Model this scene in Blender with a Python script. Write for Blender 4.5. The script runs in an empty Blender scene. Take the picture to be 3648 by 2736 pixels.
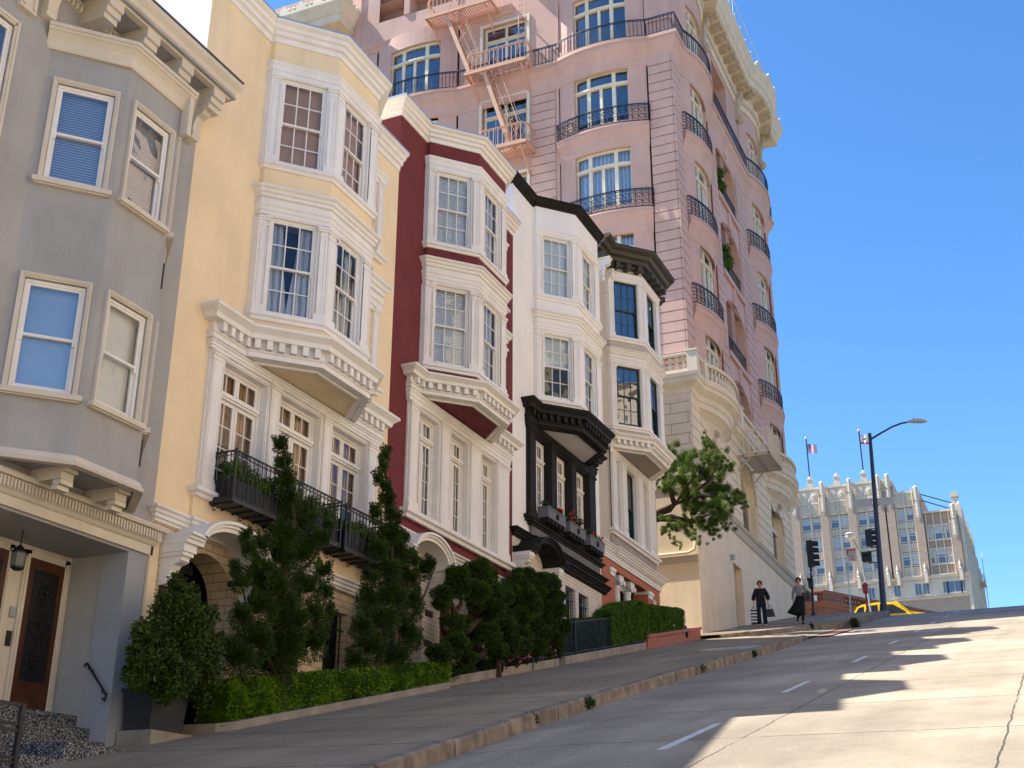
import bpy, bmesh, math, random
from math import sin, cos, pi, sqrt, radians, atan2, hypot
from mathutils import Vector, Matrix, noise
S = bpy.context.scene
COL = S.collection
# ------------------------------------------------------------------ camera, sky, sun
cd = bpy.data.cameras.new('camera'); cam = bpy.data.objects.new('camera', cd); COL.objects.link(cam)
R = ((0.91265143,0.15148242,0.37963199),(0.40872962,-0.34444009,-0.84516337),(0.00273308,0.9265064,-0.37626909))
cam.matrix_world = Matrix(((R[0][0],R[0][1],R[0][2],0),(R[1][0],R[1][1],R[1][2],0),(R[2][0],R[2][1],R[2][2],0),(0,0,0,1)))
cd.sensor_width = 36; cd.lens = 43.29; cd.clip_start = .1; cd.clip_end = 3000
S.camera = cam
W = bpy.data.worlds.new('World'); S.world = W; W.use_nodes = True
nt = W.node_tree; sky = nt.nodes.new('ShaderNodeTexSky'); sky.sky_type = 'NISHITA'; sky.sun_disc = False
LD = Vector((9.6,1.95,-13.85)).normalized()          # the way the sunlight travels
sky.sun_elevation = math.asin(-LD.z); sky.sun_rotation = atan2(-LD.x,-LD.y)
sky.air_density = .8; sky.dust_density = .25; sky.ozone_density = 3.0
bg = nt.nodes['Background']; bg.inputs[1].default_value = .135; hs = nt.nodes.new('ShaderNodeHueSaturation'); hs.inputs['Saturation'].default_value = 1.22; nt.links.new(sky.outputs[0], hs.inputs['Color']); nt.links.new(hs.outputs[0], bg.inputs[0])
sd = bpy.data.lights.new('sun','SUN'); sd.energy = 5.0; sd.angle = radians(.5); sd.color = (1,.93,.82)
sun = bpy.data.objects.new('sun', sd); COL.objects.link(sun); sun.rotation_euler = LD.to_track_quat('-Z','Y').to_euler()
S.view_settings.view_transform = 'Standard'; S.view_settings.look = 'None'
S.view_settings.exposure = 1.2; S.view_settings.gamma = 1
rnd = random.Random(7)
# ------------------------------------------------------------------ helpers
class MB:
    def __init__(s): s.v=[]; s.f=[]; s.mi=[]; s.m=0
    def add(s, vs, fs):
        b=len(s.v); s.v += [tuple(p) for p in vs]
        for f in fs: s.f.append([b+i for i in f]); s.mi.append(s.m)
    def hexa(s, p): s.add(p, [(0,1,2,3),(7,6,5,4),(0,4,5,1),(1,5,6,2),(2,6,7,3),(3,7,4,0)])
    def box(s,x0,x1,y0,y1,z0,z1): s.hexa([(x0,y0,z0),(x1,y0,z0),(x1,y1,z0),(x0,y1,z0),(x0,y0,z1),(x1,y0,z1),(x1,y1,z1),(x0,y1,z1)])
    def fbox(s,fr,s0,s1,n0,n1,z0,z1):
        P=fr.p; s.hexa([P(s0,n0,z0),P(s1,n0,z0),P(s1,n1,z0),P(s0,n1,z0),P(s0,n0,z1),P(s1,n0,z1),P(s1,n1,z1),P(s0,n1,z1)])
    def quad(s,a,b,c,d): s.add([a,b,c,d],[(0,1,2,3)])
    def prism(s, poly, vec):
        n=len(poly); q=[tuple(Vector(p)+Vector(vec)) for p in poly]
        s.add(list(poly)+q, [tuple(range(n-1,-1,-1)), tuple(range(n,2*n))]+[(i,(i+1)%n,n+(i+1)%n,n+i) for i in range(n)])
    def tube(s, pts, r, k=6, cap=True):
        pts=[Vector(p) for p in pts]; n=len(pts); rs=r if isinstance(r,(list,tuple)) else [r]*n
        vs=[]; up=None
        for i,p in enumerate(pts):
            t=(pts[min(i+1,n-1)]-pts[max(i-1,0)]); t=t.normalized() if t.length>1e-9 else Vector((0,0,1))
            if up is None: up=Vector((0,0,1)) if abs(t.z)<.9 else Vector((1,0,0))
            a=t.cross(up); a=a.normalized() if a.length>1e-6 else t.orthogonal().normalized(); b=a.cross(t).normalized(); up=b
            for j in range(k):
                w=2*pi*(j+.5)/k; vs.append(p+(a*cos(w)+b*sin(w))*rs[i])
        fs=[(i*k+j,i*k+(j+1)%k,(i+1)*k+(j+1)%k,(i+1)*k+j) for i in range(n-1) for j in range(k)]
        if cap: fs+= [tuple(range(k-1,-1,-1)), tuple((n-1)*k+j for j in range(k))]
        s.add(vs,fs)
    def lathe(s, c, prof, k=12, sx=1, sy=1):
        vs=[(c[0]+r*cos(2*pi*j/k)*sx,c[1]+r*sin(2*pi*j/k)*sy,c[2]+z) for r,z in prof for j in range(k)]; n=len(prof)
        s.add(vs,[(i*k+j,i*k+(j+1)%k,(i+1)*k+(j+1)%k,(i+1)*k+j) for i in range(n-1) for j in range(k)]+[tuple(range(k-1,-1,-1)),tuple((n-1)*k+j for j in range(k))])
    def ball(s,c,rx,ry=None,rz=None,k=12,m=8):
        ry=ry or rx; rz=rz or rx
        s.lathe(c,[(max(1e-3,sin(pi*i/m)),-cos(pi*i/m)) for i in range(m+1)],k) if False else s.add(
          [(c[0]+rx*sin(pi*i/m)*cos(2*pi*j/k),c[1]+ry*sin(pi*i/m)*sin(2*pi*j/k),c[2]-rz*cos(pi*i/m)) for i in range(m+1) for j in range(k)],
          [(i*k+j,i*k+(j+1)%k,(i+1)*k+(j+1)%k,(i+1)*k+j) for i in range(m) for j in range(k)])
    def mould(s, path, prof, closed=False, cap=True):
        n=len(path); k=len(prof); vs=[]
        for i in range(n):
            a=path[i-1] if (i>0 or closed) else None; b=path[i]; c=path[(i+1)%n] if (i<n-1 or closed) else None
            ns=[]
            for p,q in ((a,b),(b,c)):
                if p is None or q is None: continue
                dx,dy=q[0]-p[0],q[1]-p[1]; l=hypot(dx,dy)
                if l>1e-9: ns.append((dy/l,-dx/l))
            if len(ns)==1: m=ns[0]
            else:
                mx,my=ns[0][0]+ns[1][0],ns[0][1]+ns[1][1]; d=(mx*ns[0][0]+my*ns[0][1]); d=max(d,.35); m=(mx/d,my/d)
            for o,z in prof: vs.append((b[0]+m[0]*o,b[1]+m[1]*o,z))
        fs=[]
        for i in range(n if closed else n-1):
            for j in range(k): fs.append((i*k+j,i*k+(j+1)%k,((i+1)%n)*k+(j+1)%k,((i+1)%n)*k+j))
        if cap and not closed: fs+=[tuple(range(k-1,-1,-1)),tuple((n-1)*k+j for j in range(k))]
        s.add(vs,fs)
    def dent(s, path, o0,o1,z0,z1,w,gap):
        for p,q in zip(path[:-1],path[1:]):
            l=hypot(q[0]-p[0],q[1]-p[1])
            if l<.3: continue
            fr=Fr(p[0],p[1],(q[0]-p[0])/l,(q[1]-p[1])/l); n=max(1,int(round(l/(w+gap)))); st=l/n
            for i in range(n): s.fbox(fr,st*(i+.5)-w/2,st*(i+.5)+w/2,o0,o1,z0,z1)
    def panel(s, fr, s0,s1,z0,z1, holes=(), depth=.15, n=0.):
        ss=sorted({s0,s1}|{v for h in holes for v in h[:2] if s0<v<s1}); zs=sorted({z0,z1}|{v for h in holes for v in h[2:4] if z0<v<z1})
        for a,b in zip(ss[:-1],ss[1:]):
            for c,d in zip(zs[:-1],zs[1:]):
                ms,mz=(a+b)/2,(c+d)/2
                if any(h[0]<ms<h[1] and h[2]<mz<h[3] for h in holes): continue
                s.quad(fr.p(a,n,c),fr.p(b,n,c),fr.p(b,n,d),fr.p(a,n,d))
        for h in holes:
            a,b,c,d=h[:4]
            for q in (((a,c),(a,d)),((b,c),(b,d)),((a,c),(b,c)),((a,d),(b,d))):
                (e,f),(g,i)=q; s.quad(fr.p(e,n,f),fr.p(g,n,i),fr.p(g,n-depth,i),fr.p(e,n-depth,f))
    def build(s, name, mats, parent=None, smooth=False, recalc=True):
        me=bpy.data.meshes.new(name); me.from_pydata(s.v,[],s.f)
        if not isinstance(mats,(list,tuple)): mats=[mats]
        for m in mats: me.materials.append(m)
        if len(mats)>1: me.polygons.foreach_set('material_index',s.mi)
        if recalc:
            bm=bmesh.new(); bm.from_mesh(me); bmesh.ops.recalc_face_normals(bm,faces=bm.faces); bm.to_mesh(me); bm.free()
        if smooth: me.polygons.foreach_set('use_smooth',[True]*len(me.polygons))
        o=bpy.data.objects.new(name,me); COL.objects.link(o)
        if parent:
            o.parent=parent; o.matrix_parent_inverse=Matrix.Translation(-wloc(parent))
        return o
def wloc(o):
    v=Vector(o.location)
    return v if o.parent is None else Vector((0,0,0)) if o.type=='MESH' else v
class Fr:
    def __init__(s,ox,oy,ux,uy): s.ox,s.oy,s.ux,s.uy=ox,oy,ux,uy
    def xy(s,a,n): return (s.ox+s.ux*a+s.uy*n, s.oy+s.uy*a-s.ux*n)
    def p(s,a,n,z): x,y=s.xy(a,n); return (x,y,z)
def tag(o,label=None,cat=None,group=None,kind=None):
    if label: o['label']=label
    if cat: o['category']=cat
    if group: o['group']=group
    if kind: o['kind']=kind
    return o
def thing(name,label,cat,loc=(0,0,0),group=None):
    o=bpy.data.objects.new(name,None); COL.objects.link(o); o.location=loc; o.empty_display_size=.3
    return tag(o,label,cat,group)
def copy_tree(o,parent=None):
    c=o.copy(); COL.objects.link(c)
    if parent: c.parent=parent
    for ch in list(o.children): copy_tree(ch,c)
    return c
# ------------------------------------------------------------------ materials
def newmat(name):
    m=bpy.data.materials.new(name); m.use_nodes=True; t=m.node_tree; return m,t,t.nodes['Principled BSDF']
def N(t,k,**kw):
    n=t.nodes.new(k)
    for a,b in kw.items(): setattr(n,a,b)
    return n
def mat(name,col,rough=.75,var=.12,scale=2.5,bump=.15,bscale=60,metal=0,dirt=.0,spec=.3):
    m,t,b=newmat(name); L=t.links.new
    tc=N(t,'ShaderNodeTexCoord'); n1=N(t,'ShaderNodeTexNoise'); n1.inputs['Scale'].default_value=scale; n1.inputs['Detail'].default_value=6; L(tc.outputs['Object'],n1.inputs['Vector'])
    r=N(t,'ShaderNodeValToRGB'); c=Vector(col)
    r.color_ramp.elements[0].position=.3; r.color_ramp.elements[1].position=.7
    r.color_ramp.elements[0].color=(*(c*(1-var)),1); r.color_ramp.elements[1].color=(*(c*(1+var*.6)),1)
    L(n1.outputs[0],r.inputs[0]); src=r.outputs[0]
    if dirt:
        n2=N(t,'ShaderNodeTexNoise'); n2.inputs['Scale'].default_value=.7; n2.inputs['Detail'].default_value=8; n2.inputs['Roughness'].default_value=.65
        mp=N(t,'ShaderNodeMapping'); mp.inputs['Scale'].default_value=(2.5,2.5,.5); L(tc.outputs['Object'],mp.inputs[0]); L(mp.outputs[0],n2.inputs['Vector'])
        rr=N(t,'ShaderNodeMapRange'); rr.inputs[1].default_value=.48; rr.inputs[2].default_value=.75; rr.inputs[4].default_value=dirt; L(n2.outputs[0],rr.inputs[0])
        mx=N(t,'ShaderNodeMix',data_type='RGBA'); L(rr.outputs[0],mx.inputs[0]); L(src,mx.inputs[6]); mx.inputs[7].default_value=(*(c*.5),1); src=mx.outputs[2]
    L(src,b.inputs['Base Color']); b.inputs['Roughness'].default_value=rough; b.inputs['Metallic'].default_value=metal; b.inputs['Specular IOR Level'].default_value=spec
    if bump:
        n3=N(t,'ShaderNodeTexNoise'); n3.inputs['Scale'].default_value=bscale; n3.inputs['Detail'].default_value=3; L(tc.outputs['Object'],n3.inputs['Vector'])
        bp=N(t,'ShaderNodeBump'); bp.inputs['Strength'].default_value=bump; bp.inputs['Distance'].default_value=.02; L(n3.outputs[0],bp.inputs['Height']); L(bp.outputs[0],b.inputs['Normal'])
    return m
def wallvec(t):
    tc=N(t,'ShaderNodeTexCoord'); sp=N(t,'ShaderNodeSeparateXYZ'); ad=N(t,'ShaderNodeMath',operation='ADD'); cb=N(t,'ShaderNodeCombineXYZ')
    t.links.new(tc.outputs['Object'],sp.inputs[0]); t.links.new(sp.outputs[0],ad.inputs[0]); t.links.new(sp.outputs[1],ad.inputs[1]); t.links.new(ad.outputs[0],cb.inputs[0]); t.links.new(sp.outputs[2],cb.inputs[1])
    return tc,cb
def brick(name,col,mortar,bw=.24,bh=.08,rough=.8,off=.5,msize=.012,var=.8,bump=.5):
    m,t,b=newmat(name); L=t.links.new; tc,cb=wallvec(t)
    k=N(t,'ShaderNodeTexBrick'); k.offset=off; L(cb.outputs[0],k.inputs['Vector'])
    k.inputs['Color1'].default_value=(*col,1); k.inputs['Color2'].default_value=(*(Vector(col)*var),1); k.inputs['Mortar'].default_value=(*mortar,1)
    k.inputs['Scale'].default_value=1; k.inputs['Mortar Size'].default_value=msize; k.inputs['Brick Width'].default_value=bw; k.inputs['Row Height'].default_value=bh; k.inputs['Bias'].default_value=-.2
    n=N(t,'ShaderNodeTexNoise'); n.inputs['Scale'].default_value=3; n.inputs['Detail'].default_value=6; L(tc.outputs['Object'],n.inputs['Vector'])
    mr=N(t,'ShaderNodeMapRange'); mr.inputs[3].default_value=.8; mr.inputs[4].default_value=1.15; L(n.outputs[0],mr.inputs[0])
    vm=N(t,'ShaderNodeVectorMath',operation='SCALE'); L(k.outputs[0],vm.inputs[0]); L(mr.outputs[0],vm.inputs['Scale']); L(vm.outputs[0],b.inputs['Base Color'])
    bp=N(t,'ShaderNodeBump',invert=True); bp.inputs['Strength'].default_value=bump; bp.inputs['Distance'].default_value=.01; L(k.outputs['Fac'],bp.inputs['Height']); L(bp.outputs[0],b.inputs['Normal'])
    b.inputs['Roughness'].default_value=rough; return m
def glassmat(name,tint=(.9,.95,1),wave=.02,lo=.07):
    m,t,b=newmat(name); L=t.links.new; t.nodes.remove(b)
    tr=N(t,'ShaderNodeBsdfTransparent'); tr.inputs[0].default_value=(*tint,1); g=N(t,'ShaderNodeBsdfGlossy'); g.inputs['Roughness'].default_value=.015
    lw=N(t,'ShaderNodeLayerWeight'); lw.inputs[0].default_value=.2
    mr=N(t,'ShaderNodeMapRange'); mr.inputs[3].default_value=lo; mr.inputs[4].default_value=1; L(lw.outputs['Fresnel'],mr.inputs[0])
    mx=N(t,'ShaderNodeMixShader'); L(mr.outputs[0],mx.inputs[0]); L(tr.outputs[0],mx.inputs[1]); L(g.outputs[0],mx.inputs[2])
    tc=N(t,'ShaderNodeTexCoord'); n=N(t,'ShaderNodeTexNoise'); n.inputs['Scale'].default_value=2.2; n.inputs['Detail'].default_value=1; L(tc.outputs['Object'],n.inputs['Vector'])
    bp=N(t,'ShaderNodeBump'); bp.inputs['Strength'].default_value=.35; bp.inputs['Distance'].default_value=wave; L(n.outputs[0],bp.inputs['Height']); L(bp.outputs[0],g.inputs['Normal'])
    L(mx.outputs[0],t.nodes['Material Output'].inputs[0]); return m
def stripes(name,c1,c2,axis,period,rough=.8,sharp=.5,bump=.4):
    m,t,b=newmat(name); L=t.links.new; tc,cb=wallvec(t); sp=N(t,'ShaderNodeSeparateXYZ'); L(cb.outputs[0],sp.inputs[0])
    mu=N(t,'ShaderNodeMath',operation='MULTIPLY'); mu.inputs[1].default_value=2*pi/period; L(sp.outputs[axis],mu.inputs[0])
    n=N(t,'ShaderNodeTexNoise'); n.inputs['Scale'].default_value=3; L(tc.outputs['Object'],n.inputs['Vector'])
    ad=N(t,'ShaderNodeMath',operation='MULTIPLY_ADD'); L(n.outputs[0],ad.inputs[0]); ad.inputs[1].default_value=4 if axis==0 else .5; L(mu.outputs[0],ad.inputs[2])
    si=N(t,'ShaderNodeMath',operation='SINE'); L(ad.outputs[0],si.inputs[0])
    mr=N(t,'ShaderNodeMapRange'); mr.inputs[1].default_value=-sharp; mr.inputs[2].default_value=sharp; L(si.outputs[0],mr.inputs[0])
    mx=N(t,'ShaderNodeMix',data_type='RGBA'); L(mr.outputs[0],mx.inputs[0]); mx.inputs[6].default_value=(*c1,1); mx.inputs[7].default_value=(*c2,1); L(mx.outputs[2],b.inputs['Base Color'])
    b.inputs['Roughness'].default_value=rough
    bp=N(t,'ShaderNodeBump'); bp.inputs['Strength'].default_value=bump; bp.inputs['Distance'].default_value=.02; L(mr.outputs[0],bp.inputs['Height']); L(bp.outputs[0],b.inputs['Normal']); return m
def leafmat(name,dark,light,trans=.25,rough=.55):
    m,t,b=newmat(name); L=t.links.new
    g=N(t,'ShaderNodeNewGeometry'); tc=N(t,'ShaderNodeTexCoord'); n=N(t,'ShaderNodeTexNoise'); n.inputs['Scale'].default_value=3.5; n.inputs['Detail'].default_value=3; L(tc.outputs['Object'],n.inputs['Vector'])
    a=N(t,'ShaderNodeMath',operation='MULTIPLY_ADD'); L(g.outputs['Random Per Island'],a.inputs[0]); a.inputs[1].default_value=.45
    n2=N(t,'ShaderNodeMapRange'); n2.inputs[1].default_value=.35; n2.inputs[2].default_value=.7; n2.inputs[4].default_value=.55; L(n.outputs[0],n2.inputs[0]); L(n2.outputs[0],a.inputs[2])
    mx=N(t,'ShaderNodeMix',data_type='RGBA'); L(a.outputs[0],mx.inputs[0]); mx.inputs[6].default_value=(*dark,1); mx.inputs[7].default_value=(*light,1)
    L(mx.outputs[2],b.inputs['Base Color']); b.inputs['Roughness'].default_value=rough; b.inputs['Specular IOR Level'].default_value=.25
    tr=N(t,'ShaderNodeBsdfTranslucent'); L(mx.outputs[2],tr.inputs[0]); ms=N(t,'ShaderNodeMixShader'); ms.inputs[0].default_value=trans
    L(b.outputs[0],ms.inputs[1]); L(tr.outputs[0],ms.inputs[2]); L(ms.outputs[0],t.nodes['Material Output'].inputs[0]); return m
M=dict(
 white=mat('white_paint',(.82,.785,.74),.55,.05,dirt=.2), cream=mat('cream_trim',(.66,.585,.47),.6,.06,dirt=.18), creamW=mat('cream_white_trim',(.79,.735,.655),.55,.05,dirt=.2),
 yellow=mat('yellow_stucco',(.86,.675,.43),.85,.07,1.0,.3,dirt=.2), red=mat('maroon_stucco',(.16,.028,.028),.8,.15,1.5,dirt=.2), grey=mat('grey_stucco',(.385,.375,.36),.85,.10,1.0,.35,dirt=.35),
 bluegrey=mat('blue_grey_stucco',(.34,.355,.38),.85,.08,1.0,.3,dirt=.2), offw=mat('offwhite_stucco',(.84,.785,.715),.8,.05,1.2,dirt=.15), taupe=mat('taupe_stucco',(.50,.425,.335),.8,.07,1.2,dirt=.12), taupe2=mat('taupe_panel',(.33,.29,.24),.75,.06),
 black=mat('black_paint',(.018,.015,.012),.7,.2,bump=.05,spec=.2), iron=mat('black_iron',(.012,.012,.013),.45,.2,bump=0,spec=.5), navyiron=mat('navy_iron',(.016,.018,.035),.4,.2,bump=0,spec=.5),
 dgreen=mat('dark_olive_paint',(.060,.050,.034),.5,.2,bump=.1), greenframe=mat('green_sash_paint',(.015,.03,.022),.35,.1,bump=0,spec=.5), slate=mat('slate_paint',(.16,.155,.155),.7,.25,2,dirt=.4), flash=mat('roof_flashing',(.36,.44,.55),.35,.1,metal=.3),  # flash: blue of the reflected sky is put into the metal's colour
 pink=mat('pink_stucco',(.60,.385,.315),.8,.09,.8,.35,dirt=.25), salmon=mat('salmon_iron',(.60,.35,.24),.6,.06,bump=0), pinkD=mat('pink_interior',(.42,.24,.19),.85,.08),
 stone=mat('cream_stone',(.78,.63,.435),.8,.07,1.0,.3,dirt=.22), stoneW=mat('pale_stone_trim',(.72,.61,.45),.7,.08,1.5,.3,dirt=.28), stoneT=mat('tan_stone_trim',(.50,.41,.30),.75,.08,1.5,.3,dirt=.2), sandw=mat('window_cream',(.72,.65,.50),.55,.04,bump=0),
 dark=mat('dark_interior',(.012,.012,.014),.6,.2,bump=0), darkwood=mat('dark_wood_door',(.03,.012,.006),.4,.3,6), brownwood=mat('brown_wood',(.075,.024,.009),.45,.3,6),  # dark: near-black colour stands in for unlit depth of rooms and porches
 ybrick=brick('yellow_brick',(.68,.52,.33),(.36,.27,.16),.34,.13,msize=.010,var=.95), wbrick=brick('white_brick',(.68,.60,.51),(.40,.35,.29),.32,.10,msize=.009,var=.96), obrick=brick('orange_brick',(.50,.13,.045),(.34,.18,.12),.24,.075,msize=.008), planterb=brick('red_brick',(.42,.10,.045),(.36,.22,.17),.24,.085,msize=.012), 
 lightconc=mat('kerb_concrete',(.30,.26,.21),.9,.25,2.5,.5,30,dirt=.5), 
 bark=mat('bark',(.055,.035,.022),.9,.35,8,.6,30), soil=mat('soil',(.035,.025,.018),.95,.3,8,.5,40),
 leadtub=mat('dark_planter_paint',(.012,.014,.022),.5,.2,bump=.05), leadtub2=mat('dark_planter_side',(.03,.03,.036),.55,.2,bump=.05),
 speckle=mat('speckled_terrazzo',(.13,.13,.14),.5,.0),
 blindw=stripes('white_blinds',(.74,.70,.64),(.46,.44,.41),1,.055), blindb=stripes('grey_blinds',(.42,.47,.56),(.17,.20,.27),1,.045), shadeb=mat('pale_shade',(.42,.52,.66),.8,.03,bump=0), bamboo=stripes('bamboo_blind',(.62,.36,.20),(.42,.23,.125),0,.03,bump=.1), tanc=stripes('tan_curtain',(.52,.31,.13),(.28,.15,.06),0,.11), bluec=stripes('pale_curtain',(.62,.62,.62),(.30,.32,.35),0,.19), lace=stripes('lace_curtain',(.70,.68,.62),(.40,.39,.36),0,.09), sheer=mat('sheer_curtain',(.68,.68,.62),.8,.05,bump=0),
 glass=glassmat('window_glass'), glass2=glassmat('reflective_window_glass',lo=.24),  metal=mat('galvanised_metal',(.42,.43,.44),.4,.1,bump=0,metal=.6), pole=mat('dark_blue_pole',(.02,.025,.05),.4,.2,bump=0,spec=.5), lampgrey=mat('lamp_head_grey',(.55,.52,.50),.4,.1,bump=0), 
 copper=mat('downpipe_brown',(.25,.09,.05),.6,.2), pinkflower=mat('pink_petal',(.55,.10,.25),.6,.2,bump=0), redflower=mat('red_petal',(.6,.02,.02),.6,.2,bump=0), whiteflower=mat('white_petal',(.8,.8,.8),.6,.05,bump=0),
 jun=leafmat('juniper_leaf',(.007,.018,.003),(.065,.12,.010),.12), pinem=leafmat('pine_leaf',(.007,.018,.003),(.068,.13,.008),.12), hedge=leafmat('hedge_leaf',(.008,.028,.002),(.17,.32,.010),.15,rough=.4), hedge2=leafmat('hedge_leaf_deep',(.012,.04,.003),(.11,.22,.008),.12), ficus=leafmat('ficus_leaf',(.008,.020,.003),(.08,.13,.010),.1,rough=.55), cyp=leafmat('tree_leaf',(.02,.05,.006),(.17,.26,.03),.4), ground=leafmat('ground_cover_leaf',(.01,.03,.008),(.04,.09,.02)),
)
def flat(name,col,rough=.6,metal=0): 
    m,t,b=newmat(name); b.inputs['Base Color'].default_value=(*col,1); b.inputs['Roughness'].default_value=rough; b.inputs['Metallic'].default_value=metal; return m
# ground materials -------------------------------------------------
def groundmat(name,c1,c2,xs=(),ys=None,speck=.25,rough=.9,warp=.05,blot=1.):
    m,t,b=newmat(name); L=t.links.new; tc=N(t,'ShaderNodeTexCoord'); sp=N(t,'ShaderNodeSeparateXYZ'); L(tc.outputs['Object'],sp.inputs[0])
    big=N(t,'ShaderNodeTexNoise'); big.inputs['Scale'].default_value=.35; big.inputs['Detail'].default_value=9; big.inputs['Roughness'].default_value=.65; L(tc.outputs['Object'],big.inputs['Vector'])
    fine=N(t,'ShaderNodeTexNoise'); fine.inputs['Scale'].default_value=34; fine.inputs['Detail'].default_value=5; fine.inputs['Roughness'].default_value=.7; L(tc.outputs['Object'],fine.inputs['Vector'])
    r=N(t,'ShaderNodeMapRange'); r.inputs[1].default_value=.38; r.inputs[2].default_value=.62; L(big.outputs[0],r.inputs[0])
    mx=N(t,'ShaderNodeMix',data_type='RGBA'); L(r.outputs[0],mx.inputs[0]); mx.inputs[6].default_value=(*c1,1); mx.inputs[7].default_value=(*c2,1)
    fr=N(t,'ShaderNodeMapRange'); fr.inputs[1].default_value=.3; fr.inputs[2].default_value=.7; fr.inputs[3].default_value=1-speck; fr.inputs[4].default_value=1+speck; L(fine.outputs[0],fr.inputs[0])
    # slabs get their own tone: stains and tyre bands stretched along the street
    st=N(t,'ShaderNodeTexNoise'); st.inputs['Scale'].default_value=1; mp=N(t,'ShaderNodeMapping'); mp.inputs['Scale'].default_value=(1.6,.12,.12); L(tc.outputs['Object'],mp.inputs[0]); L(mp.outputs[0],st.inputs['Vector'])
    sr=N(t,'ShaderNodeMapRange'); sr.inputs[1].default_value=.3; sr.inputs[2].default_value=.7; sr.inputs[3].default_value=.86; sr.inputs[4].default_value=1.1; L(st.outputs[0],sr.inputs[0])
    mm=N(t,'ShaderNodeMath',operation='MULTIPLY'); L(fr.outputs[0],mm.inputs[0]); L(sr.outputs[0],mm.inputs[1])
    fx=N(t,'ShaderNodeVectorMath',operation='MULTIPLY_ADD'); L(tc.outputs['Object'],fx.inputs[0]); fx.inputs[1].default_value=(.352,.2817,0); fx.inputs[2].default_value=(.232,-.056,.5)
    fl=N(t,'ShaderNodeVectorMath',operation='FLOOR'); L(fx.outputs[0],fl.inputs[0]); wh=N(t,'ShaderNodeTexWhiteNoise'); L(fl.outputs[0],wh.inputs['Vector']); wr=N(t,'ShaderNodeMapRange'); wr.inputs[3].default_value=.90; wr.inputs[4].default_value=1.07; L(wh.outputs['Value'],wr.inputs[0])
    m5=N(t,'ShaderNodeMath',operation='MULTIPLY'); L(mm.outputs[0],m5.inputs[0]); L(wr.outputs[0],m5.inputs[1]); mm=m5
    vm=N(t,'ShaderNodeVectorMath',operation='SCALE'); L(mx.outputs[2],vm.inputs[0]); L(mm.outputs[0],vm.inputs['Scale'])
    wn=N(t,'ShaderNodeTexNoise'); wn.inputs['Scale'].default_value=1.7; wn.inputs['Detail'].default_value=6; L(tc.outputs['Object'],wn.inputs['Vector'])
    masks=[]
    def line(src,pos,per,w):
        a=N(t,'ShaderNodeMath',operation='SUBTRACT'); L(src,a.inputs[0]); a.inputs[1].default_value=pos
        c=N(t,'ShaderNodeMath',operation='MULTIPLY_ADD'); L(wn.outputs[0],c.inputs[0]); c.inputs[1].default_value=warp*2; L(a.outputs[0],c.inputs[2]); o=c.outputs[0]
        if per:
            p=N(t,'ShaderNodeMath',operation='PINGPONG'); L(o,p.inputs[0]); p.inputs[1].default_value=per/2; o=p.outputs[0]
        ab=N(t,'ShaderNodeMath',operation='ABSOLUTE'); L(o,ab.inputs[0]); q=N(t,'ShaderNodeMath',operation='LESS_THAN'); L(ab.outputs[0],q.inputs[0]); q.inputs[1].default_value=w; masks.append(q.outputs[0])
    for x in xs: line(sp.outputs[0],x,0,.011)
    if ys: line(sp.outputs[1],ys[1],ys[0],.02)
    src=vm.outputs[0]
    if masks:
        o=masks[0]
        for k in masks[1:]:
            a=N(t,'ShaderNodeMath',operation='MAXIMUM'); L(o,a.inputs[0]); L(k,a.inputs[1]); o=a.outputs[0]
        gate=N(t,'ShaderNodeMapRange'); gate.inputs[1].default_value=.30; gate.inputs[2].default_value=.42; gate.inputs[4].default_value=.9; g2=N(t,'ShaderNodeTexNoise'); g2.inputs['Scale'].default_value=2.3; L(tc.outputs['Object'],g2.inputs['Vector']); L(g2.outputs[0],gate.inputs[0])
        ml=N(t,'ShaderNodeMath',operation='MULTIPLY'); L(o,ml.inputs[0]); L(gate.outputs[0],ml.inputs[1])
        m2=N(t,'ShaderNodeMix',data_type='RGBA'); L(ml.outputs[0],m2.inputs[0]); L(src,m2.inputs[6]); m2.inputs[7].default_value=(.03,.027,.022,1); src=m2.outputs[2]
    L(src,b.inputs['Base Color']); b.inputs['Roughness'].default_value=rough
    bp=N(t,'ShaderNodeBump'); bp.inputs['Strength'].default_value=.35; bp.inputs['Distance'].default_value=.02; L(fine.outputs[0],bp.inputs['Height']); L(bp.outputs[0],b.inputs['Normal']); return m
M['road']=groundmat('street_concrete',(.235,.196,.146),(.355,.305,.232),(-.66,-3.5),(3.55,.2),.24,warp=.035)
M['walk']=groundmat('pavement_concrete',(.21,.16,.104),(.305,.24,.158),(-10.2,),(1.9,.6),.22,warp=.012)
M['kerb']=mat('kerb_stone',(.25,.20,.155),.9,.5,3.2,.9,12,dirt=.75)
M['brickpave']=groundmat('red_brick_gutter',(.30,.14,.10),(.38,.22,.17),(),(.3,0),.1,warp=.004)
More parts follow.
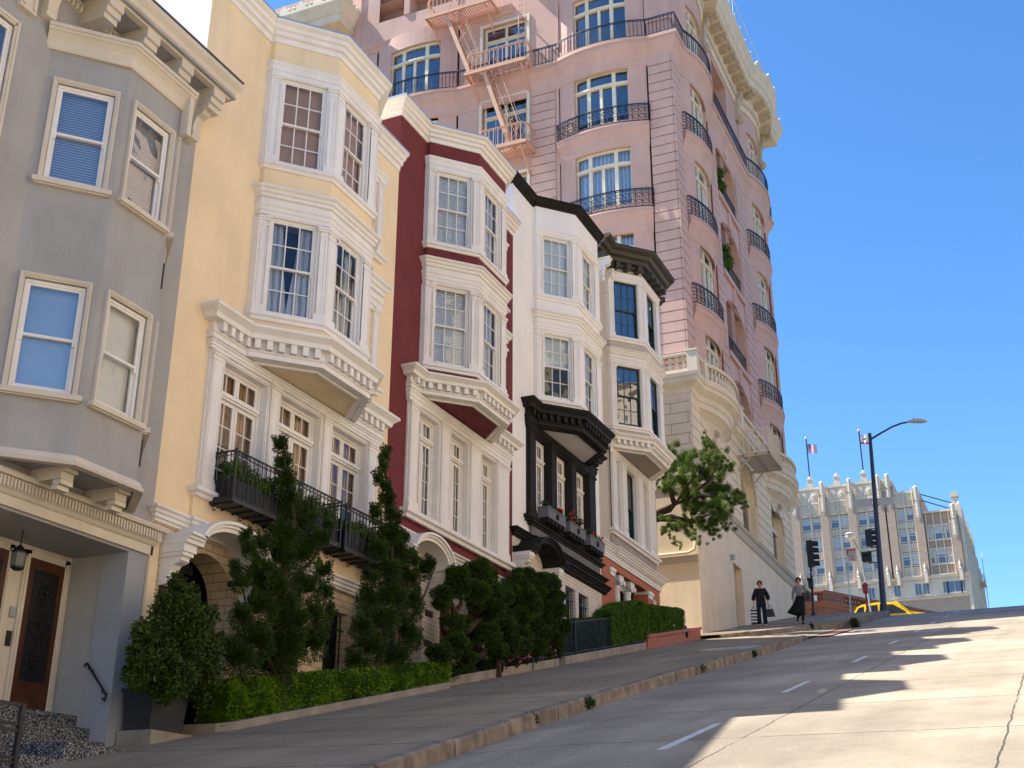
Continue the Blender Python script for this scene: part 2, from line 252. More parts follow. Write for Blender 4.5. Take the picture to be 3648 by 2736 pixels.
# ------------------------------------------------------------------ windows
def leaf(mb,gl,fr,a,b,c,d,n0,n1,cols,rows,st=.04,bot=.05,mun=.02):
    mb.fbox(fr,a,a+st,n0,n1,c,d); mb.fbox(fr,b-st,b,n0,n1,c,d); mb.fbox(fr,a+st,b-st,n0,n1,c,c+bot); mb.fbox(fr,a+st,b-st,n0,n1,d-st,d)
    a2,b2,c2,d2=a+st,b-st,c+bot,d-st; e=.006
    for i in range(1,cols): x=a2+(b2-a2)*i/cols; mb.fbox(fr,x-mun/2,x+mun/2,n0+e,n1-e,c2,d2)
    for j in range(1,rows): z=c2+(d2-c2)*j/rows; mb.fbox(fr,a2,b2,n0+2*e,n1-2*e,z-mun/2,z+mun/2)
    nm=(n0+n1)/2; gl.quad(fr.p(a2,nm,c2),fr.p(b2,nm,c2),fr.p(b2,nm,d2),fr.p(a2,nm,d2))
def finish(par,mb,gl,fr,s0,s1,z0,z1,back,fm,nback,label=None,bname=None,split=None):
    w=mb.build('window',M[fm],par); tag(w,label)
    gl.build('pane',M['glass2' if (back=='dark' and fm in ('sandw','greenframe')) or 'blindb' in back or back=='shadeb' else 'glass'],w,recalc=False)
    if split:      # a blind drawn part of the way down: dark room below
        (m1,zz)=split; b=MB(); b.quad(fr.p(s0,nback,zz),fr.p(s1,nback,zz),fr.p(s1,nback,z1),fr.p(s0,nback,z1)); b.build('blind',M[m1],w,recalc=False)
        b=MB(); n2=nback-.25; b.quad(fr.p(s0,n2,z0),fr.p(s1,n2,z0),fr.p(s1,n2,z1),fr.p(s0,n2,z1)); b.build('room',M['dark'],w,recalc=False)
    else:
        b=MB(); b.quad(fr.p(s0,nback,z0),fr.p(s1,nback,z0),fr.p(s1,nback,z1),fr.p(s0,nback,z1)); b.build(bname or ('room' if back=='dark' else 'blind' if 'blind' in back or 'shade' in back or back=='bamboo' else 'curtain'),M[back],w,recalc=False)
    return w
def drapes(w,fr,s0,s1,z0,z1,n,m):   # two curtains hanging open in a V
    b=MB(); sm=(s0+s1)/2
    for a,c,d in ((s0,sm+.02,s0+(s1-s0)*.30),(s1,sm-.02,s1-(s1-s0)*.30)):
        K=9; zs=[z1,z1-(z1-z0)*.5,z0]; e=[d,c+(a-c)*.25,c]
        vs=[]
        for z,x in zip(zs,e):
            for i in range(K): vs.append(fr.p(a+(x-a)*i/(K-1),n+.03*(i%2),z))
        b.add(vs,[(r*K+i,r*K+i+1,(r+1)*K+i+1,(r+1)*K+i) for r in range(2) for i in range(K-1)])
    b.build('curtain',M[m],w,recalc=False)
def sash(par,fr,s0,s1,z0,z1,back,cols=3,rows=2,fm='white',nb=0,rec=.12,label=None,split=None,drape=None,mun=.022,f=.045):
    mb,gl=MB(),MB(); n0=nb-rec
    mb.fbox(fr,s0,s0+f,n0,n0+.075,z0,z1); mb.fbox(fr,s1-f,s1,n0,n0+.075,z0,z1); mb.fbox(fr,s0+f,s1-f,n0,n0+.075,z0,z0+f); mb.fbox(fr,s0+f,s1-f,n0,n0+.075,z1-f,z1)
    a,b,c,d=s0+f,s1-f,z0+f,z1-f; zm=(c+d)/2
    leaf(mb,gl,fr,a,b,zm-.02,d,n0+.022,n0+.06,cols,rows,.035,.042,mun); leaf(mb,gl,fr,a,b,c,zm+.02,n0-.022,n0+.016,cols,rows,.035,.06,mun)
    # horns of the upper sash
    mb.fbox(fr,a,a+.035,n0+.024,n0+.058,zm-.09,zm-.02); mb.fbox(fr,b-.035,b,n0+.024,n0+.058,zm-.09,zm-.02)
    w=finish(par,mb,gl,fr,s0,s1,z0,z1,back,fm,n0-(.35 if drape else .08),label,split=split)
    if drape: drapes(w,fr,a,b,c,d,n0-.09,drape)
    return w
def french(par,fr,s0,s1,z0,zt,z1,back,fm='white',nb=0,rec=.16,rows=4,label=None,split=None,drape=None,tcols=2,three=False):
    mb,gl=MB(),MB(); n0=nb-rec; f=.05; sm=(s0+s1)/2
    mb.fbox(fr,s0,s0+f,n0,n0+.08,z0,z1); mb.fbox(fr,s1-f,s1,n0,n0+.08,z0,z1); mb.fbox(fr,s0+f,s1-f,n0,n0+.08,z1-f,z1)
    mb.fbox(fr,s0+f,s1-f,n0-.01,n0+.11,zt-.06,zt+.06); mb.fbox(fr,s0+f,s1-f,n0,n0+.14,zt-.02,zt+.03)
    a,b=s0+f,s1-f
    leaf(mb,gl,fr,a,sm-.006,zt+.06,z1-f,n0+.01,n0+.05,tcols,1,.06,.05); leaf(mb,gl,fr,sm+.006,b,zt+.06,z1-f,n0+.01,n0+.05,tcols,1,.06,.05)
    leaf(mb,gl,fr,a,sm-.006,z0,zt-.06,n0+.01,n0+.05,2,rows,.07,.12); leaf(mb,gl,fr,sm+.006,b,z0,zt-.06,n0+.01,n0+.05,2,rows,.07,.12)
    w=finish(par,mb,gl,fr,s0,s1,z0,z1,back,fm,n0-(.3 if drape else .07),label,split=split)
    if drape: drapes(w,fr,a,b,z0,z1,n0-.08,drape)
    return w
# moulding profiles (out, z) from bottom to top; zb..zt
def prof_cornice(zb,zt,o,back=-.02):
    h=zt-zb; return [(back,zb),(.10*o,zb),(.14*o,zb+.18*h),(.38*o,zb+.24*h),(.42*o,zb+.48*h),(.62*o,zb+.55*h),(.72*o,zb+.74*h),(.93*o,zb+.83*h),(o,zb+.88*h),(o,zt),(back,zt)]
def prof_fascia(zb,zt,o,back=-.02):
    h=zt-zb; return [(back,zb),(.35*o,zb),(.35*o,zb+.36*h),(.6*o,zb+.38*h),(.6*o,zb+.7*h),(.85*o,zb+.78*h),(o,zb+.84*h),(o,zt),(back,zt)]
def prof_sill(zb,zt,o,back=-.02):
    h=zt-zb; return [(back,zb),(.4*o,zb),(.55*o,zb+.35*h),(o,zb+.5*h),(o,zb+.85*h),(.9*o,zt),(back,zt)]
def pilaster(mb,fr,s0,s1,z0,z1,n,nb=0,cap=.18,base=.2,flute=False):
    w=s1-s0
    mb.fbox(fr,s0,s1,nb-.01,nb+n,z0,z1)
    mb.fbox(fr,s0-.025,s1+.025,nb-.01,nb+n+.03,z0,z0+base*.7); mb.fbox(fr,s0-.015,s1+.015,nb-.01,nb+n+.015,z0+base*.7,z0+base)
    mb.fbox(fr,s0-.012,s1+.012,nb-.01,nb+n+.012,z1-cap,z1-cap+.03); mb.fbox(fr,s0-.02,s1+.02,nb-.01,nb+n+.025,z1-.09,z1-.045); mb.fbox(fr,s0-.035,s1+.035,nb-.01,nb+n+.045,z1-.045,z1)
    if flute:
        k=max(3,int(w/.075)); st=w/k
        for i in range(k): mb.fbox(fr,s0+st*i+.012,s0+st*(i+1)-.012,nb+n-.005,nb+n+.022,z0+base+.03,z1-cap-.02)
    else:   # sunk panel edge lines
        mb.fbox(fr,s0+.03,s0+.045,nb+n-.004,nb+n+.012,z0+base+.04,z1-cap-.05); mb.fbox(fr,s1-.045,s1-.03,nb+n-.004,nb+n+.012,z0+base+.04,z1-cap-.05)
def arch_pts(sc,z0,r,rz,k=14,a0=pi,a1=0): return [(sc+r*cos(a0+(a1-a0)*i/k),z0+rz*sin(a0+(a1-a0)*i/k)) for i in range(k+1)]
def arch_wall(mb,fr,s0,s1,z0f,z1,sc,r,zs,rz,depth,k=16,n=0):
    """wall panel s0..s1, ground z0f(s)..z1 with an arched opening (centre sc, half width r, spring zs)"""
    P=fr.p; A=arch_pts(sc,zs,r,rz,k)
    mb.quad(P(s0,n,z0f),P(sc-r,n,z0f),P(sc-r,n,z1),P(s0,n,z1)); mb.quad(P(sc+r,n,z0f),P(s1,n,z0f),P(s1,n,z1),P(sc+r,n,z1))
    for (a,b),(c,d) in zip(A[:-1],A[1:]):
        mb.quad(P(a,n,b),P(c,n,d),P(c,n,z1),P(a,n,z1)); mb.quad(P(a,n,b),P(c,n,d),P(c,n-depth,d),P(a,n-depth,b))
    for x in (sc-r,sc+r): mb.quad(P(x,n,z0f),P(x,n,zs),P(x,n-depth,zs),P(x,n-depth,z0f))
def console(mb,fr,sc,w,n0,ln,z1,h):
    """scrolled bracket hanging below z1"""
    prof=[(0,0),(ln,0),(ln,-.12*h),(ln*.93,-.2*h),(ln*.97,-.27*h),(ln*.86,-.33*h),(ln*.62,-.38*h),(ln*.50,-.55*h),(ln*.46,-.75*h),(ln*.52,-.85*h),(ln*.42,-.97*h),(.12*ln,-h),(0,-h)]
    mb.prism([fr.p(sc-w/2,n0+a,z1+b) for a,b in prof], [fr.ux*w,fr.uy*w,0])
    mb.fbox(fr,sc-w/2-.03,sc+w/2+.03,n0,n0+ln+.03,z1-.06,z1)
def hood(par,fr,s0,s1,sc,r,zf,proj,mat_top,mat_body,rise,name='door_hood'):
    """segmental canopy: flat ends and a raised arch in the middle, on two consoles"""
    t=.17; k=14
    out=[(s0,zf)]+[(sc-r*cos(pi*i/k),zf+rise*sin(pi*i/k)) for i in range(k+1)]+[(s1,zf)]
    mb=MB()
    def band(n0,n1,za,zb,e):
        up=[]; 
        for i,(s,z) in enumerate(out):
            up.append((s,z))
        vs=[];K=len(up)
        for i,(s,z) in enumerate(up):
            if i==0 or i==K-1: dn=(0,1)
            else:
                a=up[i-1];b=up[i+1]; dx,dz=b[0]-a[0],b[1]-a[1]; l=hypot(dx,dz); dn=(-dz/l,dx/l)
            for q,nn in ((za,n0),(za,n1),(zb,n1),(zb,n0)): vs.append(fr.p(s+dn[0]*q,nn,z+dn[1]*q))
        mb.add(vs,[(i*4+j,i*4+(j+1)%4,(i+1)*4+(j+1)%4,(i+1)*4+j) for i in range(K-1) for j in range(4)]+[(0,3,2,1),tuple((K-1)*4+j for j in range(4))])
    band(-.02,proj,0,.07,0); band(-.02,proj+.04,.07,.12,0); band(-.02,proj+.09,.12,.17,0)
    h=mb.build(name,M[mat_top],par)
    for cs in (s0+.17,s1-.17):
        m2=MB(); m2.fbox(fr,cs-.16,cs+.16,0,proj-.06,zf-.13,zf); console(m2,fr,cs,.2,0,proj-.12,zf-.13,.5)
        m2.build('bracket',M[mat_body],h)
    return h
ironr=random.Random(3)
def railing(mb,path,z0,z1,sp=.12,r=.011,k=4,mid=None,zf=None,scroll=False,top=.018):
    zf=zf or (lambda i,t:(0)); P=[(p[0],p[1]) for p in path]
    mb.tube([(x,y,z1) for x,y in P],top,6); mb.tube([(x,y,z0) for x,y in P],r*1.2,5); mb.tube([(x,y,z1-.09*(z1-z0)) for x,y in P],r,4)
    L=0; acc=0
    for (a,b),(c,d) in zip(P[:-1],P[1:]):
        l=hypot(c-a,d-b); n=0
        while acc<l:
            t=acc/l; x,y=a+(c-a)*t,b+(d-b)*t; mb.tube([(x,y,z0),(x,y,z1)],r,k); 
            if scroll:
                h=z1-z0; ux,uy=(c-a)/l,(d-b)/l
                for zc,rr in ((z0+h*.28,h*.13),(z0+h*.66,h*.13)):
                    mb.tube([(x+ux*(sp/2+rr*cos(w*pi/3)),y+uy*(sp/2+rr*cos(w*pi/3)),zc+rr*sin(w*pi/3)) for w in range(6)],r*.9,3,cap=False)
            acc+=sp
        acc-=l
# ------------------------------------------------------------------ ground profile
def gz(y): 
    if y<66: return -1.6+.22*y
    if y<71: t=(y-66)/5; return -1.6+.22*66+.22*(t-t*t/2)*5
    return -1.6+.22*66+.55
def wz(x,y): return gz(y)+.15+.015*max(0,-7.8-x)
# ------------------------------------------------------------------ ground, street, pavement
def sheet(name,xf,ys,m,dz=0,label=None,kind='structure',zf=None):
    mb=MB(); zf=zf or (lambda x,y:gz(y)); vs=[];cols=0
    for y in ys:
        xs=xf(y); cols=len(xs)
        for x in xs: vs.append((x,y,zf(x,y)+dz))
    n=len(ys); mb.add(vs,[(i*cols+j,i*cols+j+1,(i+1)*cols+j+1,(i+1)*cols+j) for i in range(n-1) for j in range(cols-1)])
    o=mb.build(name,m,recalc=False); tag(o,kind=kind); return o
YS=[-60,-40,-20,0]+[i for i in range(4,66,2)]+[66,66.5,67,67.5,68,68.5,69,69.5,70,70.5,71,72,80,100,200,600]
sheet('ground',lambda y:(-600,-60,-14,8,60,600),YS,M['soil'],-.25)
KX=[(0,-6.0),(5,-6.4),(9,-6.75),(12.8,-7.0),(16,-7.3),(19.7,-7.57),(28,-7.8),(37,-7.9),(44,-8.0),(70,-8.0)]
def kx(y):
    if y<=0: return -6.0
    for (a,b),(c,d) in zip(KX[:-1],KX[1:]):
        if y<=c: return b+(d-b)*(y-a)/(c-a)
    return -8.0
sheet('street',lambda y:(-30 if y>=69 else -8.3,-7.4,-6.6,-5.6,6.4) ,YS,M['road'],zf=lambda x,y:gz(y)-.07*min(1,max(0,(-5.6-x)/1.8))**1.3*min(1,max(0,(42.5-y)/4)))
wy=[-20,0]+[2*i for i in range(2,21)]+[41]
sheet('pavement',lambda y:(-13.2,kx(y)-.18),wy,M['walk'],zf=wz)
# driveway between the last house and the apartment building, and the raised pavement above it
sheet('driveway',lambda y:(-26,-13.2,-8.0),[41,42,43,44,45,46,47,48,49],M['walk'],.03,zf=lambda x,y:wz(x,y)-.12 if x>-9 else wz(x,y)-.02)
EDGE=[(-13.2,43.9),(-11.6,44.6),(-10.26,45.7),(-9.4,48.2),(-8.5,50.2),(-8.0,51.6),(-8.0,64.8),(-8.2,66.2),(-8.9,67.3),(-10.2,67.9),(-13.2,68.1)]
def uz(x,y): return gz(y)+.28+.012*(-8-x)
mb=MB()
inner=[(-13.2,y) for _,y in EDGE]
U=[(x,y) for x,y in EDGE]
for (a,b),(c,d) in zip(U[:-1],U[1:]):
    K=5
    for i in range(K):
        t0,t1=i/K,(i+1)/K
        q=[(a+(-13.2-a)*t0,b),(a+(-13.2-a)*t1,b),(c+(-13.2-c)*t1,d),(c+(-13.2-c)*t0,d)]
        mb.add([(x,y,uz(x,y)) for x,y in q],[(0,1,2,3)])
tag(mb.build('pavement',M['walk'],recalc=False),kind='structure')
mb=MB(); L2=[p for p in U if p[0]>-13.1]
for k,(p,q) in enumerate(zip(L2[:-1],L2[1:])):
    l=hypot(q[0]-p[0],q[1]-p[1]); fr=Fr(p[0],p[1],(q[0]-p[0])/l,(q[1]-p[1])/l); n=max(1,int(l/1.6)); 
    for i in range(n):
        s0,s1=l*i/n+.006,l*(i+1)/n-.006; P=[]
        for z,(nn) in ((-1,0),(0,0)): pass
        def pt(s,nn,dz): x,y=fr.xy(s,nn); return (x,y,uz(x,y)+dz)
        mb.hexa([pt(s0,-.16,-.5),pt(s1,-.16,-.5),pt(s1,.02,-.5),pt(s0,.02,-.5),pt(s0,-.16,.006),pt(s1,-.16,.006),pt(s1,.0,.0),pt(s0,.0,.0)])
tag(mb.build('kerb',M['kerb']),kind='structure')
# granite kerb stones of the lower pavement, each a little out of line
mb=MB(); y=-12.; kr=random.Random(5)
while y<42:
    l=kr.uniform(1.5,2.3); y1=min(y+l,42.); j=kr.uniform(-.02,.02); dz=kr.uniform(-.012,.012); K=4
    for i in range(K):
        a,b=y+(y1-y)*i/K+(.012 if i==0 else 0), y+(y1-y)*(i+1)/K-(.012 if i==K-1 else 0)
        A=kx(a)+j+kr.uniform(-.006,.006); B=kx(b)+j+kr.uniform(-.006,.006)
        e=max(0,(b-40.6))*.5; e0=max(0,(a-40.6))*.5
        za,zb=wz(A,a)+dz,wz(B,b)+dz
        mb.add([(A-.2,a,za+.004),(A-.03,a,za),(A,a,za-.03),(A+.02,a,za-.5),(A-.2,a,za-.5),(B-.2,b,zb+.004),(B-.03,b,zb),(B,b,zb-.03),(B+.02,b,zb-.5),(B-.2,b,zb-.5)],
               [(0,1,6,5),(1,2,7,6),(2,3,8,7),(0,5,9,4),(4,3,2,1,0),(5,6,7,8,9)])
    y=y1
tag(mb.build('kerb',M['kerb']),kind='structure')
sheet('gutter',lambda y:(-11.3 if y<45.3 else -10.0 if y<47 else -9.2,-7.4),[43.4,44.4,45.2,45.4,46.4,47.2,48.2,49],M['brickpave'],.04,zf=lambda x,y:gz(y)+.0)
# painted lane dashes
M['paint']=mat('road_paint',(.62,.62,.60),.7,.25,9,.1,30,dirt=.6)
mb=MB()
for y0,y1,x in ((13.5,16.0,-4.26),(20.4,22.6,-4.32),(27.5,29.6,-4.27),(34.6,36.6,-4.38),(41.8,43.8,-4.46),(49,51,-4.6),(56.2,58.2,-4.65),(63,65,-4.7),(6.3,8.7,-4.2)):
    K=4
    for i in range(K):
        a,b=y0+(y1-y0)*i/K,y0+(y1-y0)*(i+1)/K; mb.quad((x-.06,a,gz(a)+.004),(x+.06,a,gz(a)+.004),(x+.06,b,gz(b)+.004),(x-.06,b,gz(b)+.004))
tag(mb.build('lane_marking',M['paint'],recalc=False),kind='structure')
# access covers in the pavement
for (x,y,w,l) in ((-8.7,20.7,.55,.9),(-8.9,35.2,1.6,1.1)):
    mb=MB(); z=wz(x,y); mb.hexa([(x-w/2,y-l/2,wz(x,y-l/2)-.05),(x+w/2,y-l/2,wz(x,y-l/2)-.05),(x+w/2,y+l/2,wz(x,y+l/2)-.05),(x-w/2,y+l/2,wz(x,y+l/2)-.05),(x-w/2,y-l/2,wz(x,y-l/2)+.012),(x+w/2,y-l/2,wz(x,y-l/2)+.012),(x+w/2,y+l/2,wz(x,y+l/2)+.012),(x-w/2,y+l/2,wz(x,y+l/2)+.012)])
    tag(mb.build('utility_cover',M['lightconc'] if w<1 else M['metal']),'small rectangular concrete utility cover set in the pavement by the kerb' if w<1 else 'pale square plate in the pavement beside the kerb near the brick planter','cover')
# ------------------------------------------------------------------ terraced houses
F=Fr(-13,0,0,1)
def bayframes(j0,j1):
    P=[(-12.9,j0),(-12,j0+1),(-12,j1-1),(-12.9,j1)]; out=[]
    for a,b in zip(P[:-1],P[1:]):
        l=hypot(b[0]-a[0],b[1]-a[1]); out.append((Fr(a[0],a[1],(b[0]-a[0])/l,(b[1]-a[1])/l),l))
    return out
def townhouse(c):
    H=thing('town_house',c['label'],'house',(-13,(c['y0']+c['y1'])/2,c['zb']),'bay-fronted town houses climbing the street')
    T=c['trim']; WM=M[c['wall']]; TM=M[T]; y0,y1,j0,j1=c['y0'],c['y1'],c['j0'],c['j1']
    # walls
    mb=MB(); holes=[(c['pL'],c['pR'],c['sT'],c['mB'])]+list(c.get('holes',()))
    mb.panel(F,y0,y1,c['zsplit'],c['zt']-.25,holes,.01)
    mb.quad((-13,y1,c['zb']-2),(-27,y1,c['zb']-2),(-27,y1,c['zt']-.1),(-13,y1,c['zt']-.1)); mb.quad((-13,y0,c['zt']-.2),(-27,y0,c['zt']-.2),(-27,y1,c['zt']-.2),(-13,y1,c['zt']-.2)); mb.quad((-27,y0,c['zb']-2),(-27,y1,c['zb']-2),(-27,y1,c['zt']),(-27,y0,c['zt']))
    fr3=bayframes(j0,j1)
    w3,w2=c['w3'],c['w2']; s3,e2,s2=c['s3'],c['e2'],c['s2']
    def hole(l,z0,z1,w=.93): return (l/2-w/2,l/2+w/2,z0-.085,z1+.085)
    rets=[Fr(-13,j0,1,0),Fr(-12.9,j1,-1,0)]
    for zz in ((e2[1],s3[0]),(c['e3'],c['zt']-.2),(c['mT'],s2[0])):
        for fr,l in fr3: mb.panel(fr,0,l,zz[0],zz[1])
        for fr in rets: mb.panel(fr,0,.1,zz[0],zz[1])
    mb.build('wall',WM,H)
    mb=MB(); mb.quad((-13,y0,c['zb']-2),(-27,y0,c['zb']-2),(-27,y0,c['zt']-.1),(-13,y0,c['zt']-.1)); mb.build('side_wall',M[c['side']],H)
    # bay trim zones
    mb=MB()
    for (z0,z1,w) in ((s3[0],c['e3'],w3),(s2[0],e2[1],w2),(c['mB'],c['mT'],None)):
        for fr,l in fr3: mb.panel(fr,0,l,z0,z1,[hole(l,*w)] if w else (),.12)
        for fr in rets: mb.panel(fr,0,.1,z0,z1)
    for (z0,z1) in ((s3[1],w3[1]+.1),(s2[1],w2[1]+.06)):
        for fr,l in fr3:
            h=l/2-.47; pilaster(mb,fr,.0,h-.02,z0,z1,.035,cap=.2,base=.14); pilaster(mb,fr,l-h+.02,l,z0,z1,.035,cap=.2,base=.14)
        for fr in rets: mb.fbox(fr,.0,.13,0,.05,z0,z1)
    for k,(fr,l) in enumerate(fr3):      # stepped architraves round the sashes
        for (z0,z1) in (w3,w2):
            a,b,cc,dd=hole(l,z0,z1)
            for e,o in ((0,.02),(.03,.035)):
                mb.fbox(fr,a-.035-e+.0,a-e,0,o,cc,dd+.03+e); mb.fbox(fr,b+e,b+.035+e,0,o,cc,dd+.03+e); mb.fbox(fr,a-e,b+e,0,o,dd+e,dd+.032+e)
    bp=[(-13,j0),(-12.9,j0),(-12,j0+1),(-12,j1-1),(-12.9,j1),(-13,j1)]
    mb.mould(bp,prof_fascia(w3[1]+.1,c['e3'],.09)); mb.mould(bp,prof_sill(s3[0],s3[1],.10)); mb.mould(bp,prof_sill(s2[0],s2[1],.10))
    he=e2[1]-e2[0]; mb.mould(bp,prof_fascia(e2[0],e2[0]+.42*he,.08)); mb.mould(bp,prof_cornice(e2[0]+.55*he,e2[1],.20))
    mb.mould(bp,[(-.02,e2[0]+.42*he),(.05,e2[0]+.42*he),(.05,e2[0]+.55*he),(-.02,e2[0]+.55*he)])
    mb.build('bay_trim',TM,H)
    # roof cornice
    mb=MB(); rp=[(-13,y0)]+bp+[(-13,y1)]
    if c.get('ret'): rp=[(-14.4,y0)]+rp
    zc=c['zc']; o=c.get('ro',.3)
    mb.mould(rp,prof_cornice(zc,c['zt'],o)); mb.mould(rp,[(-.02,zc-.05),(.03,zc-.05),(.03,zc),(-.02,zc)])
    if c.get('brk'):
        mb.dent(rp[:-1] if 0 else rp,.03,o*.62,zc-.16,zc+.02,.16,.30)
    ro=mb.build('roof_cornice',M[c.get('roofm',T)],H)
    m2=MB(); m2.mould(rp,[(-.3,c['zt']),(o+.015,c['zt']),(o+.015,c['zt']+.03),(-.3,c['zt']+.03)]); m2.mould(rp,[(-.3,c['zt']+.03),(-.25,c['zt']+.03),(-.25,c['zt']-.3),(-.3,c['zt']-.3)]); m2.build('flashing',M[c.get('flash','flash')],ro)
    m3=MB(); m3.prism([(x,y,c['zt']-.05) for x,y in bp],(0,0,.04)); m3.build('bay_roof',M['flash'],H)
    # main entablature with dentils, following wall and bay
    EM=c.get('em',T); mb=MB(); a,b=c['pL']-.02,c['pR']+.04; mB,mT=c['mB'],c['mT']; h=mT-mB
    mp=[(-13,a),(-12.93,a),(-12.93,j0-.05),(-12.85,j0-.03),(-11.95,j0+.98),(-11.95,j1-.98),(-12.85,j1+.03),(-12.93,j1+.05),(-12.93,b),(-13,b)]
    mb.mould(mp,[(-.05,mB),(.07,mB),(.07,mB+.16*h),(.10,mB+.2*h),(.10,mB+.24*h),(.04,mB+.26*h),(.04,mB+.58*h),(.20,mB+.58*h),(.22,mB+.74*h),(.30,mB+.86*h),(.33,mB+.9*h),(.33,mT),(-.05,mT)])
    mb.dent(mp,.03,.17,mB+.27*h,mB+.59*h,.11,.13)
    ent=mb.build('entablature',M[EM],H)
    m2=MB(); m2.prism([(-13.1,a,mT),(-12.95,a,mT),(-12.95,b,mT),(-13.1,b,mT)],(0,0,.02)); 
    sp=[(-13,j0-.03),(-12.87,j0-.03),(-11.97,j0+.98),(-11.97,j1-.98),(-12.87,j1+.03),(-13,j1+.03)]
    m2.prism([(x,y,mB+.012) for x,y in sp],(0,0,.03)); m2.build('soffit_border',M[EM],ent)
    m3=MB(); si=[(-12.92,j0+.22),(-12.12,j0+1.08),(-12.12,j1-1.08),(-12.92,j1-.22)]
    m3.prism([(x,y,mB+.006) for x,y in si],(0,0,.012)); m3.build('soffit',WM if 'soff' not in c else M[c['soff']],ent)
    m4=MB()      # raised rim of the soffit
    for p,q in zip(si,si[1:]+si[:1]):
        l=hypot(q[0]-p[0],q[1]-p[1]); fr=Fr(p[0],p[1],(q[0]-p[0])/l,(q[1]-p[1])/l); m4.fbox(fr,-.03,l+.03,0,.05,mB-.035,mB+.01)
    m4.build('soffit_rim',M[EM],ent)
    # piano-nobile window group
    mb=MB(); hs=[(x0,x1,c['tz'][0],c['tz'][2]) for x0,x1 in c['tri']]
    mb.panel(F,c['pL'],c['pR'],c['sT'],mB,hs,.24,n=.05)
    mb.quad((-13,c['pL'],c['sT']),(-12.95,c['pL'],c['sT']),(-12.95,c['pL'],mB),(-13,c['pL'],mB)); mb.quad((-13,c['pR'],c['sT']),(-12.95,c['pR'],c['sT']),(-12.95,c['pR'],mB),(-13,c['pR'],mB))
    hz=c['tz'][2]
    xs=[c['pL']]+[v for t in c['tri'] for v in t]+[c['pR']]
    for i in range(0,len(xs),2):
        p,q=xs[i],xs[i+1]; e=.0 if i in(0,len(xs)-2) else .06
        pilaster(mb,F,p+.03+e,q-.03-e,c['sT'],hz+.09,.06,nb=.05,flute=c.get('flute',False),base=.22)
    for x0,x1 in c['tri']:
        for e,o in ((0,.02),(.025,.04)):
            mb.fbox(F,x0-.03-e,x0-e,.05,.05+o,c['tz'][0],hz+.03+e); mb.fbox(F,x1+e,x1+.03+e,.05,.05+o,c['tz'][0],hz+.03+e); mb.fbox(F,x0-e,x1+e,.05,.05+o,hz+e,hz+.03+e)
    fp=[(-13,c['pL']-.02),(-12.93,c['pL']-.02),(-12.93,c['pR']+.02),(-13,c['pR']+.02)]
    if mB-hz>.2: mb.mould(fp,prof_fascia(hz+.1,mB-.02,.07))
    mb.mould(fp,prof_sill(c['sB'],c['sT'],.15))
    mb.build('window_surround',M[c.get('sm',T)],H)
    # windows
    fmr=c.get('fm',T)
    for i,(fr,l) in enumerate(fr3):
        for (w,bk) in ((w3,c['b3']),(w2,c['b2'])):
            kw=dict(bk[min(i,len(bk)-1)]); back=kw.pop('back'); a,b,cc,dd=hole(l,*w)
            sash(H,fr,a,b,cc,dd,back,fm=fmr,**kw)
    for i,(x0,x1) in enumerate(c['tri']):
        if c.get('plain'):
            kw=c['b1'][i]; sash(H,F,x0,x1,c['tz'][0],c['tz'][2],kw['back'],cols=kw.get('cols',1),rows=3,fm=kw.get('fm','cream'),nb=.05,rec=.2)
        else:
            kw=dict(c['b1'][min(i,len(c['b1'])-1)]); back=kw.pop('back')
            french(H,F,x0,x1,c['tz'][0],c['tz'][1],c['tz'][2],back,fm=c.get('f1',T),nb=.05,rec=.22,**kw)
    # narrow flat windows right of the bay
    for (a,b,z0,z1,head) in c.get('fw',()):
        sash(H,F,a,b,z0,z1,'bluec',cols=2,fm=T,rec=.1); m=MB()
        pilaster(m,F,a-.12,a-.0,z0-.08,z1+.1,.05,cap=.15,base=.1); pilaster(m,F,b,b+.24,z0-.08,z1+.1,.05,cap=.15,base=.1)
        pth=[(-13,a-.14),(-12.98,a-.14),(-12.98,b+.26),(-13,b+.26)]
        m.mould(pth,prof_fascia(z1+.0,z1+.32 if head else z1+.3,.10)); m.mould(pth,prof_sill(z0-.22,z0-.06,.13))
        if head: m.mould(pth,prof_cornice(z1+.4,z1+.75,.22)); m.mould(pth,[(-.02,z1+.3),(.06,z1+.3),(.06,z1+.42),(-.02,z1+.42)])
        m.build('window_casing',TM,H)
    return H
D=dict
yel=townhouse(D(label='cream yellow stucco town house with white trim, black iron balconies and bamboo blinds',y0=14.97,y1=22.25,zb=1.7,zsplit=5.35,wall='yellow',side='offw',trim='white',j0=16.9,j1=20.52,
  zt=16.35,zc=15.98,w3=(13.16,15.03),w2=(9.95,11.82),e3=15.44,s3=(12.95,13.12),e2=(11.93,12.5),s2=(9.70,9.87),mB=8.9,mT=9.45,ro=.27,
  pL=15.92,pR=21.72,tri=[(16.30,17.64),(18.08,19.48),(19.93,21.28)],tz=(6.2,8.07,8.62),sT=6.15,sB=6.0,
  b3=[D(back='bamboo'),D(back='bamboo')],b2=[D(back='dark',drape='bluec'),D(back='dark',drape='bluec')],b1=[D(back='x',split=('tanc',7.25))],
  fw=[(20.82,21.28,13.3,15.05,False),(20.85,21.33,10.1,11.8,True)]))
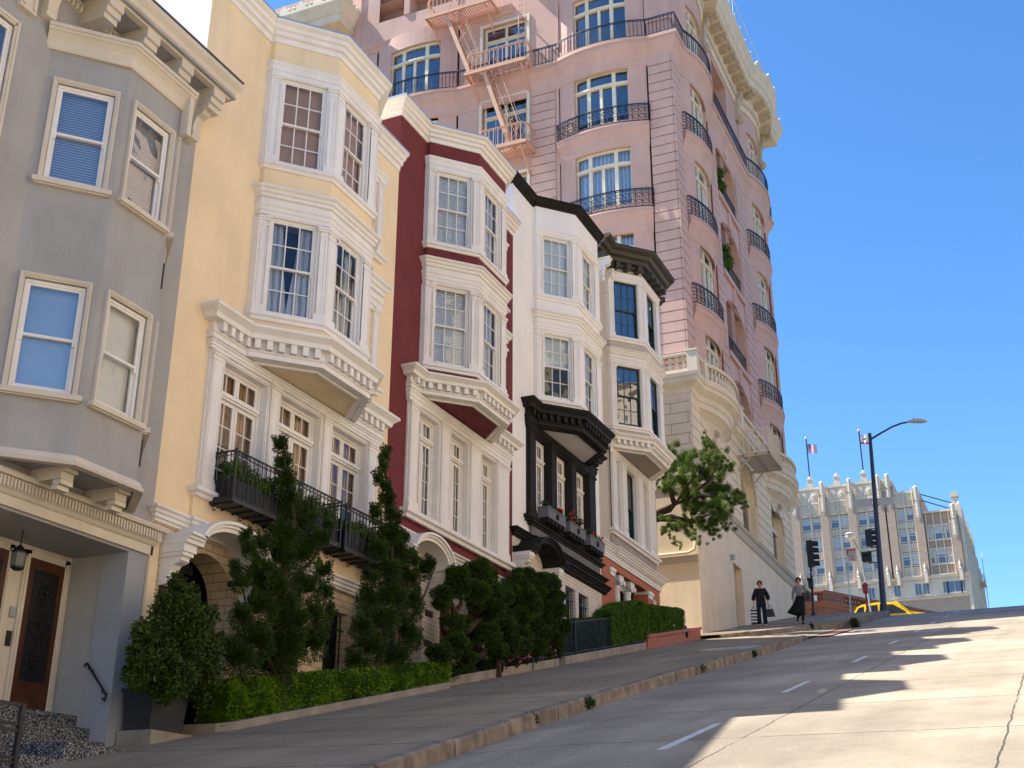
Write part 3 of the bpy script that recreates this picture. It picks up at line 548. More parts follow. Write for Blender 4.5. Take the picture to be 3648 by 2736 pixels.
redh=townhouse(D(label='maroon stucco town house with cream trim and lace-curtained windows',y0=22.25,y1=28.98,zb=3.3,zsplit=7.2,wall='red',side='red',trim='creamW',j0=23.6,j1=27.25,ret=1,
  zt=17.92,zc=17.60,w3=(14.79,16.66),w2=(11.55,13.46),e3=17.12,s3=(14.52,14.68),e2=(13.62,14.2),s2=(11.28,11.44),mB=10.6,mT=11.06,ro=.27,
  pL=23.06,pR=28.58,tri=[(23.52,24.55),(25.17,26.13),(26.9,27.78)],tz=(7.75,9.68,10.2),sT=7.72,sB=7.52,
  b3=[D(back='blindw'),D(back='bluec')],b2=[D(back='blindw'),D(back='bluec')],b1=[D(back='lace')],
  fw=[(27.6,28.1,15.0,16.7,False),(27.6,28.1,11.7,13.4,True)]))
whi=townhouse(D(label='off-white stucco town house with black entablature and window boxes',y0=28.98,y1=35.8,zb=4.8,zsplit=8.62,wall='offw',side='offw',trim='offw',j0=30.5,j1=34.45,ret=1,em='black',sm='black',f1='creamW',fm='creamW',roofm='black',flash='black',soff='offw',
  zt=19.58,zc=19.42,w3=(16.42,18.3),w2=(13.17,15.03),e3=18.61,s3=(16.2,16.38),e2=(15.23,15.8),s2=(12.86,13.02),mB=12.15,mT=12.72,ro=.22,
  pL=29.9,pR=35.2,tri=[(30.4,31.40),(32.0,33.0),(33.6,34.58)],tz=(9.5,11.28,11.85),sT=9.38,sB=9.2,
  b3=[D(back='sheer'),D(back='sheer')],b2=[D(back='x',split=('sheer',14.1)),D(back='dark',drape='bluec')],b1=[D(back='lace')]))
bei=townhouse(D(label='taupe and white town house with dark green bracketed eaves above red brick ground floor',y0=35.8,y1=41.85,zb=6.5,zsplit=9.9,wall='taupe',side='taupe',trim='creamW',j0=37.0,j1=40.95,roofm='dgreen',flash='dgreen',fm='greenframe',soff='taupe2',brk=1,flute=1,plain=1,
  zt=21.0,zc=20.42,w3=(17.75,19.79),w2=(14.53,16.52),e3=20.2,s3=(17.52,17.71),e2=(16.68,17.19),s2=(14.25,14.41),mB=13.56,mT=14.0,ro=.62,
  pL=36.8,pR=41.4,tri=[(37.25,37.72),(38.35,39.45),(40.12,40.6)],tz=(10.78,12.7,13.25),sT=10.75,sB=10.55,
  b3=[D(back='dark'),D(back='dark')],b2=[D(back='dark'),D(back='dark')],b1=[D(back='dark',fm='creamW'),D(back='dark',fm='greenframe',cols=1),D(back='dark',fm='creamW')]))
M['lampglass']=flat('smoked_lamp_glass',(.12,.12,.11),.2)
def bars(mb,fr,s0,s1,z0,z1,n,sp=.13,r=.012,hz=(.25,.8)):
    k=int((s1-s0)/sp)
    for i in range(1,k+1): s=s0+(s1-s0)*i/(k+1); mb.tube([fr.p(s,n,z0),fr.p(s,n,z1)],r,4)
    for h in hz: z=z0+(z1-z0)*h; mb.fbox(fr,s0-.02,s1+.02,n-.012,n+.012,z-.015,z+.015)
def barred(H,fr,s0,s1,z0,z1,rec=.28,label=None):
    mb,gl=MB(),MB(); leaf(mb,gl,fr,s0,s1,z0,z1,-rec,-rec+.05,2,2); w=mb.build('window',M['dark'],H); gl.build('pane',M['glass'],w,recalc=False)
    b=MB(); b.quad(fr.p(s0,-rec-.1,z0),fr.p(s1,-rec-.1,z0),fr.p(s1,-rec-.1,z1),fr.p(s0,-rec-.1,z1)); b.build('room',M['dark'],w,recalc=False)
    b=MB(); bars(b,fr,s0,s1,z0,z1,-.06,.14,.014); b.build('window_bars',M['iron'],w)
def arch_room(H,fr,sc,r,zf,z1,depth,door,wallm):
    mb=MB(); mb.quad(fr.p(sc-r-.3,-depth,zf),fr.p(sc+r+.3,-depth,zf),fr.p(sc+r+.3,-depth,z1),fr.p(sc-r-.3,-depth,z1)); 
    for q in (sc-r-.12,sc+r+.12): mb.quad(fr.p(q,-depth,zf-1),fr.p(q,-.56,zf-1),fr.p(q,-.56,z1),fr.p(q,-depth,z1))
    mb.build('porch_wall',M[wallm],H,recalc=False)  # a dark wallm puts the recess's shade into the wall colour
    mb=MB(); mb.fbox(fr,sc-.5,sc+.5,-depth+.01,-depth+.06,zf,zf+2.2)
    for a,b in ((zf+.2,zf+.9),(zf+1.05,zf+2.05)):
        for s in (sc-.4,sc+.06): mb.fbox(fr,s,s+.34,-depth+.06,-depth+.09,a,b)
    mb.build('door',M[door],H)
def digits(par,txt,fr,s,z,n,size,m,name='number',right=True,align='LEFT'):
    cu=bpy.data.curves.new(name,'FONT'); cu.body=txt; cu.size=size; cu.extrude=.004; cu.align_x=align; o=bpy.data.objects.new(name,cu); COL.objects.link(o)
    M4=Matrix(((fr.ux,0,fr.uy,0),(fr.uy,0,-fr.ux,0),(0,1,0,0),(0,0,0,1))); x,y=fr.xy(s,n)
    M4=Matrix.Translation((x,y,z))@M4
    dg=bpy.context.evaluated_depsgraph_get(); me=bpy.data.meshes.new_from_object(o.evaluated_get(dg)); me.transform(M4); bpy.data.objects.remove(o)
    o=bpy.data.objects.new(name,me); COL.objects.link(o); me.materials.clear(); me.materials.append(m)
    if par: o.parent=par; o.matrix_parent_inverse=Matrix.Translation(-wloc(par))
    return o
# ---- yellow house ground floor
mb=MB(); arch_wall(mb,F,14.97,18.0,1.4,5.35,16.44,.76,4.42,.72,.5); mb.panel(F,18.0,22.25,1.4,5.35,[(18.6,19.35,3.3,4.95),(20.17,20.95,3.3,4.95)],.3)
mb.build('brick_base',M['ybrick'],yel)
mb=MB(); mb.fbox(F,14.97,15.16,0,.05,1.4,5.3); mb.fbox(F,15.85,21.78,-.01,.06,5.5,6.0); mb.build('wall_pier',M['yellow'],yel)
mb=MB(); sc=[(-13,15.0),(-12.98,15.0),(-12.98,15.85),(-12.93,15.85),(-12.93,22.25)]; mb.mould(sc,prof_cornice(5.36,5.58,.17)); mb.build('string_course',M['white'],yel)
hood(yel,F,15.2,17.68,16.44,.82,5.0,.56,'white','white',.42)
arch_room(yel,F,16.44,.76,2.1,5.35,1.08,'darkwood','dark')
barred(yel,F,18.6,19.35,3.3,4.95); barred(yel,F,20.17,20.95,3.3,4.95)
mb=MB(); mb.prism([F.p(15.3,.02,4.18),F.p(15.78,.02,4.18),F.p(15.78,.02,4.40),F.p(15.62,.02,4.41),F.p(15.54,.02,4.46),F.p(15.46,.02,4.41),F.p(15.3,.02,4.40)],(.02,0,0)); pl=mb.build('number_plate',M['darkwood'],yel)
digits(pl,'83',F,15.36,4.235,.045,.14,M['white'])
def lantern(par,c,h,r,name='wall_lantern',hang=0):
    mb=MB(); x,y,z=c
    mb.lathe(c,[(r*.5,-h*.5),(r*.9,-h*.42),(r*.9,-h*.38),(r,h*.2),(r*1.1,h*.22),(r*.4,h*.42),(r*.12,h*.5)],6)
    o=mb.build(name,M['iron'],par)
    g=MB(); g.lathe(c,[(r*.93,-h*.34),(r*1.02,h*.14)],6); g.build('lamp_glass',M['lampglass'],o)
    if hang: m=MB(); m.tube([(x,y,z+h*.5),(x,y,z+h*.5+hang)],.012,5); m.build('chain',M['iron'],o)
    return o
l=lantern(yel,(-12.78,17.45,3.9),.5,.13); m=MB(); m.tube([(-13,17.45,4.2),(-12.9,17.45,4.28),(-12.78,17.45,4.16)],.015,5); m.build('bracket',M['iron'],l)
mb=MB(); mb.box(-13.75,-13.45,16.25,16.65,4.86,5.02); mb.box(-13.62,-13.58,16.43,16.47,5.0,5.2); mb.build('ceiling_lamp',M['iron'],yel)
mb=MB(); mb.box(-13.76,-13.44,16.24,16.3,4.90,4.98); mb.build('lamp_glass',M['white'],yel)
mb=MB(); mb.ball((-12.93,17.05,4.75),.06); mb.build('doorbell_camera',M['iron'],yel)
# three wrought iron balconies
for (a,b) in ((16.25,17.85),(18.02,19.66),(19.84,21.5)):
    mb=MB(); x0,x1=-12.93,-12.45
    mb.box(x0,x1,a,b,5.96,6.03)
    for i in range(6): yy=a+.05+(b-a-.1)*i/5; mb.box(x0,x1+.01,yy-.012,yy+.012,5.93,5.96)
    k=mb.build('balcony',M['iron'],yel)
    mb=MB(); pth=[(x0,a),(x1,a),(x1,b),(x0,b)]; railing(mb,pth,6.04,6.86,.125,.010); 
    for (p,q) in ((( x1,a),(x1,b)),((x0,a),(x1,a))):     # scrolls under the top rail
        L=hypot(q[0]-p[0],q[1]-p[1]); n=int(L/.125)
        for i in range(n):
            cx,cy=p[0]+(q[0]-p[0])*(i+.5)/n,p[1]+(q[1]-p[1])*(i+.5)/n; ux,uy=(q[0]-p[0])/L,(q[1]-p[1])/L
            mb.tube([(cx+ux*.042*cos(t*pi/4),cy+uy*.042*cos(t*pi/4),6.80+.042*sin(t*pi/4)) for t in range(8)],.006,3,cap=False)
            if i%2: mb.tube([(cx-ux*.05,cy-uy*.05,6.08),(cx+ux*.05,cy+uy*.05,6.4),(cx-ux*.05,cy-uy*.05,6.72)],.006,3)
    for (px,py) in ((x1,a),(x1,b)): mb.box(px-.016,px+.016,py-.016,py+.016,5.96,6.9)
    mb.build('railing',M['iron'],k)
    mb=MB()
    for yy in (a+.06,a+(b-a)/2,b-.06):
        for xx in (-12.85,-12.55): mb.tube([(xx+.06*(1-t*.07)*cos(t*.6),yy,5.88+.06*(1-t*.07)*sin(t*.6)) for t in range(11)],.011,4)
    mb.build('scroll_bracket',M['iron'],k)
    mb=MB(); mb.box(x0+.04,x1-.05,a+.05,b-.05,6.05,6.38); mb.build('planter_box',M['leadtub'],k)
# ---- maroon house ground floor
mb=MB(); arch_wall(mb,F,22.25,24.7,2.8,7.2,23.4,.72,5.75,.7,.55); mb.panel(F,24.7,28.98,2.8,7.2,[(24.96,25.62,4.3,6.15),(26.4,27.2,4.6,6.15)],.25); mb.build('brick_base',M['wbrick'],redh)
mb=MB(); mb.mould([(-13,22.3),(-12.95,22.3),(-12.95,28.98)],prof_cornice(6.98,7.2,.17)); mb.build('string_course',M['creamW'],redh)
hood(redh,F,22.4,24.72,23.5,.80,6.55,.56,'creamW','creamW',.45); arch_room(redh,F,23.4,.72,3.7,7.1,1.08,'brownwood','dark')
for a,b,z in ((24.96,25.62,4.3),(26.4,27.2,4.6)):
    m=MB(); bars(m,F,a,b,z,6.15,-.08,.10,.016,(.1,.5,.92)); g=m.build('window_grille',mat('rust_red_iron',(.20,.07,.05),.6,.2,bump=0),redh); m=MB(); m.quad(F.p(a,-.2,z),F.p(b,-.2,z),F.p(b,-.2,6.15),F.p(a,-.2,6.15)); m.build('room',M['dark'],g,recalc=False)
for y,z in ((24.4,5.62),(24.38,4.95)): mb=MB(); mb.box(-13,-12.97,y-.16,y+.16,z-.07,z+.07); mb.build('wall_plate',M['darkwood'],redh)
# ---- white house ground floor
mb=MB(); arch_wall(mb,F,28.98,31.5,4.3,8.62,30.2,.74,7.2,.74,.55); mb.panel(F,31.5,35.8,4.3,8.62,[(32.75,33.55,6.3,8.03),(33.8,34.62,6.3,8.03)],.3); mb.build('brick_base',M['wbrick'],whi)
mb=MB(); mb.fbox(F,30.1,35.45,-.01,.10,8.76,9.2); mb.build('slate_band',M['slate'],whi)
mb=MB(); mb.mould([(-13,29.0),(-12.97,29.0),(-12.97,30.0),(-12.9,30.05),(-12.9,35.55),(-13,35.55)],prof_cornice(8.58,8.78,.2)); mb.mould([(-13,30.05),(-12.9,30.05),(-12.9,35.5),(-13,35.5)],prof_sill(9.12,9.26,.12)); mb.build('string_course',M['black'],whi)
mb=MB(); mb.mould([(-13,31.2),(-12.99,31.2),(-12.99,36.1)],prof_cornice(8.38,8.6,.24)); mb.fbox(F,31.2,35.8,0,.02,7.6,8.6) if 0 else None; mb.build('lower_cornice',M['black'],whi)
hood(whi,F,29.0,31.4,30.25,.80,8.12,.56,'black','offw',.45); arch_room(whi,F,30.2,.74,5.3,8.6,1.08,'darkwood','slate')
for a,b in ((32.75,33.55),(33.8,34.62)): barred(whi,F,a,b,6.3,8.03)
# ---- taupe house ground floor: brick with a columned porch
mb=MB(); mb.panel(F,35.8,41.85,5.9,9.9,[(37.07,40.48,6.6,9.42)],.55); bb=mb.build('brick_base',M['obrick'],bei)
mb=MB(); mb.fbox(F,36.9,40.7,-.9,-.85,6.4,9.5); mb.build('porch_wall',M['dark'],bei)  # near-black slab carries the shade of the porch recess in its colour
mb=MB(); mb.mould([(-13,35.84),(-12.98,35.84),(-12.98,37.02),(-12.88,37.02),(-12.88,41.9),(-13.3,41.9)],prof_cornice(9.88,10.12,.17)); mb.mould([(-13,35.84),(-12.97,35.84),(-12.97,41.88),(-13.2,41.88)],prof_fascia(9.66,9.88,.06)); mb.build('string_course',M['creamW'],bei)
mb=MB(); mb.fbox(F,36.75,41.45,-.01,.05,10.10,10.56); mb.build('apron_panel',M['taupe2'],bei)
for s in (37.95,39.05):
    mb=MB(); c=(-13.28,s,6.6); mb.lathe(c,[(.20,0),(.20,.06),(.16,.1),(.15,.14),(.145,.2),(.13,2.42),(.15,2.44),(.15,2.5)],16); k=mb.build('column',M['white'],bei,smooth=True)
    mb=MB(); mb.fbox(F,s-.2,s+.2,-.48,-.06,9.26,9.42)
    for e in (-.19,.19):
        for nn in (-.08,-.46): mb.tube([F.p(s+e,nn-.03,9.2),F.p(s+e,nn+.05,9.2)],.085,10)
    mb.fbox(F,s-.17,s+.17,-.44,-.1,9.12,9.27); mb.build('capital',M['white'],k)
for s0,s1 in ((36.62,37.05),(40.5,40.95)):
    mb=MB(); mb.fbox(F,s0,s1+.02,-.5,.04,9.28,9.32) ; mb.fbox(F,s0-.03,s1+.03,-.5,.07,9.32,9.42); mb.fbox(F,s0+.02,s1,-.5,.03,9.18,9.28); mb.build('impost_block',M['white'],bei)
mb=MB(); bars(mb,F,37.1,40.45,6.6,9.15,-.75,.13,.014,(.3,.9)); mb.build('porch_gate',M['iron'],bei)
mb=MB(); mb.fbox(F,41.06,41.36,0,.02,8.9,9.24); pl=mb.build('number_plate',mat('cream_enamel',(.7,.55,.32),.5,.1,bump=0),bei)
# downpipe seen by the taupe house trim
mb=MB(); mb.tube([(-12.93,36.72,13.5),(-12.93,36.72,10.6)],.02,5); mb.build('cable',M['iron'],bei)
for y,z in ((36.9,20.15),(36.15,20.25)):      # carved corbels under the eaves
    mb=MB(); console(mb,F,y,.22,0,.5 if y<36.5 else .35,z,.85); mb.build('eaves_bracket',M['creamW'],bei)
# ---- grey house
gry=thing('town_house','grey stucco town house with blinds, deep bracketed eaves and terrazzo entry','house',(-13,11,1),'bay-fronted town houses climbing the street')
mb=MB(); mb.panel(F,3,14.97,4.8,13.3,[(9.9,10.72,9.85,11.9)],.15); mb.quad((-13,14.97,-2),(-27,14.97,-2),(-27,14.97,13.3),(-13,14.97,13.3)); mb.quad((-13,3,13.3),(-27,3,13.3),(-27,14.97,13.3),(-13,14.97,13.3))
G=[(-13,11.45),(-12.2,12.35),(-12.2,13.62),(-13,14.4)]; gf=[]
for a,b in zip(G[:-1],G[1:]): l=hypot(b[0]-a[0],b[1]-a[1]); gf.append((Fr(a[0],a[1],(b[0]-a[0])/l,(b[1]-a[1])/l),l))
gw=((9.7,11.42),(6.36,8.08))
for i,(fr,l) in enumerate(gf): mb.panel(fr,0,l,5.4,12.1,[(l/2-.43,l/2+.43,a,b) for a,b in gw],.13)
mb.build('wall',M['grey'],gry)
for i,(fr,l) in enumerate(gf):
    for j,(a,b) in enumerate(gw):
        w=sash(gry,fr,l/2-.42,l/2+.42,a+.01,b-.01,('shadeb' if j and i==0 else 'sheer' if j else 'blindb'),cols=1,rows=1,fm='white',rec=.1,f=.05)
        m=MB(); s0,s1=l/2-.43,l/2+.43
        for e,o in ((0,.03),(.022,.045),(.044,.055)): m.fbox(fr,s0-.025-e,s0-e+.003,0,o,a,b+e+.025); m.fbox(fr,s1+e-.003,s1+.025+e,0,o,a,b+e+.025); m.fbox(fr,s0-e,s1+e,0,o,b+e-.003,b+e+.025)
        m.fbox(fr,s0-.14,s1+.14,-.02,.11,a-.08,a); m.fbox(fr,s0-.11,s1+.11,-.02,.07,a-.10,a-.08); m.build('window_casing',M['cream'],gry)
sash(gry,F,9.92,10.7,9.87,11.88,'blindb',cols=1,rows=1,rec=.1); m=MB()
for e,o in ((0,.03),(.035,.05)): m.fbox(F,10.7+e,10.74+e,0,o,9.85,11.95+e); m.fbox(F,9.88-e,9.92-e,0,o,9.85,11.95+e); m.fbox(F,9.9,10.72,0,o,11.9+e,11.95+e)
m.build('window_casing',M['cream'],gry)
mb=MB(); gp=[(-13,11.36),(-12.16,12.3),(-12.16,13.66),(-13,14.48)]
mb.mould([(-13.02,11.36)]+gp[1:3]+[(-13.02,14.48)],[(-.05,11.98),(.0,11.98),(.02,12.02),(.03,12.1),(.06,12.16),(.11,12.22),(.13,12.24),(.15,12.25),(.15,12.29),(.18,12.3),(.18,12.36),(-.05,12.36)]); mb.prism([(x,y,12.3) for x,y in gp],(0,0,.05)); mb.box(-12.19,-12.03,13.60,13.70,11.5,12.3); mb.build('bay_cornice',M['cream'],gry)
# flared foot of the bay with corbels
mb=MB(); q=[(-13,11.36),(-12.14,12.3),(-12.14,13.68),(-13,14.5)]; mb.mould(q,[(-.1,5.34),(.03,5.34),(.04,5.37),(.0,5.42),(-.04,5.5),(-.1,5.5)]); mb.prism([(x,y,5.42) for x,y in q],(0,0,.03)); mb.build('bay_foot',M['cream'],gry)
mb=MB(); mb.prism([(x,y,5.40) for x,y in q],(0,0,.02)); mb.build('bay_soffit',M['grey'],gry)
for y in (12.45,13.55):
    mb=MB(); mb.fbox(F,y-.12,y+.12,.02,.60,5.21,5.398); mb.fbox(F,y-.125,y+.125,.48,.67,5.31,5.396); mb.fbox(F,y-.115,y+.115,.46,.61,5.13,5.2); mb.fbox(F,y-.11,y+.11,.44,.55,5.06,5.125); mb.build('corbel',M['cream'],gry)
# eaves
mb=MB(); mb.box(-13.0,-12.32,3,15.12,13.22,13.26); mb.build('eaves_soffit',M['grey'],gry)
mb=MB(); mb.mould([(-12.42,3),(-12.42,15.02),(-13.3,15.02)],[(-.1,13.19),(.02,13.19),(.03,13.22),(.06,13.24),(.06,13.28),(.09,13.30),(.12,13.38),(.19,13.46),(.2,13.54),(-.1,13.54)]); mb.build('eaves_cornice',M['cream'],gry)
mb=MB(); mb.box(-13.4,-12.2,3,15.16,13.545,13.58); mb.build('roof',mat('grey_roofing',(.10,.10,.115),.7,.2),gry)
for k in range(-4,4):
    y=14.76-.9*(3-k) if k<4 else 0
    mb=MB(); mb.fbox(F,y-.15,y+.15,0,.50,12.80,13.2); mb.fbox(F,y-.16,y+.16,.5,.60,13.02,13.22); mb.fbox(F,y-.16,y+.16,.45,.55,12.90,13.03); mb.fbox(F,y-.17,y+.17,0,.57,13.17,13.215); mb.build('eaves_corbel',M['cream'],gry)
mb=MB()
for i in range(60):
    y=9.2+i*.095
    if any(abs(y-(14.76-.9*k))<.17 for k in range(8)): continue
    mb.ball((-12.97,y,13.05),.055,.04,.075,8,5)
mb.fbox(F,3,14.9,0,.03,13.14,13.2); mb.fbox(F,3,14.9,0,.02,12.98,13.0); mb.build('egg_moulding',M['cream'],gry)
for y,h in ((11.22,.62),(14.72,.7)):
    mb=MB(); console(mb,F,y,.2,0,.42 if y>12 else .3,12.95 if y>12 else 13.0,h); mb.build('scroll_bracket',M['cream'],gry)
mb=MB(); mb.fbox(F,10.66,10.98,0,.09,12.25,13.1); mb.fbox(F,10.7,10.74,.09,.12,12.3,13.1); mb.fbox(F,10.9,10.94,.09,.12,12.3,13.1); mb.build('hanging_pilaster',M['cream'],gry)
for y in (13.86,): mb=MB(); fr,l=gf[2]; mb.tube([fr.p(.35,.03,11.5),fr.p(.35,.03,9.3)],.012,4); mb.tube([fr.p(.35,.03,8.2),fr.p(.35,.03,6.3)],.012,4); mb.build('conduit',M['cream'],gry); mb=MB(); mb.tube([fr.p(.35,.03,9.3),fr.p(.35,.03,8.85)],.022,4); mb.tube([fr.p(.35,.03,6.3),fr.p(.35,.03,5.85)],.022,4); mb.build('conduit_clip',M['darkwood'],gry)
# entry
mb=MB(); mb.mould([(-13,3),(-12.97,3),(-12.97,15.0),(-13.1,15.0)],[(-.05,4.78),(.02,4.78),(.02,4.92),(.05,4.94),(.08,4.99),(.10,5.0),(.10,5.15),(.16,5.16),(.17,5.2),(.15,5.24),(-.05,5.25)])
mb.dent([(-12.97,9),(-12.97,15.0)],.09,.135,5.01,5.14,.035,.03); mb.build('entry_cornice',M['cream'],gry)
mb=MB(); mb.box(-13.5,-13.001,14.53,14.965,-.5,4.79); mb.build('entry_pier',M['bluegrey'],gry)
mb=MB(); mb.box(-14.4,-13.5,14.56,14.9,1,4.9); mb.box(-14.5,-13.0,8,14.56,4.74,4.80); mb.build('porch_side_wall',M['grey'],gry)
mb=MB(); B=Fr(-14.14,0,0,1); mb.fbox(B,8,14.56,-.1,0,1.5,4.75); mb.build('porch_back_wall',M['cream'],gry)
for d in (13.66,12.45):
    e=d+.72 if d>13 else d+.78
    mb=MB(); mb.fbox(B,d-.10,d,.0,.05,2.3,4.66); mb.fbox(B,e,e+.10,0,.05,2.3,4.66); mb.fbox(B,d-.1,e+.1,0,.05,4.56,4.66); mb.fbox(B,d-.07,d-.02,.05,.07,2.3,4.6); mb.fbox(B,e+.02,e+.07,.05,.07,2.3,4.6); mb.build('door_casing',M['cream'],gry)
    mb=MB(); mb.fbox(B,d,e,.0,.025,2.3,4.56); mb.fbox(B,d,d+.1,.025,.05,2.3,4.56); mb.fbox(B,e-.1,e,.025,.05,2.3,4.56); mb.fbox(B,d+.1,e-.1,.025,.05,4.4,4.56); mb.fbox(B,d+.1,e-.1,.025,.05,2.3,2.75); dr=mb.build('door',M['brownwood'],gry)
    mb=MB(); mb.fbox(B,d+.1,e-.1,.026,.03,2.75,4.4); mb.build('pane',M['sheer'] if 0 else M['leadtub2'],dr)
    mb=MB()
    for i in range(11): s=d+.1+(e-d-.2)*(i+.5)/11; mb.tube([B.p(s,.06,2.75),B.p(s,.06,4.4)],.008,4)
    for zc,rr in ((3.05,.10),(3.55,.2),(4.05,.1)):
        for sx in (-.5,.5): mb.tube([B.p((d+e)/2+sx*rr+rr*.5*cos(t*pi/5),.075,zc+rr*.5*sin(t*pi/5)) for t in range(11)],.011,4)
        mb.tube([B.p((d+e)/2,.075,zc-rr*1.3),B.p((d+e)/2+rr,.075,zc),B.p((d+e)/2,.075,zc+rr*1.3),B.p((d+e)/2-rr,.075,zc),B.p((d+e)/2,.075,zc-rr*1.3)],.01,4)
    mb.build('door_grille',M['iron'],dr)
mb=MB(); mb.fbox(B,13.44,13.54,.0,.03,3.62,3.78); mb.build('intercom_plate',M['metal'],gry)
mb=MB(); mb.fbox(B,13.45,13.53,.0,.03,3.2,3.42); mb.build('doorbell',M['iron'],gry)
lantern(gry,(-13.6,12.95,4.34),.38,.11,'hanging_lantern',.22)
M['terr']=brick('terrazzo_chips',(.17,.165,.16),(.03,.03,.035),.5,.5,.5,.5,0,.5,0)
def terrazzo():
    m,t,b=newmat('terrazzo'); L=t.links.new; tc=N(t,'ShaderNodeTexCoord'); v=N(t,'ShaderNodeTexVoronoi'); v.inputs['Scale'].default_value=70; L(tc.outputs['Object'],v.inputs['Vector'])
    r=N(t,'ShaderNodeValToRGB'); r.color_ramp.interpolation='CONSTANT'; e=r.color_ramp.elements; e[0].color=(.035,.036,.042,1); e[1].position=.5; e[1].color=(.12,.12,.13,1); k=e.new(.78); k.color=(.36,.35,.34,1)
    sp=N(t,'ShaderNodeSeparateColor'); L(v.outputs['Color'],sp.inputs[0]); L(sp.outputs[0],r.inputs[0]); L(r.outputs[0],b.inputs['Base Color']); b.inputs['Roughness'].default_value=.8; b.inputs['Specular IOR Level'].default_value=.1; return m
TZ=terrazzo()
mb=MB(); mb.box(-14.14,-13.62,8,14.55,.5,2.3); mb.box(-13.62,-13.32,8,14.53,.5,2.1); mb.box(-13.32,-12.98,8,14.52,.3,1.88); mb.build('porch_steps',TZ,gry)
mb=MB(); mb.prism([(-12.98,6,-1),(-12.98,14.2,1),(-12.98,14.2,1.72),(-12.98,12.9,1.72),(-12.98,12.9,1.5),(-12.98,11.8,1.5),(-12.98,11.8,1.3),(-12.98,6,1.3)],(.75,0,0)); mb.build('front_steps',TZ,gry)
mb=MB(); mb.tube([(-13.47,14.47,3.06),(-13.5,14.44,3.02),(-13.46,14.40,3.0),(-13.44,14.42,3.05),(-13.05,14.42,2.62),(-13.0,14.42,2.55),(-13.03,14.44,2.48),(-13.07,14.42,2.52)],.018,6)
for x,z in ((-13.4,3.0),(-13.08,2.64)): mb.tube([(x,14.53,z-.05),(x,14.42,z-.04),(x,14.42,z)],.012,5)
mb.build('handrail',M['iron'],gry)
rl=thing('railing','black iron railing with square posts beside the terrazzo steps','railing',(-12,11.85,1.0))
mb=MB()
for y in (11.86,10.2,8.5): mb.box(-12.03,-11.97,y-.03,y+.03,wz(-12,y)-.05,2.07)
mb.build('post',M['iron'],rl)
mb=MB()
for z in (2.05,1.82,1.74,1.42,1.36): mb.box(-12.02,-11.98,6,11.86,z-.018,z+.018)
mb.build('rail',M['iron'],rl)
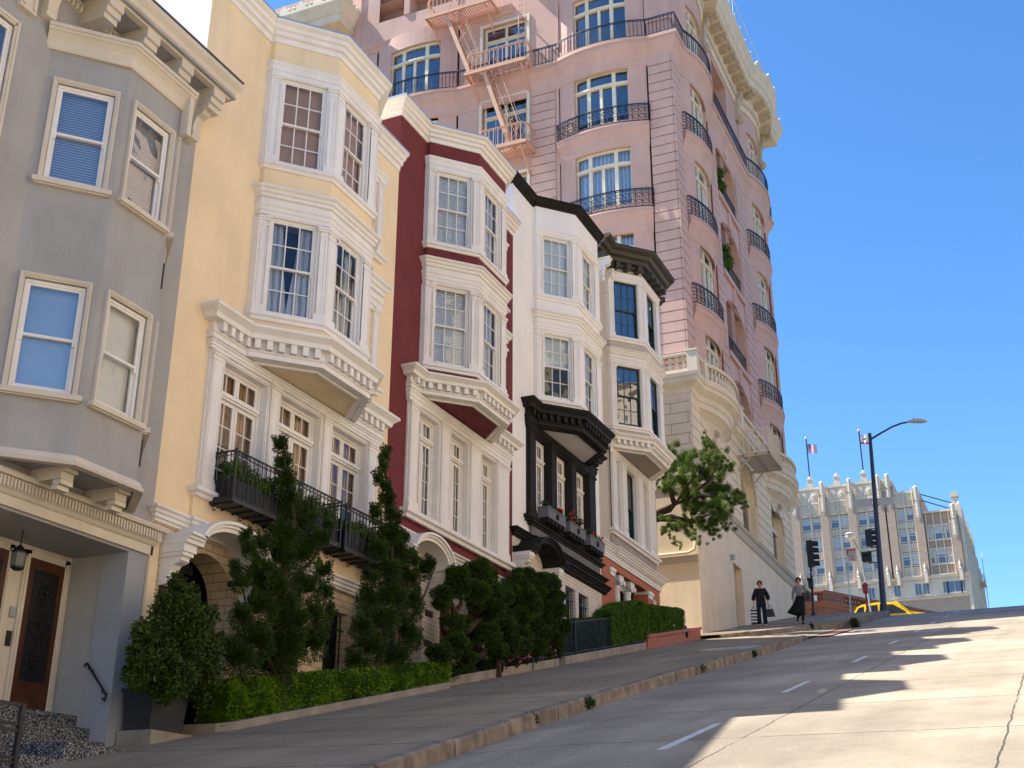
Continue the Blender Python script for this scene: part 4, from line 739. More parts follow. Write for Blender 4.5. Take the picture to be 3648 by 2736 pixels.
# ------------------------------------------------------------------ pink apartment building
PK=thing('apartment_building','tall pink apartment building with bowed windows, iron balconies and cream stone base','apartment block',(-13,47.3,9))
Dn=Fr(0,47.3,1,0)        # downhill face, s = x
St=F                      # street face, s = y
def arcn(s,a,b,d):
    c=(b-a)/2; Rr=(c*c+d*d)/(2*d); m=(a+b)/2; return sqrt(max(0,Rr*Rr-(s-m)**2))-(Rr-d)
def bowpath(fr,a,b,d,n=14,off=0.):
    return [fr.xy(a+(b-a)*i/n, max(0,arcn(a+(b-a)*i/n,a,b,d))+off) for i in range(n+1)]
def bow(fr,a,b,d,floors,zbot,ztop,wins,casm='sandw',wallm='pink',skipbal=(),white=False,railz=1.0,full=False,curt='bluec'):
    """a bowed bay: wall panels between the window bands, curved frames and panes"""
    n=16; ss=[a+(b-a)*i/n for i in range(n+1)]; nn=[max(0,arcn(s,a,b,d)) for s in ss]
    mb=MB()
    def strip(i0,i1,z0,z1):
        for i in range(i0,i1): mb.quad(fr.p(ss[i],nn[i],z0),fr.p(ss[i+1],nn[i+1],z0),fr.p(ss[i+1],nn[i+1],z1),fr.p(ss[i],nn[i],z1))
    i0,i1=3,n-3; z=zbot
    for (w0,w1) in wins:
        strip(0,n,z,w0); strip(0,i0,w0,w1); strip(i1,n,w0,w1)
        for i in (i0,i1):
            x,y=fr.xy(ss[i],nn[i]); x2,y2=fr.xy(ss[i]+(.1 if i==i0 else -.1),nn[i]-.35); mb.quad((x,y,w0),(x2,y2,w0),(x2,y2,w1),(x,y,w1))
        # reveal under/over
        for zz in (w0,w1):
            for i in range(i0,i1): mb.quad(fr.p(ss[i],nn[i],zz),fr.p(ss[i+1],nn[i+1],zz),fr.p(ss[i+1],nn[i+1]-.35,zz),fr.p(ss[i],nn[i]-.35,zz))
        z=w1
    strip(0,n,z,ztop); mb.build('bow_wall',M[wallm],PK,smooth=False)
    for (w0,w1) in wins:
        rec=.26; P=[fr.xy(ss[i],nn[i]-rec) for i in range(i0,i1+1)]; zt=w1-.27*(w1-w0)
        mb=MB()
        for z0,z1,o in ((w0,w0+.12,.09),(w1-.12,w1,.09),(zt-.09,zt+.09,.13),(zt-.02,zt+.04,.16)): mb.mould(P,[(-.03,z0),(o,z0),(o,z1),(-.03,z1)])
        K=i1-i0; ms=[0,.27,.5,.73,1]
        for t in ms:
            f=t*K; i=min(int(f),K-1); s=ss[i0+i]+(ss[i0+i+1]-ss[i0+i])*(f-i); nv=arcn(s,a,b,d)-rec; w=.09 if t in(0,1,.27,.73) else .07
            top=w1 if t!=.5 else zt
            mb.fbox(fr,s-w,s+w,nv-.04,nv+.08,w0,top)
        for t in (.385,.615): pass
        wn=mb.build('window',M[casm],PK)
        g=MB()
        for i in range(i0,i1): g.quad(fr.p(ss[i],nn[i]-rec,w0),fr.p(ss[i+1],nn[i+1]-rec,w0),fr.p(ss[i+1],nn[i+1]-rec,w1),fr.p(ss[i],nn[i]-rec,w1))
        g.build('pane',M['glass2'],wn,recalc=False); g=MB(); q=.5
        for i in range(i0,i1): g.quad(fr.p(ss[i],nn[i]-q,w0),fr.p(ss[i+1],nn[i+1]-q,w0),fr.p(ss[i+1],nn[i+1]-q,w1),fr.p(ss[i],nn[i]-q,w1))
        cm='dark' if w1>33 and fr is Dn else curt; g.build('curtain' if cm!='dark' else 'room',M[cm],wn,recalc=False)
    for zf in floors:
        pth=[fr.xy(a-.02,0)]+bowpath(fr,a,b,d,14,.0)+[fr.xy(b+.02,0)]
        mb=MB(); pr=[(-.05,zf-1.15),(.03,zf-1.1),(.07,zf-.9),(.18,zf-.6),(.30,zf-.42),(.40,zf-.36),(.44,zf-.3),(.44,zf-.12),(.52,zf-.1),(.52,zf),(-.05,zf)]
        pr=[(o*.55,z) for o,z in pr]
        mb.mould([fr.xy(a-.02+(b-a+.04)*i/16,max(0,arcn(a+(b-a)*i/16,a,b,d))) for i in range(17)],pr)
        k=mb.build('balcony',M[wallm],PK)
        mb=MB(); c=(a+b)/2; hw=(b-a)/2+.12
        rp=[fr.xy(c-hw+2*hw*i/18, max(.12,arcn(a+(b-a)*i/18,a,b,d)+.20)) for i in range(19)]
        rp=[fr.xy(c-hw,0)]+rp+[fr.xy(c+hw,0)]
        railing(mb,rp,zf+.08,zf+railz,.30,.020,4,scroll=True,top=.034); mb.build('railing',M['navyiron'],k)
def rust(fr,s0,s1,z0,z1,m,name='rusticated_pier',h=.5,n=.07,joint=None,gap=.05):
    mb=MB(); k=int(round((z1-z0)/h)); h=(z1-z0)/k
    for i in range(k):
        za,zb=z0+i*h+gap/2,z0+(i+1)*h-gap/2
        if joint:
            x=s0-(joint/2 if i%2 else 0)
            while x<s1-.02:
                a,b=max(x,s0)+gap*.4,min(x+joint,s1)-gap*.4
                if b-a>.05: mb.fbox(fr,a,b,-.02,n,za,zb)
                x+=joint
        else: mb.fbox(fr,s0,s1,-.02,n,za,zb)
    return mb.build(name,M[m],PK)
FL=(28.5,33.1,37.75)
# downhill face wall with openings
mb=MB()
midw=[(-22.95,-20.45,z+.35,z+3.45) for z in (24.0,28.6,33.2,37.85)]
mb.panel(Dn,-24.3,-18.75,19,47,midw,.3); mb.panel(Dn,-14.15,-13,19,47)
mb.panel(Dn,-29.3,-24.3,42.2,47,[(-30,-27.75,43.75,47.2),(-27.35,-24.8,43.75,47.2)],.8); mb.panel(Dn,-60,-29.3,10,47,[(-31.2,-30.55,39.2,41.1)],.3)
mb.quad((-60,69,10),(-60,47.3,10),(-60,47.3,47),(-60,69,47)); mb.quad((-13.0,66.85,8),(-60,66.85,8),(-60,66.85,45),(-13,66.85,45)); mb.quad((-13,47.3,45),(-60,47.3,45),(-60,66.85,45),(-13,66.85,45))
mb.panel(Dn,-18.75,-14.15,41.4,47)
# street face wall
arches=[(54.85,58.9,z,z+3.35) for z in (19.9,24.3,28.8,33.3)]
mb.panel(St,53.2,60.9,19,45,arches+[(55.4,58.4,38.6,42.0)],1.6); mb.panel(St,47.3,48.5,19,45); mb.panel(St,65.9,66.85,19,45)
mb.panel(St,48.5,53.2,41.6,45); mb.panel(St,60.9,65.9,41.6,45)
mb.build('wall',M['pink'],PK)
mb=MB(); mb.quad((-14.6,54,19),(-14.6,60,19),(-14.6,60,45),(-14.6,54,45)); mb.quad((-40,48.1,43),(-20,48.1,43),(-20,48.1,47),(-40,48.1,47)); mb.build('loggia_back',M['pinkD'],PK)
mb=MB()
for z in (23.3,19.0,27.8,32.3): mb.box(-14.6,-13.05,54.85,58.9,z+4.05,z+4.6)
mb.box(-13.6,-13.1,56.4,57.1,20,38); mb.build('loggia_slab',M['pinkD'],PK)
# segmental heads of the loggias
for (a,b,z0,z1) in arches:
    mb=MB(); c=(a+b)/2; r=(b-a)/2; A=[(a+(b-a)*i/14, z1-.95+.95*sin(pi*i/14)**.6) for i in range(15)]
    for p,q in zip(A[:-1],A[1:]): mb.quad(St.p(p[0],.004,p[1]),St.p(q[0],.004,q[1]),St.p(q[0],.004,z1+.02),St.p(p[0],.004,z1+.02)); mb.quad(St.p(p[0],.004,p[1]),St.p(q[0],.004,q[1]),St.p(q[0],-.5,q[1]),St.p(p[0],-.5,p[1]))
    lg=mb.build('loggia_arch',M['pink'],PK); mb=MB(); mb.fbox(St,c-.22,c+.22,0,.1,z1-.15,z1+.9); mb.build('keystone',M['pink'],lg); mb=MB(); mb.fbox(St,a-.1,b+.1,0,.14,z0-.28,z0); mb.build('sill',M['pink'],lg); mb=MB(); railing(mb,[St.xy(a+.05,-.05),St.xy(b-.05,-.05)],z0+.05,z0+1.05,.2,.014,4,scroll=True,top=.03); mb.build('railing',M['iron'],lg)
# bows
wz_=[(24.35,27.55),(28.85,31.98),(33.4,36.45),(38.0,41.1)]
bow(Dn,-18.7,-14.25,.45,FL[:2],19.0,41.4,wz_)
bow(Dn,-29.2,-24.4,.45,(),30,42.2,[(34.2,36.9),(38.0,41.2)],curt='sheer')
bow(St,48.55,52.9,.5,(24.0,)+FL[:2],19.6,42.6,[(20.2,23.1)]+wz_)
bow(St,61.0,65.3,.5,(24.0,)+FL[:2],19.6,42.6,[(20.2,23.1)]+wz_)
# rusticated strips, stopping under the terrace
for a,b in ((-20.2,-18.95),(-14.15,-13.0)): rust(Dn,a,b,20.2,36.75,'pink')
for a,b in ((47.3-.0,48.45),(53.2,54.75),(59.0,60.9),(65.85,66.85)): rust(St,a+(0 if a>48 else -.07),b,20.2,36.75,'pink')
# terrace slab right round, with black railing
dn=[(-30.6,47.3)]+[Dn.xy(-29.3+4.98*i/12,max(0,arcn(-29.2+4.8*i/12,-29.2,-24.4,.45))) for i in range(13)]+[(-20.2,47.3)]+[Dn.xy(-18.75+4.6*i/12,max(0,arcn(-18.7+4.45*i/12,-18.7,-14.25,.45))) for i in range(13)]+[(-13,47.3)]
st=[St.xy(48.5+4.65*i/12,max(0,arcn(48.55+4.55*i/12,48.55,53.1,.5))) for i in range(13)]+[St.xy(60.95+4.85*i/12,max(0,arcn(61+4.75*i/12,61,65.75,.5))) for i in range(13)]+[(-13,66.85),(-16,66.85)]
tp=dn+st
pr=[(-.05,36.35),(.03,36.4),(.08,36.75),(.22,37.1),(.38,37.3),(.42,37.4),(.42,37.58),(.52,37.6),(.52,37.78),(-.05,37.78)]
mb=MB(); mb.mould(tp,[(o*.85,z) for o,z in pr]); ts=mb.build('terrace_slab',M['pink'],PK)
def offset(path,o):
    out=[];n=len(path)
    for i in range(n):
        ns=[]
        for p,q in ((path[i-1],path[i]) if i else (None,None),(path[i],path[i+1]) if i<n-1 else (None,None)):
            if p is None: continue
            l=hypot(q[0]-p[0],q[1]-p[1])
            if l>1e-6: ns.append(((q[1]-p[1])/l,-(q[0]-p[0])/l))
        if len(ns)==2: mx,my=ns[0][0]+ns[1][0],ns[0][1]+ns[1][1]; d=max(.35,mx*ns[0][0]+my*ns[0][1]); m=(mx/d,my/d)
        else: m=ns[0]
        out.append((path[i][0]+m[0]*o,path[i][1]+m[1]*o))
    return out
mb=MB(); railing(mb,offset(tp,.36),37.86,38.8,.19,.019,4,top=.034); mb.build('terrace_railing',M['navyiron'],ts)
# string above terrace windows (downhill)
mb=MB(); mb.mould([(-31.0,47.3),(-21.2,47.3)],[(-.05,41.75),(.06,41.8),(.12,41.95),(.26,42.08),(.28,42.2),(-.05,42.2)]); mb.build('string_course',M['pink'],PK)
for fr_,a,b,z0,z1 in ((Dn,-30.8,-30.45,42.2,47),(Dn,-27.72,-27.38,43.75,47),(Dn,-24.8,-24.4,38.8,47),(Dn,-18.9,-18.72,38.8,47),(Dn,-14.2,-13.0,38.8,47),(St,47.26,48.4,38.8,43),(St,53.3,53.9,38.8,43)):
    mb=MB(); mb.fbox(fr_,a,b,-.02,.08,z0,z1); mb.build('wall_strip',M['pink'],PK)
# straight windows of the middle bay
for (a,b,z0,z1) in midw:
    french(PK,Dn,a+.05,b-.05,z0,z1-.85,z1,'dark',fm='sandw',rec=.26,rows=1,tcols=1)
    mb=MB(); mb.fbox(Dn,a-.14,a,0,.07,z0,z1+.14); mb.fbox(Dn,b,b+.14,0,.07,z0,z1+.14); mb.fbox(Dn,a,b,0,.07,z1,z1+.14); mb.fbox(Dn,a-.1,b+.1,0,.16,z0-.14,z0); mb.build('window_surround',M['sandw'],PK)
sash(PK,Dn,-31.1,-30.65,39.25,41.05,'dark',cols=1,rows=1,fm='sandw')
# roof cornice with modillions and cresting
def bigcornice(path,name='roof_cornice'):
    mb=MB(); mb.mould(path,[(-.1,42.3),(.08,42.3),(.10,42.55),(.16,42.6),(.16,42.9),(.22,42.95),(.26,43.35),(.95,43.5),(1.0,43.55),(1.0,43.95),(1.08,44.0),(1.18,44.3),(1.3,44.5),(1.34,44.62),(1.34,44.85),(-.1,45.0)]) 
    k=mb.build(name,M['stoneW'],PK)
    mb=MB(); mb.dent(path,.1,.2,42.62,42.8,.09,.09); mb.build('dentil_band',M['stoneT'],k); kk=0
    for p,q in zip(path[:-1],path[1:]):
        l=hypot(q[0]-p[0],q[1]-p[1])
        if l<.3: continue
        kk+=1
        if l<.6 and kk%3: continue
        fr=Fr(p[0],p[1],(q[0]-p[0])/l,(q[1]-p[1])/l); nn_=max(1,int(round(l/1.04)))
        for i in range(nn_):
            x,y=fr.xy(l*(i+.5)/nn_,0)
            if x<-40: continue
            mb=MB(); s=l*(i+.5)/nn_; mb.prism([fr.p(s-.2,.15,43.08),fr.p(s-.2,.6,43.12),fr.p(s-.2,.8,43.22),fr.p(s-.2,.9,43.2),fr.p(s-.2,.9,43.5),fr.p(s-.2,.15,43.5)],(fr.ux*.4,fr.uy*.4,0)); mb.build('modillion',M['stoneT'],k)
    mb=MB(); P=offset(path,1.25)
    for p,q in zip(P[:-1],P[1:]):
        l=hypot(q[0]-p[0],q[1]-p[1])
        if l<.3: continue
        kk+=1
        if l<.7 and kk%3: continue
        fr=Fr(p[0],p[1],(q[0]-p[0])/l,(q[1]-p[1])/l); n=max(1,int(round(l/1.15)))
        for i in range(n):
            s=l*(i+.5)/n; h=.52
            mb.prism([fr.p(s-.28,-.06,44.84),fr.p(s-.3,-.06,45.05),fr.p(s-.16,-.06,44.84+.55*h),fr.p(s,-.06,44.84+h),fr.p(s+.16,-.06,44.84+.55*h),fr.p(s+.3,-.06,45.05),fr.p(s+.28,-.06,44.84)],(fr.uy*.12,-fr.ux*.12,0))
            for e in (-.42,.42): mb.ball(fr.p(s+e*l/n/1.15*1.0,0,44.93),.13,.13,.12,6,4)
    mb.build('cresting',M['stoneW'],k); return k
bigcornice([(-19.8,47.9),(-19.8,47.3),(-13,47.3)]+[p for p in st[:-1]]+[(-14.5,66.85)])
bigcornice([(-60,47.3),(-38,47.3),(-36,46.9),(-31.9,46.9),(-31.9,48.2)])
mb=MB(); mb.fbox(Dn,-40,-31.6,.0,.35,41.9,42.5); mb.build('cornice_frieze',M['stoneW'],PK)
for y in (53.5,60.7,66.2,48.3):
    mb=MB(); console(mb,St,y,.5,0,.5,43.4,2.2); mb.ball(St.p(y,.25,41.3),.25,.2,.3,8,5); mb.build('carved_console',M['stoneT'],PK)
mb=MB()
for y in (57.5,66.5):
    mb.tube([(-12.0,y,44.9),(-12.0,y,47.5),(-12.9,y,47.6)],.022,5)
mb.tube([(-12.0,57.5,47.5),(-12.0,66.5,47.5)],.022,5); mb.build('roof_rail',M['metal'],PK)
# cream stone base ------------------------------------------------
CW=[(49.25,52.0),(55.3,58.3),(61.6,64.4)]
mb=MB(); zs=17.0
mb.panel(Dn,-60,-13,3,19.4); lo=[46,66.85]
for i,(a,b) in enumerate(CW):
    s0=(47.3,53.6,60.0)[i]; s1=(53.6,60.0,66.85)[i]; r=(b-a)/2
    arch_wall(mb,St,s0,s1,15.4,19.4,(a+b)/2,r,17.3,r*1.12,.5)
mb.panel(St,47.3,66.85,8,15.42,[(52.95,54.5,8,13.28)],.35); mb.quad((-13,66.85,8),(-60,66.85,8),(-60,66.85,19.4),(-13,66.85,19.4))
mb.build('base_wall',M['stone'],PK)
mb=MB(); mb.box(-13.36,-13.3,52.9,54.55,8,13.3); mb.build('service_door',M['stoneT'],PK)
# stone courses on the base
mb=MB(); H_=.47
def courses(fr,segs,z0,k,joint,n=.06):
    for i in range(k):
        za,zb=z0+i*H_+.022,z0+(i+1)*H_-.022
        for s0,s1,blk in segs:
            x=s0-(joint/2 if i%2 else 0)
            while x<s1-.02:
                a,b=max(x,s0)+.018,min(x+joint,s1)-.018; x+=joint
                parts=[(a,b)]
                for (c0,c1) in (CW if blk else ()):
                    cc,rr=(c0+c1)/2,(c1-c0)/2; zz=zb
                    if zz<=17.3: hw=rr
                    else:
                        t=(za-17.3)/(rr*1.12)
                        if t>=1.0: continue
                        hw=rr*sqrt(max(0,1-max(0,t)**2))
                    hw+=.12; np_=[]
                    for (p,q) in parts:
                        if q<=cc-hw or p>=cc+hw: np_.append((p,q)); continue
                        if p<cc-hw: np_.append((p,cc-hw))
                        if q>cc+hw: np_.append((cc+hw,q))
                    parts=np_
                for (p,q) in parts:
                    if q-p>.06: mb.fbox(fr,p,q,-.02,n,za,zb)
courses(Dn,[(-17.6,-13,0)],10.7+.47*9.5,9,1.5,.05); courses(St,[(47.24,66.85,1)],15.5,8,1.45)
mb.build('stone_courses',M['stone'],PK)
mb=MB(); mb.mould([(-13.2,47.24),(-12.98,47.24)] if 0 else [(-13,52.4),(-13,66.9),(-13.4,66.9)],[(-.02,14.76),(.04,14.76),(.07,14.86),(.03,14.92),(.03,15.2),(.10,15.26),(.12,15.4),(-.02,15.46)]); mb.build('string_course',M['stoneT'],PK)
for i,(a,b) in enumerate(CW):
    r=(b-a)/2; sc=(a+b)/2; mb,gl=MB(),MB(); n0=-.42; z0=15.45; zt=17.35
    A=arch_pts(sc,17.3,r,r*1.12,14)
    for (p,q),(c,d) in zip(A[:-1],A[1:]):
        mb.hexa([St.p(p,n0,q),St.p(c,n0,d),St.p(c,n0+.1,d),St.p(p,n0+.1,q)]+[St.p(sc+(x-sc)*.88,nn,17.3+(z-17.3)*.88) for x,nn,z in ((p,n0,q),(c,n0,d),(c,n0+.1,d),(p,n0+.1,q))])
        gl.add([St.p(sc,n0+.04,17.3),St.p(p,n0+.04,q),St.p(c,n0+.04,d)],[(0,1,2)])
    mb.fbox(St,a,a+.13,n0,n0+.1,z0,17.35); mb.fbox(St,b-.13,b,n0,n0+.1,z0,17.35); mb.fbox(St,a,b,n0,n0+.16,zt-.1,zt+.1); mb.fbox(St,a,b,n0,n0+.12,z0,z0+.14); mb.fbox(St,sc-.06,sc+.06,n0,n0+.1,z0,17.3+r*1.05)
    gl.quad(St.p(a,n0+.04,z0),St.p(b,n0+.04,z0),St.p(b,n0+.04,17.3),St.p(a,n0+.04,17.3))
    w=mb.build('arched_window',M['sandw'],PK); gl.build('pane',M['glass2'],w,recalc=False); g=MB(); g.quad(St.p(a,n0-.3,z0),St.p(b,n0-.3,z0),St.p(b,n0-.3,19),St.p(a,n0-.3,19)); g.build('room',M['dark'],w,recalc=False)
    mb=MB()      # voussoir rim and carved keystone
    for (p,q),(c,d) in zip(A[:-1],A[1:]):
        f=1.08; mb.hexa([St.p(p,-.02,q),St.p(c,-.02,d),St.p(c,.05,d),St.p(p,.05,q)]+[St.p(sc+(x-sc)*f,nn,17.3+(z-17.3)*f) for x,nn,z in ((p,-.02,q),(c,-.02,d),(c,.05,d),(p,.05,q))])
    if i!=1: console(mb,St,sc,.5,.0,.3,18.6,.5)
    mb.build('keystone',M['stoneT'],PK)
# cornice and balustrade over the base
cp=[(-60,47.3),(-13,47.3)]+[St.xy(48.3+5.0*i/14,max(0,arcn(48.3+5.0*i/14,48.3,53.3,.6))) for i in range(15)]+[St.xy(60.8+5.1*i/14,max(0,arcn(60.8+5.1*i/14,60.8,65.9,.6))) for i in range(15)]+[(-13,66.9),(-16,66.9)]
mb=MB(); mb.mould(cp,[(-.05,19.0),(.05,19.0),(.08,19.25),(.14,19.3),(.20,19.5),(.40,19.66),(.46,19.7),(.46,19.86),(.54,19.92),(.56,20.08),(-.05,20.12)]); cr=mb.build('base_cornice',M['stoneW'],PK)
for (a,b) in ((48.3,53.3),(60.8,65.9)):
    mb=MB(); c=(a+b)/2; vs=[]; K=15; zz=[(18.15,.42,.12),(18.5,.55,.3),(18.75,.72,.55),(18.92,.9,.85),(19.02,1,1.05)]
    for z,f,g in zz: vs+=[St.p(c+(a+(b-a)*i/(K-1)-c)*f, .02+max(0,arcn(a+(b-a)*i/(K-1),a,b,.6))*g, z) for i in range(K)]
    mb.add(vs,[(r*K+i,r*K+i+1,(r+1)*K+i+1,(r+1)*K+i) for r in range(len(zz)-1) for i in range(K-1)]+[tuple(range(K)),tuple((len(zz)-1)*K+i for i in range(K))]); mb.build('cornice_corbel',M['stoneW'],cr,smooth=False)
mb=MB(); bp=offset(cp,.34); bp=[(-26,bp[0][1])]+bp[1:]
mb.mould(bp,[(-.12,20.08),(.12,20.08),(.12,20.26),(-.12,20.26)]); mb.mould(bp,[(-.13,20.86),(.13,20.86),(.16,20.92),(.16,21.0),(-.16,21.0),(-.16,20.92)])
acc=0
bal=[(.05,0),(.06,.03),(.05,.06),(.09,.14),(.10,.22),(.075,.32),(.045,.42),(.05,.5),(.065,.54),(.06,.6)]
for p,q in zip(bp[:-1],bp[1:]):
    l=hypot(q[0]-p[0],q[1]-p[1])
    while acc<l:
        t=acc/l; x,y=p[0]+(q[0]-p[0])*t,p[1]+(q[1]-p[1])*t
        if x>-19: mb.lathe((x,y,20.26),bal,7)
        acc+=.3
    acc-=l
for (x,y) in ((-12.68,46.97),(-12.66,48.15),(-12.66,53.4),(-12.66,54.4),(-12.66,60.6),(-12.66,66.1)): mb.box(x-.22,x+.22,y-.22,y+.22,20.06,21.06); mb.box(x-.26,x+.26,y-.26,y+.26,21.0,21.08)
mb.build('balustrade',M['stoneW'],cr)
# pipe on the blind wall and the little camera
mb=MB(); mb.tube([(-22,47.2,12.4),(-13.4,47.2,12.4),(-13.12,47.2,12.52),(-13.05,47.2,12.8),(-13.03,47.2,13.6)],.06,8); mb.build('pipe',M['stoneW'],PK)
mb=MB(); mb.fbox(Dn,-30,-13,.0,.09,12.02,12.3); mb.build('ledge',M['stoneT'],PK)
mb=MB(); mb.box(-13.05,-12.85,47.1,47.3,13.55,13.75); mb.fbox(St,52.45,52.65,0,.2,13.3,13.5); mb.build('camera_box',M['metal'],PK)
# low white metal balcony (fire stair landing) on the street side
mb=MB()
for i in range(11): mb.box(-12.7,-11.42,55.0+i*.24-.02,55.0+i*.24+.06,18.86,18.91)
for x in (-12.66,-12.05,-11.44): mb.box(x-.04,x+.04,54.9,57.6,18.78,18.87)
for y in (54.95,57.55): mb.box(-13.0,-11.4,y-.05,y+.05,18.74,18.86); mb.tube([(-12.95,y,18.1),(-12.3,y,18.75)],.04,4)
k=mb.build('iron_landing',M['stoneT'],PK); mb=MB(); railing(mb,[(-12.6,54.95),(-11.42,54.95),(-11.42,57.55),(-12.6,57.55)],18.95,20.1,.24,.022,4,top=.03); mb.build('railing',M['stoneW'],k)
# salmon fire escape
FE=[(-25.7,-22.0,42.0),(-23.35,-20.0,37.75),(-22.6,-20.0,33.0)]
for i,(a,b,z) in enumerate(FE):
    mb=MB(); y1=46.05
    n=int((b-a)/.13)
    for j in range(n): x=a+(b-a)*(j+.5)/n; mb.box(x-.03,x+.03,y1,47.25,z-.02,z+.02)
    mb.box(a-.03,b+.03,y1-.05,y1+.05,z-.09,z+.06); mb.box(a-.05,a+.04,y1,47.28,z-.09,z+.06); mb.box(b-.04,b+.05,y1,47.28,z-.09,z+.06)
    for x in (a+.3,b-.3): mb.tube([(x,47.28,z-1.2),(x,y1+.1,z-.1)],.05,4)
    k=mb.build('fire_escape_landing',M['salmon'],PK)
    mb=MB(); P=[(a,47.2),(a,y1+.2),(a+.2,y1),(b-.2,y1),(b,y1+.2),(b,47.2)]; railing(mb,P,z+.12,z+1.1,.24,.022,4,top=.032); mb.build('railing',M['salmon'],k)
    if i<2:
        z2=FE[i+1][2]; x0,x1=(-24.6,-23.1) if i==0 else (-22.35,-20.9)
        mb=MB()
        for yy in (46.15,46.75):
            dx,dz=x1-x0,z2-z; l=hypot(dx,dz); nx,nz=-dz/l*.1,dx/l*.1
            mb.hexa([(x0-nx,yy-.025,z-nz),(x0+nx,yy-.025,z+nz),(x0+nx,yy+.025,z+nz),(x0-nx,yy+.025,z-nz),(x1-nx,yy-.025,z2-nz),(x1+nx,yy-.025,z2+nz),(x1+nx,yy+.025,z2+nz),(x1-nx,yy+.025,z2-nz)])
            mb.tube([(x0+.1,yy,z+.1),(x0+.55,yy,z+.9),(x1+.5,yy,z2+1.0),(x1+.1,yy,z2+.2)],.024,4); mb.tube([(x0+.3,yy,z+.25),(x1+.3,yy,z2+.6)],.018,4)
            for t in (.2,.5,.8): mb.tube([(x0+dx*t,yy,z+dz*t),(x0+dx*t+.48,yy,z+dz*t+.6)],.018,4)
        for t in range(1,15): xx,zz=x0+dx*t/15,z+dz*t/15; mb.box(xx-.1,xx+.1,46.17,46.73,zz-.015,zz+.015)
        mb.build('fire_escape_stair',M['salmon'],PK)
mb=MB()
for x in (-20.62,-20.25): mb.tube([(x,46.6,38.9),(x,46.6,46)],.03,5)
for i in range(20): mb.tube([(-20.62,46.6,39+i*.36),(-20.25,46.6,39+i*.36)],.018,4)
mb.build('roof_ladder',M['salmon'],PK)
mb=MB(); mb.tube([(-13-.03,53.12,36.6),(-12.9,53.12,36.4),(-12.9,53.12,20.6)],.05,6); mb.build('downpipe',M['copper'],PK); mb=MB(); mb.tube([(-12.9,65.82,36.4),(-12.9,65.82,20.6)],.05,6); mb.build('downpipe',M['copper'],PK)
# ------------------------------------------------------------------ planting
J1= [(-12.38,17.41,7.25,0.12),(-12.42,17.59,6.99,0.17),(-12.33,17.6,6.59,0.22),(-12.4,17.8,6.31,0.25),(-12.43,18.14,6.05,0.33),(-12.33,18.35,6.18,0.17),(-12.17,18.54,5.82,0.19),(-12.21,18.88,6.13,0.11),(-12.22,17.45,5.6,0.31),(-12.38,17.02,5.35,0.18),(-12.29,16.64,5.17,0.13),(-12.37,16.57,5.36,0.07),(-12.4,17.61,5.24,0.38),(-12.42,18.42,5.47,0.33),(-12.39,17.09,4.88,0.26),(-12.17,16.31,4.52,0.14),(-12.2,16.18,4.67,0.06),(-12.21,17.41,4.61,0.43),(-12.21,18.26,4.83,0.3),(-12.39,19.1,5.32,0.18),(-12.36,19.09,4.93,0.19),(-12.26,17.0,4.22,0.34),(-12.23,16.47,4.01,0.19),(-12.19,17.74,4.12,0.43),(-12.19,18.58,4.35,0.26),(-12.42,19.39,4.6,0.11),(-12.27,16.95,3.68,0.36),(-12.25,17.74,3.65,0.41),(-12.3,18.65,3.92,0.31),(-12.4,16.51,3.54,0.22),(-12.31,18.94,4.17,0.17),(-12.42,17.75,3.39,0.37),(-12.17,16.48,3.3,0.27)]
J2= [(-12.24,20.88,8.16,0.07),(-12.34,20.99,7.96,0.09),(-12.41,20.99,7.67,0.12),(-12.23,21.03,7.46,0.1),(-12.33,21.17,7.26,0.19),(-12.24,20.67,6.82,0.15),(-12.25,21.34,6.95,0.19),(-12.35,21.36,6.58,0.27),(-12.38,21.99,6.69,0.14),(-12.32,20.87,6.17,0.24),(-12.37,21.81,6.3,0.29),(-12.45,22.56,6.33,0.18),(-12.41,21.43,5.83,0.34),(-12.26,20.55,5.53,0.18),(-12.49,22.45,5.96,0.28),(-12.49,23.15,6.26,0.2),(-12.31,23.14,6.34,0.1),(-12.42,21.58,5.29,0.4),(-12.34,20.64,5.1,0.26),(-12.36,22.36,5.34,0.33),(-12.4,21.22,4.76,0.41),(-12.2,20.2,4.47,0.23),(-12.44,22.25,4.75,0.37),(-12.38,22.64,4.67,0.22),(-12.44,20.98,4.18,0.37),(-12.31,21.68,4.14,0.36),(-12.42,20.36,3.9,0.18)]
P1= [(-12.39,25.62,6.8,0.26),(-12.28,24.42,6.43,0.19),(-12.4,26.2,6.83,0.18),(-12.33,24.46,6.17,0.21),(-12.23,25.16,6.23,0.26),(-12.47,26.44,6.47,0.25),(-12.48,27.1,6.44,0.23),(-12.43,25.63,5.99,0.14),(-12.27,26.17,5.96,0.24),(-12.32,24.71,5.42,0.15),(-12.43,27.09,5.98,0.23),(-12.4,28.04,6.11,0.24),(-12.45,26.19,5.46,0.28),(-12.36,26.86,5.63,0.29),(-12.49,28.14,5.8,0.26),(-12.29,28.48,6.05,0.24),(-12.23,24.27,4.89,0.19),(-12.21,27.02,5.3,0.25),(-12.28,26.49,5.1,0.2),(-12.21,27.77,5.36,0.19),(-12.49,24.7,5.2,0.14),(-12.41,25.06,4.84,0.12),(-12.21,24.12,4.6,0.11),(-12.27,23.65,5.85,0.17),(-12.38,24.37,5.34,0.19),(-12.22,23.48,4.54,0.19),(-12.31,24.47,4.89,0.22),(-12.25,24.86,4.66,0.16),(-12.41,23.87,5.69,0.13)]
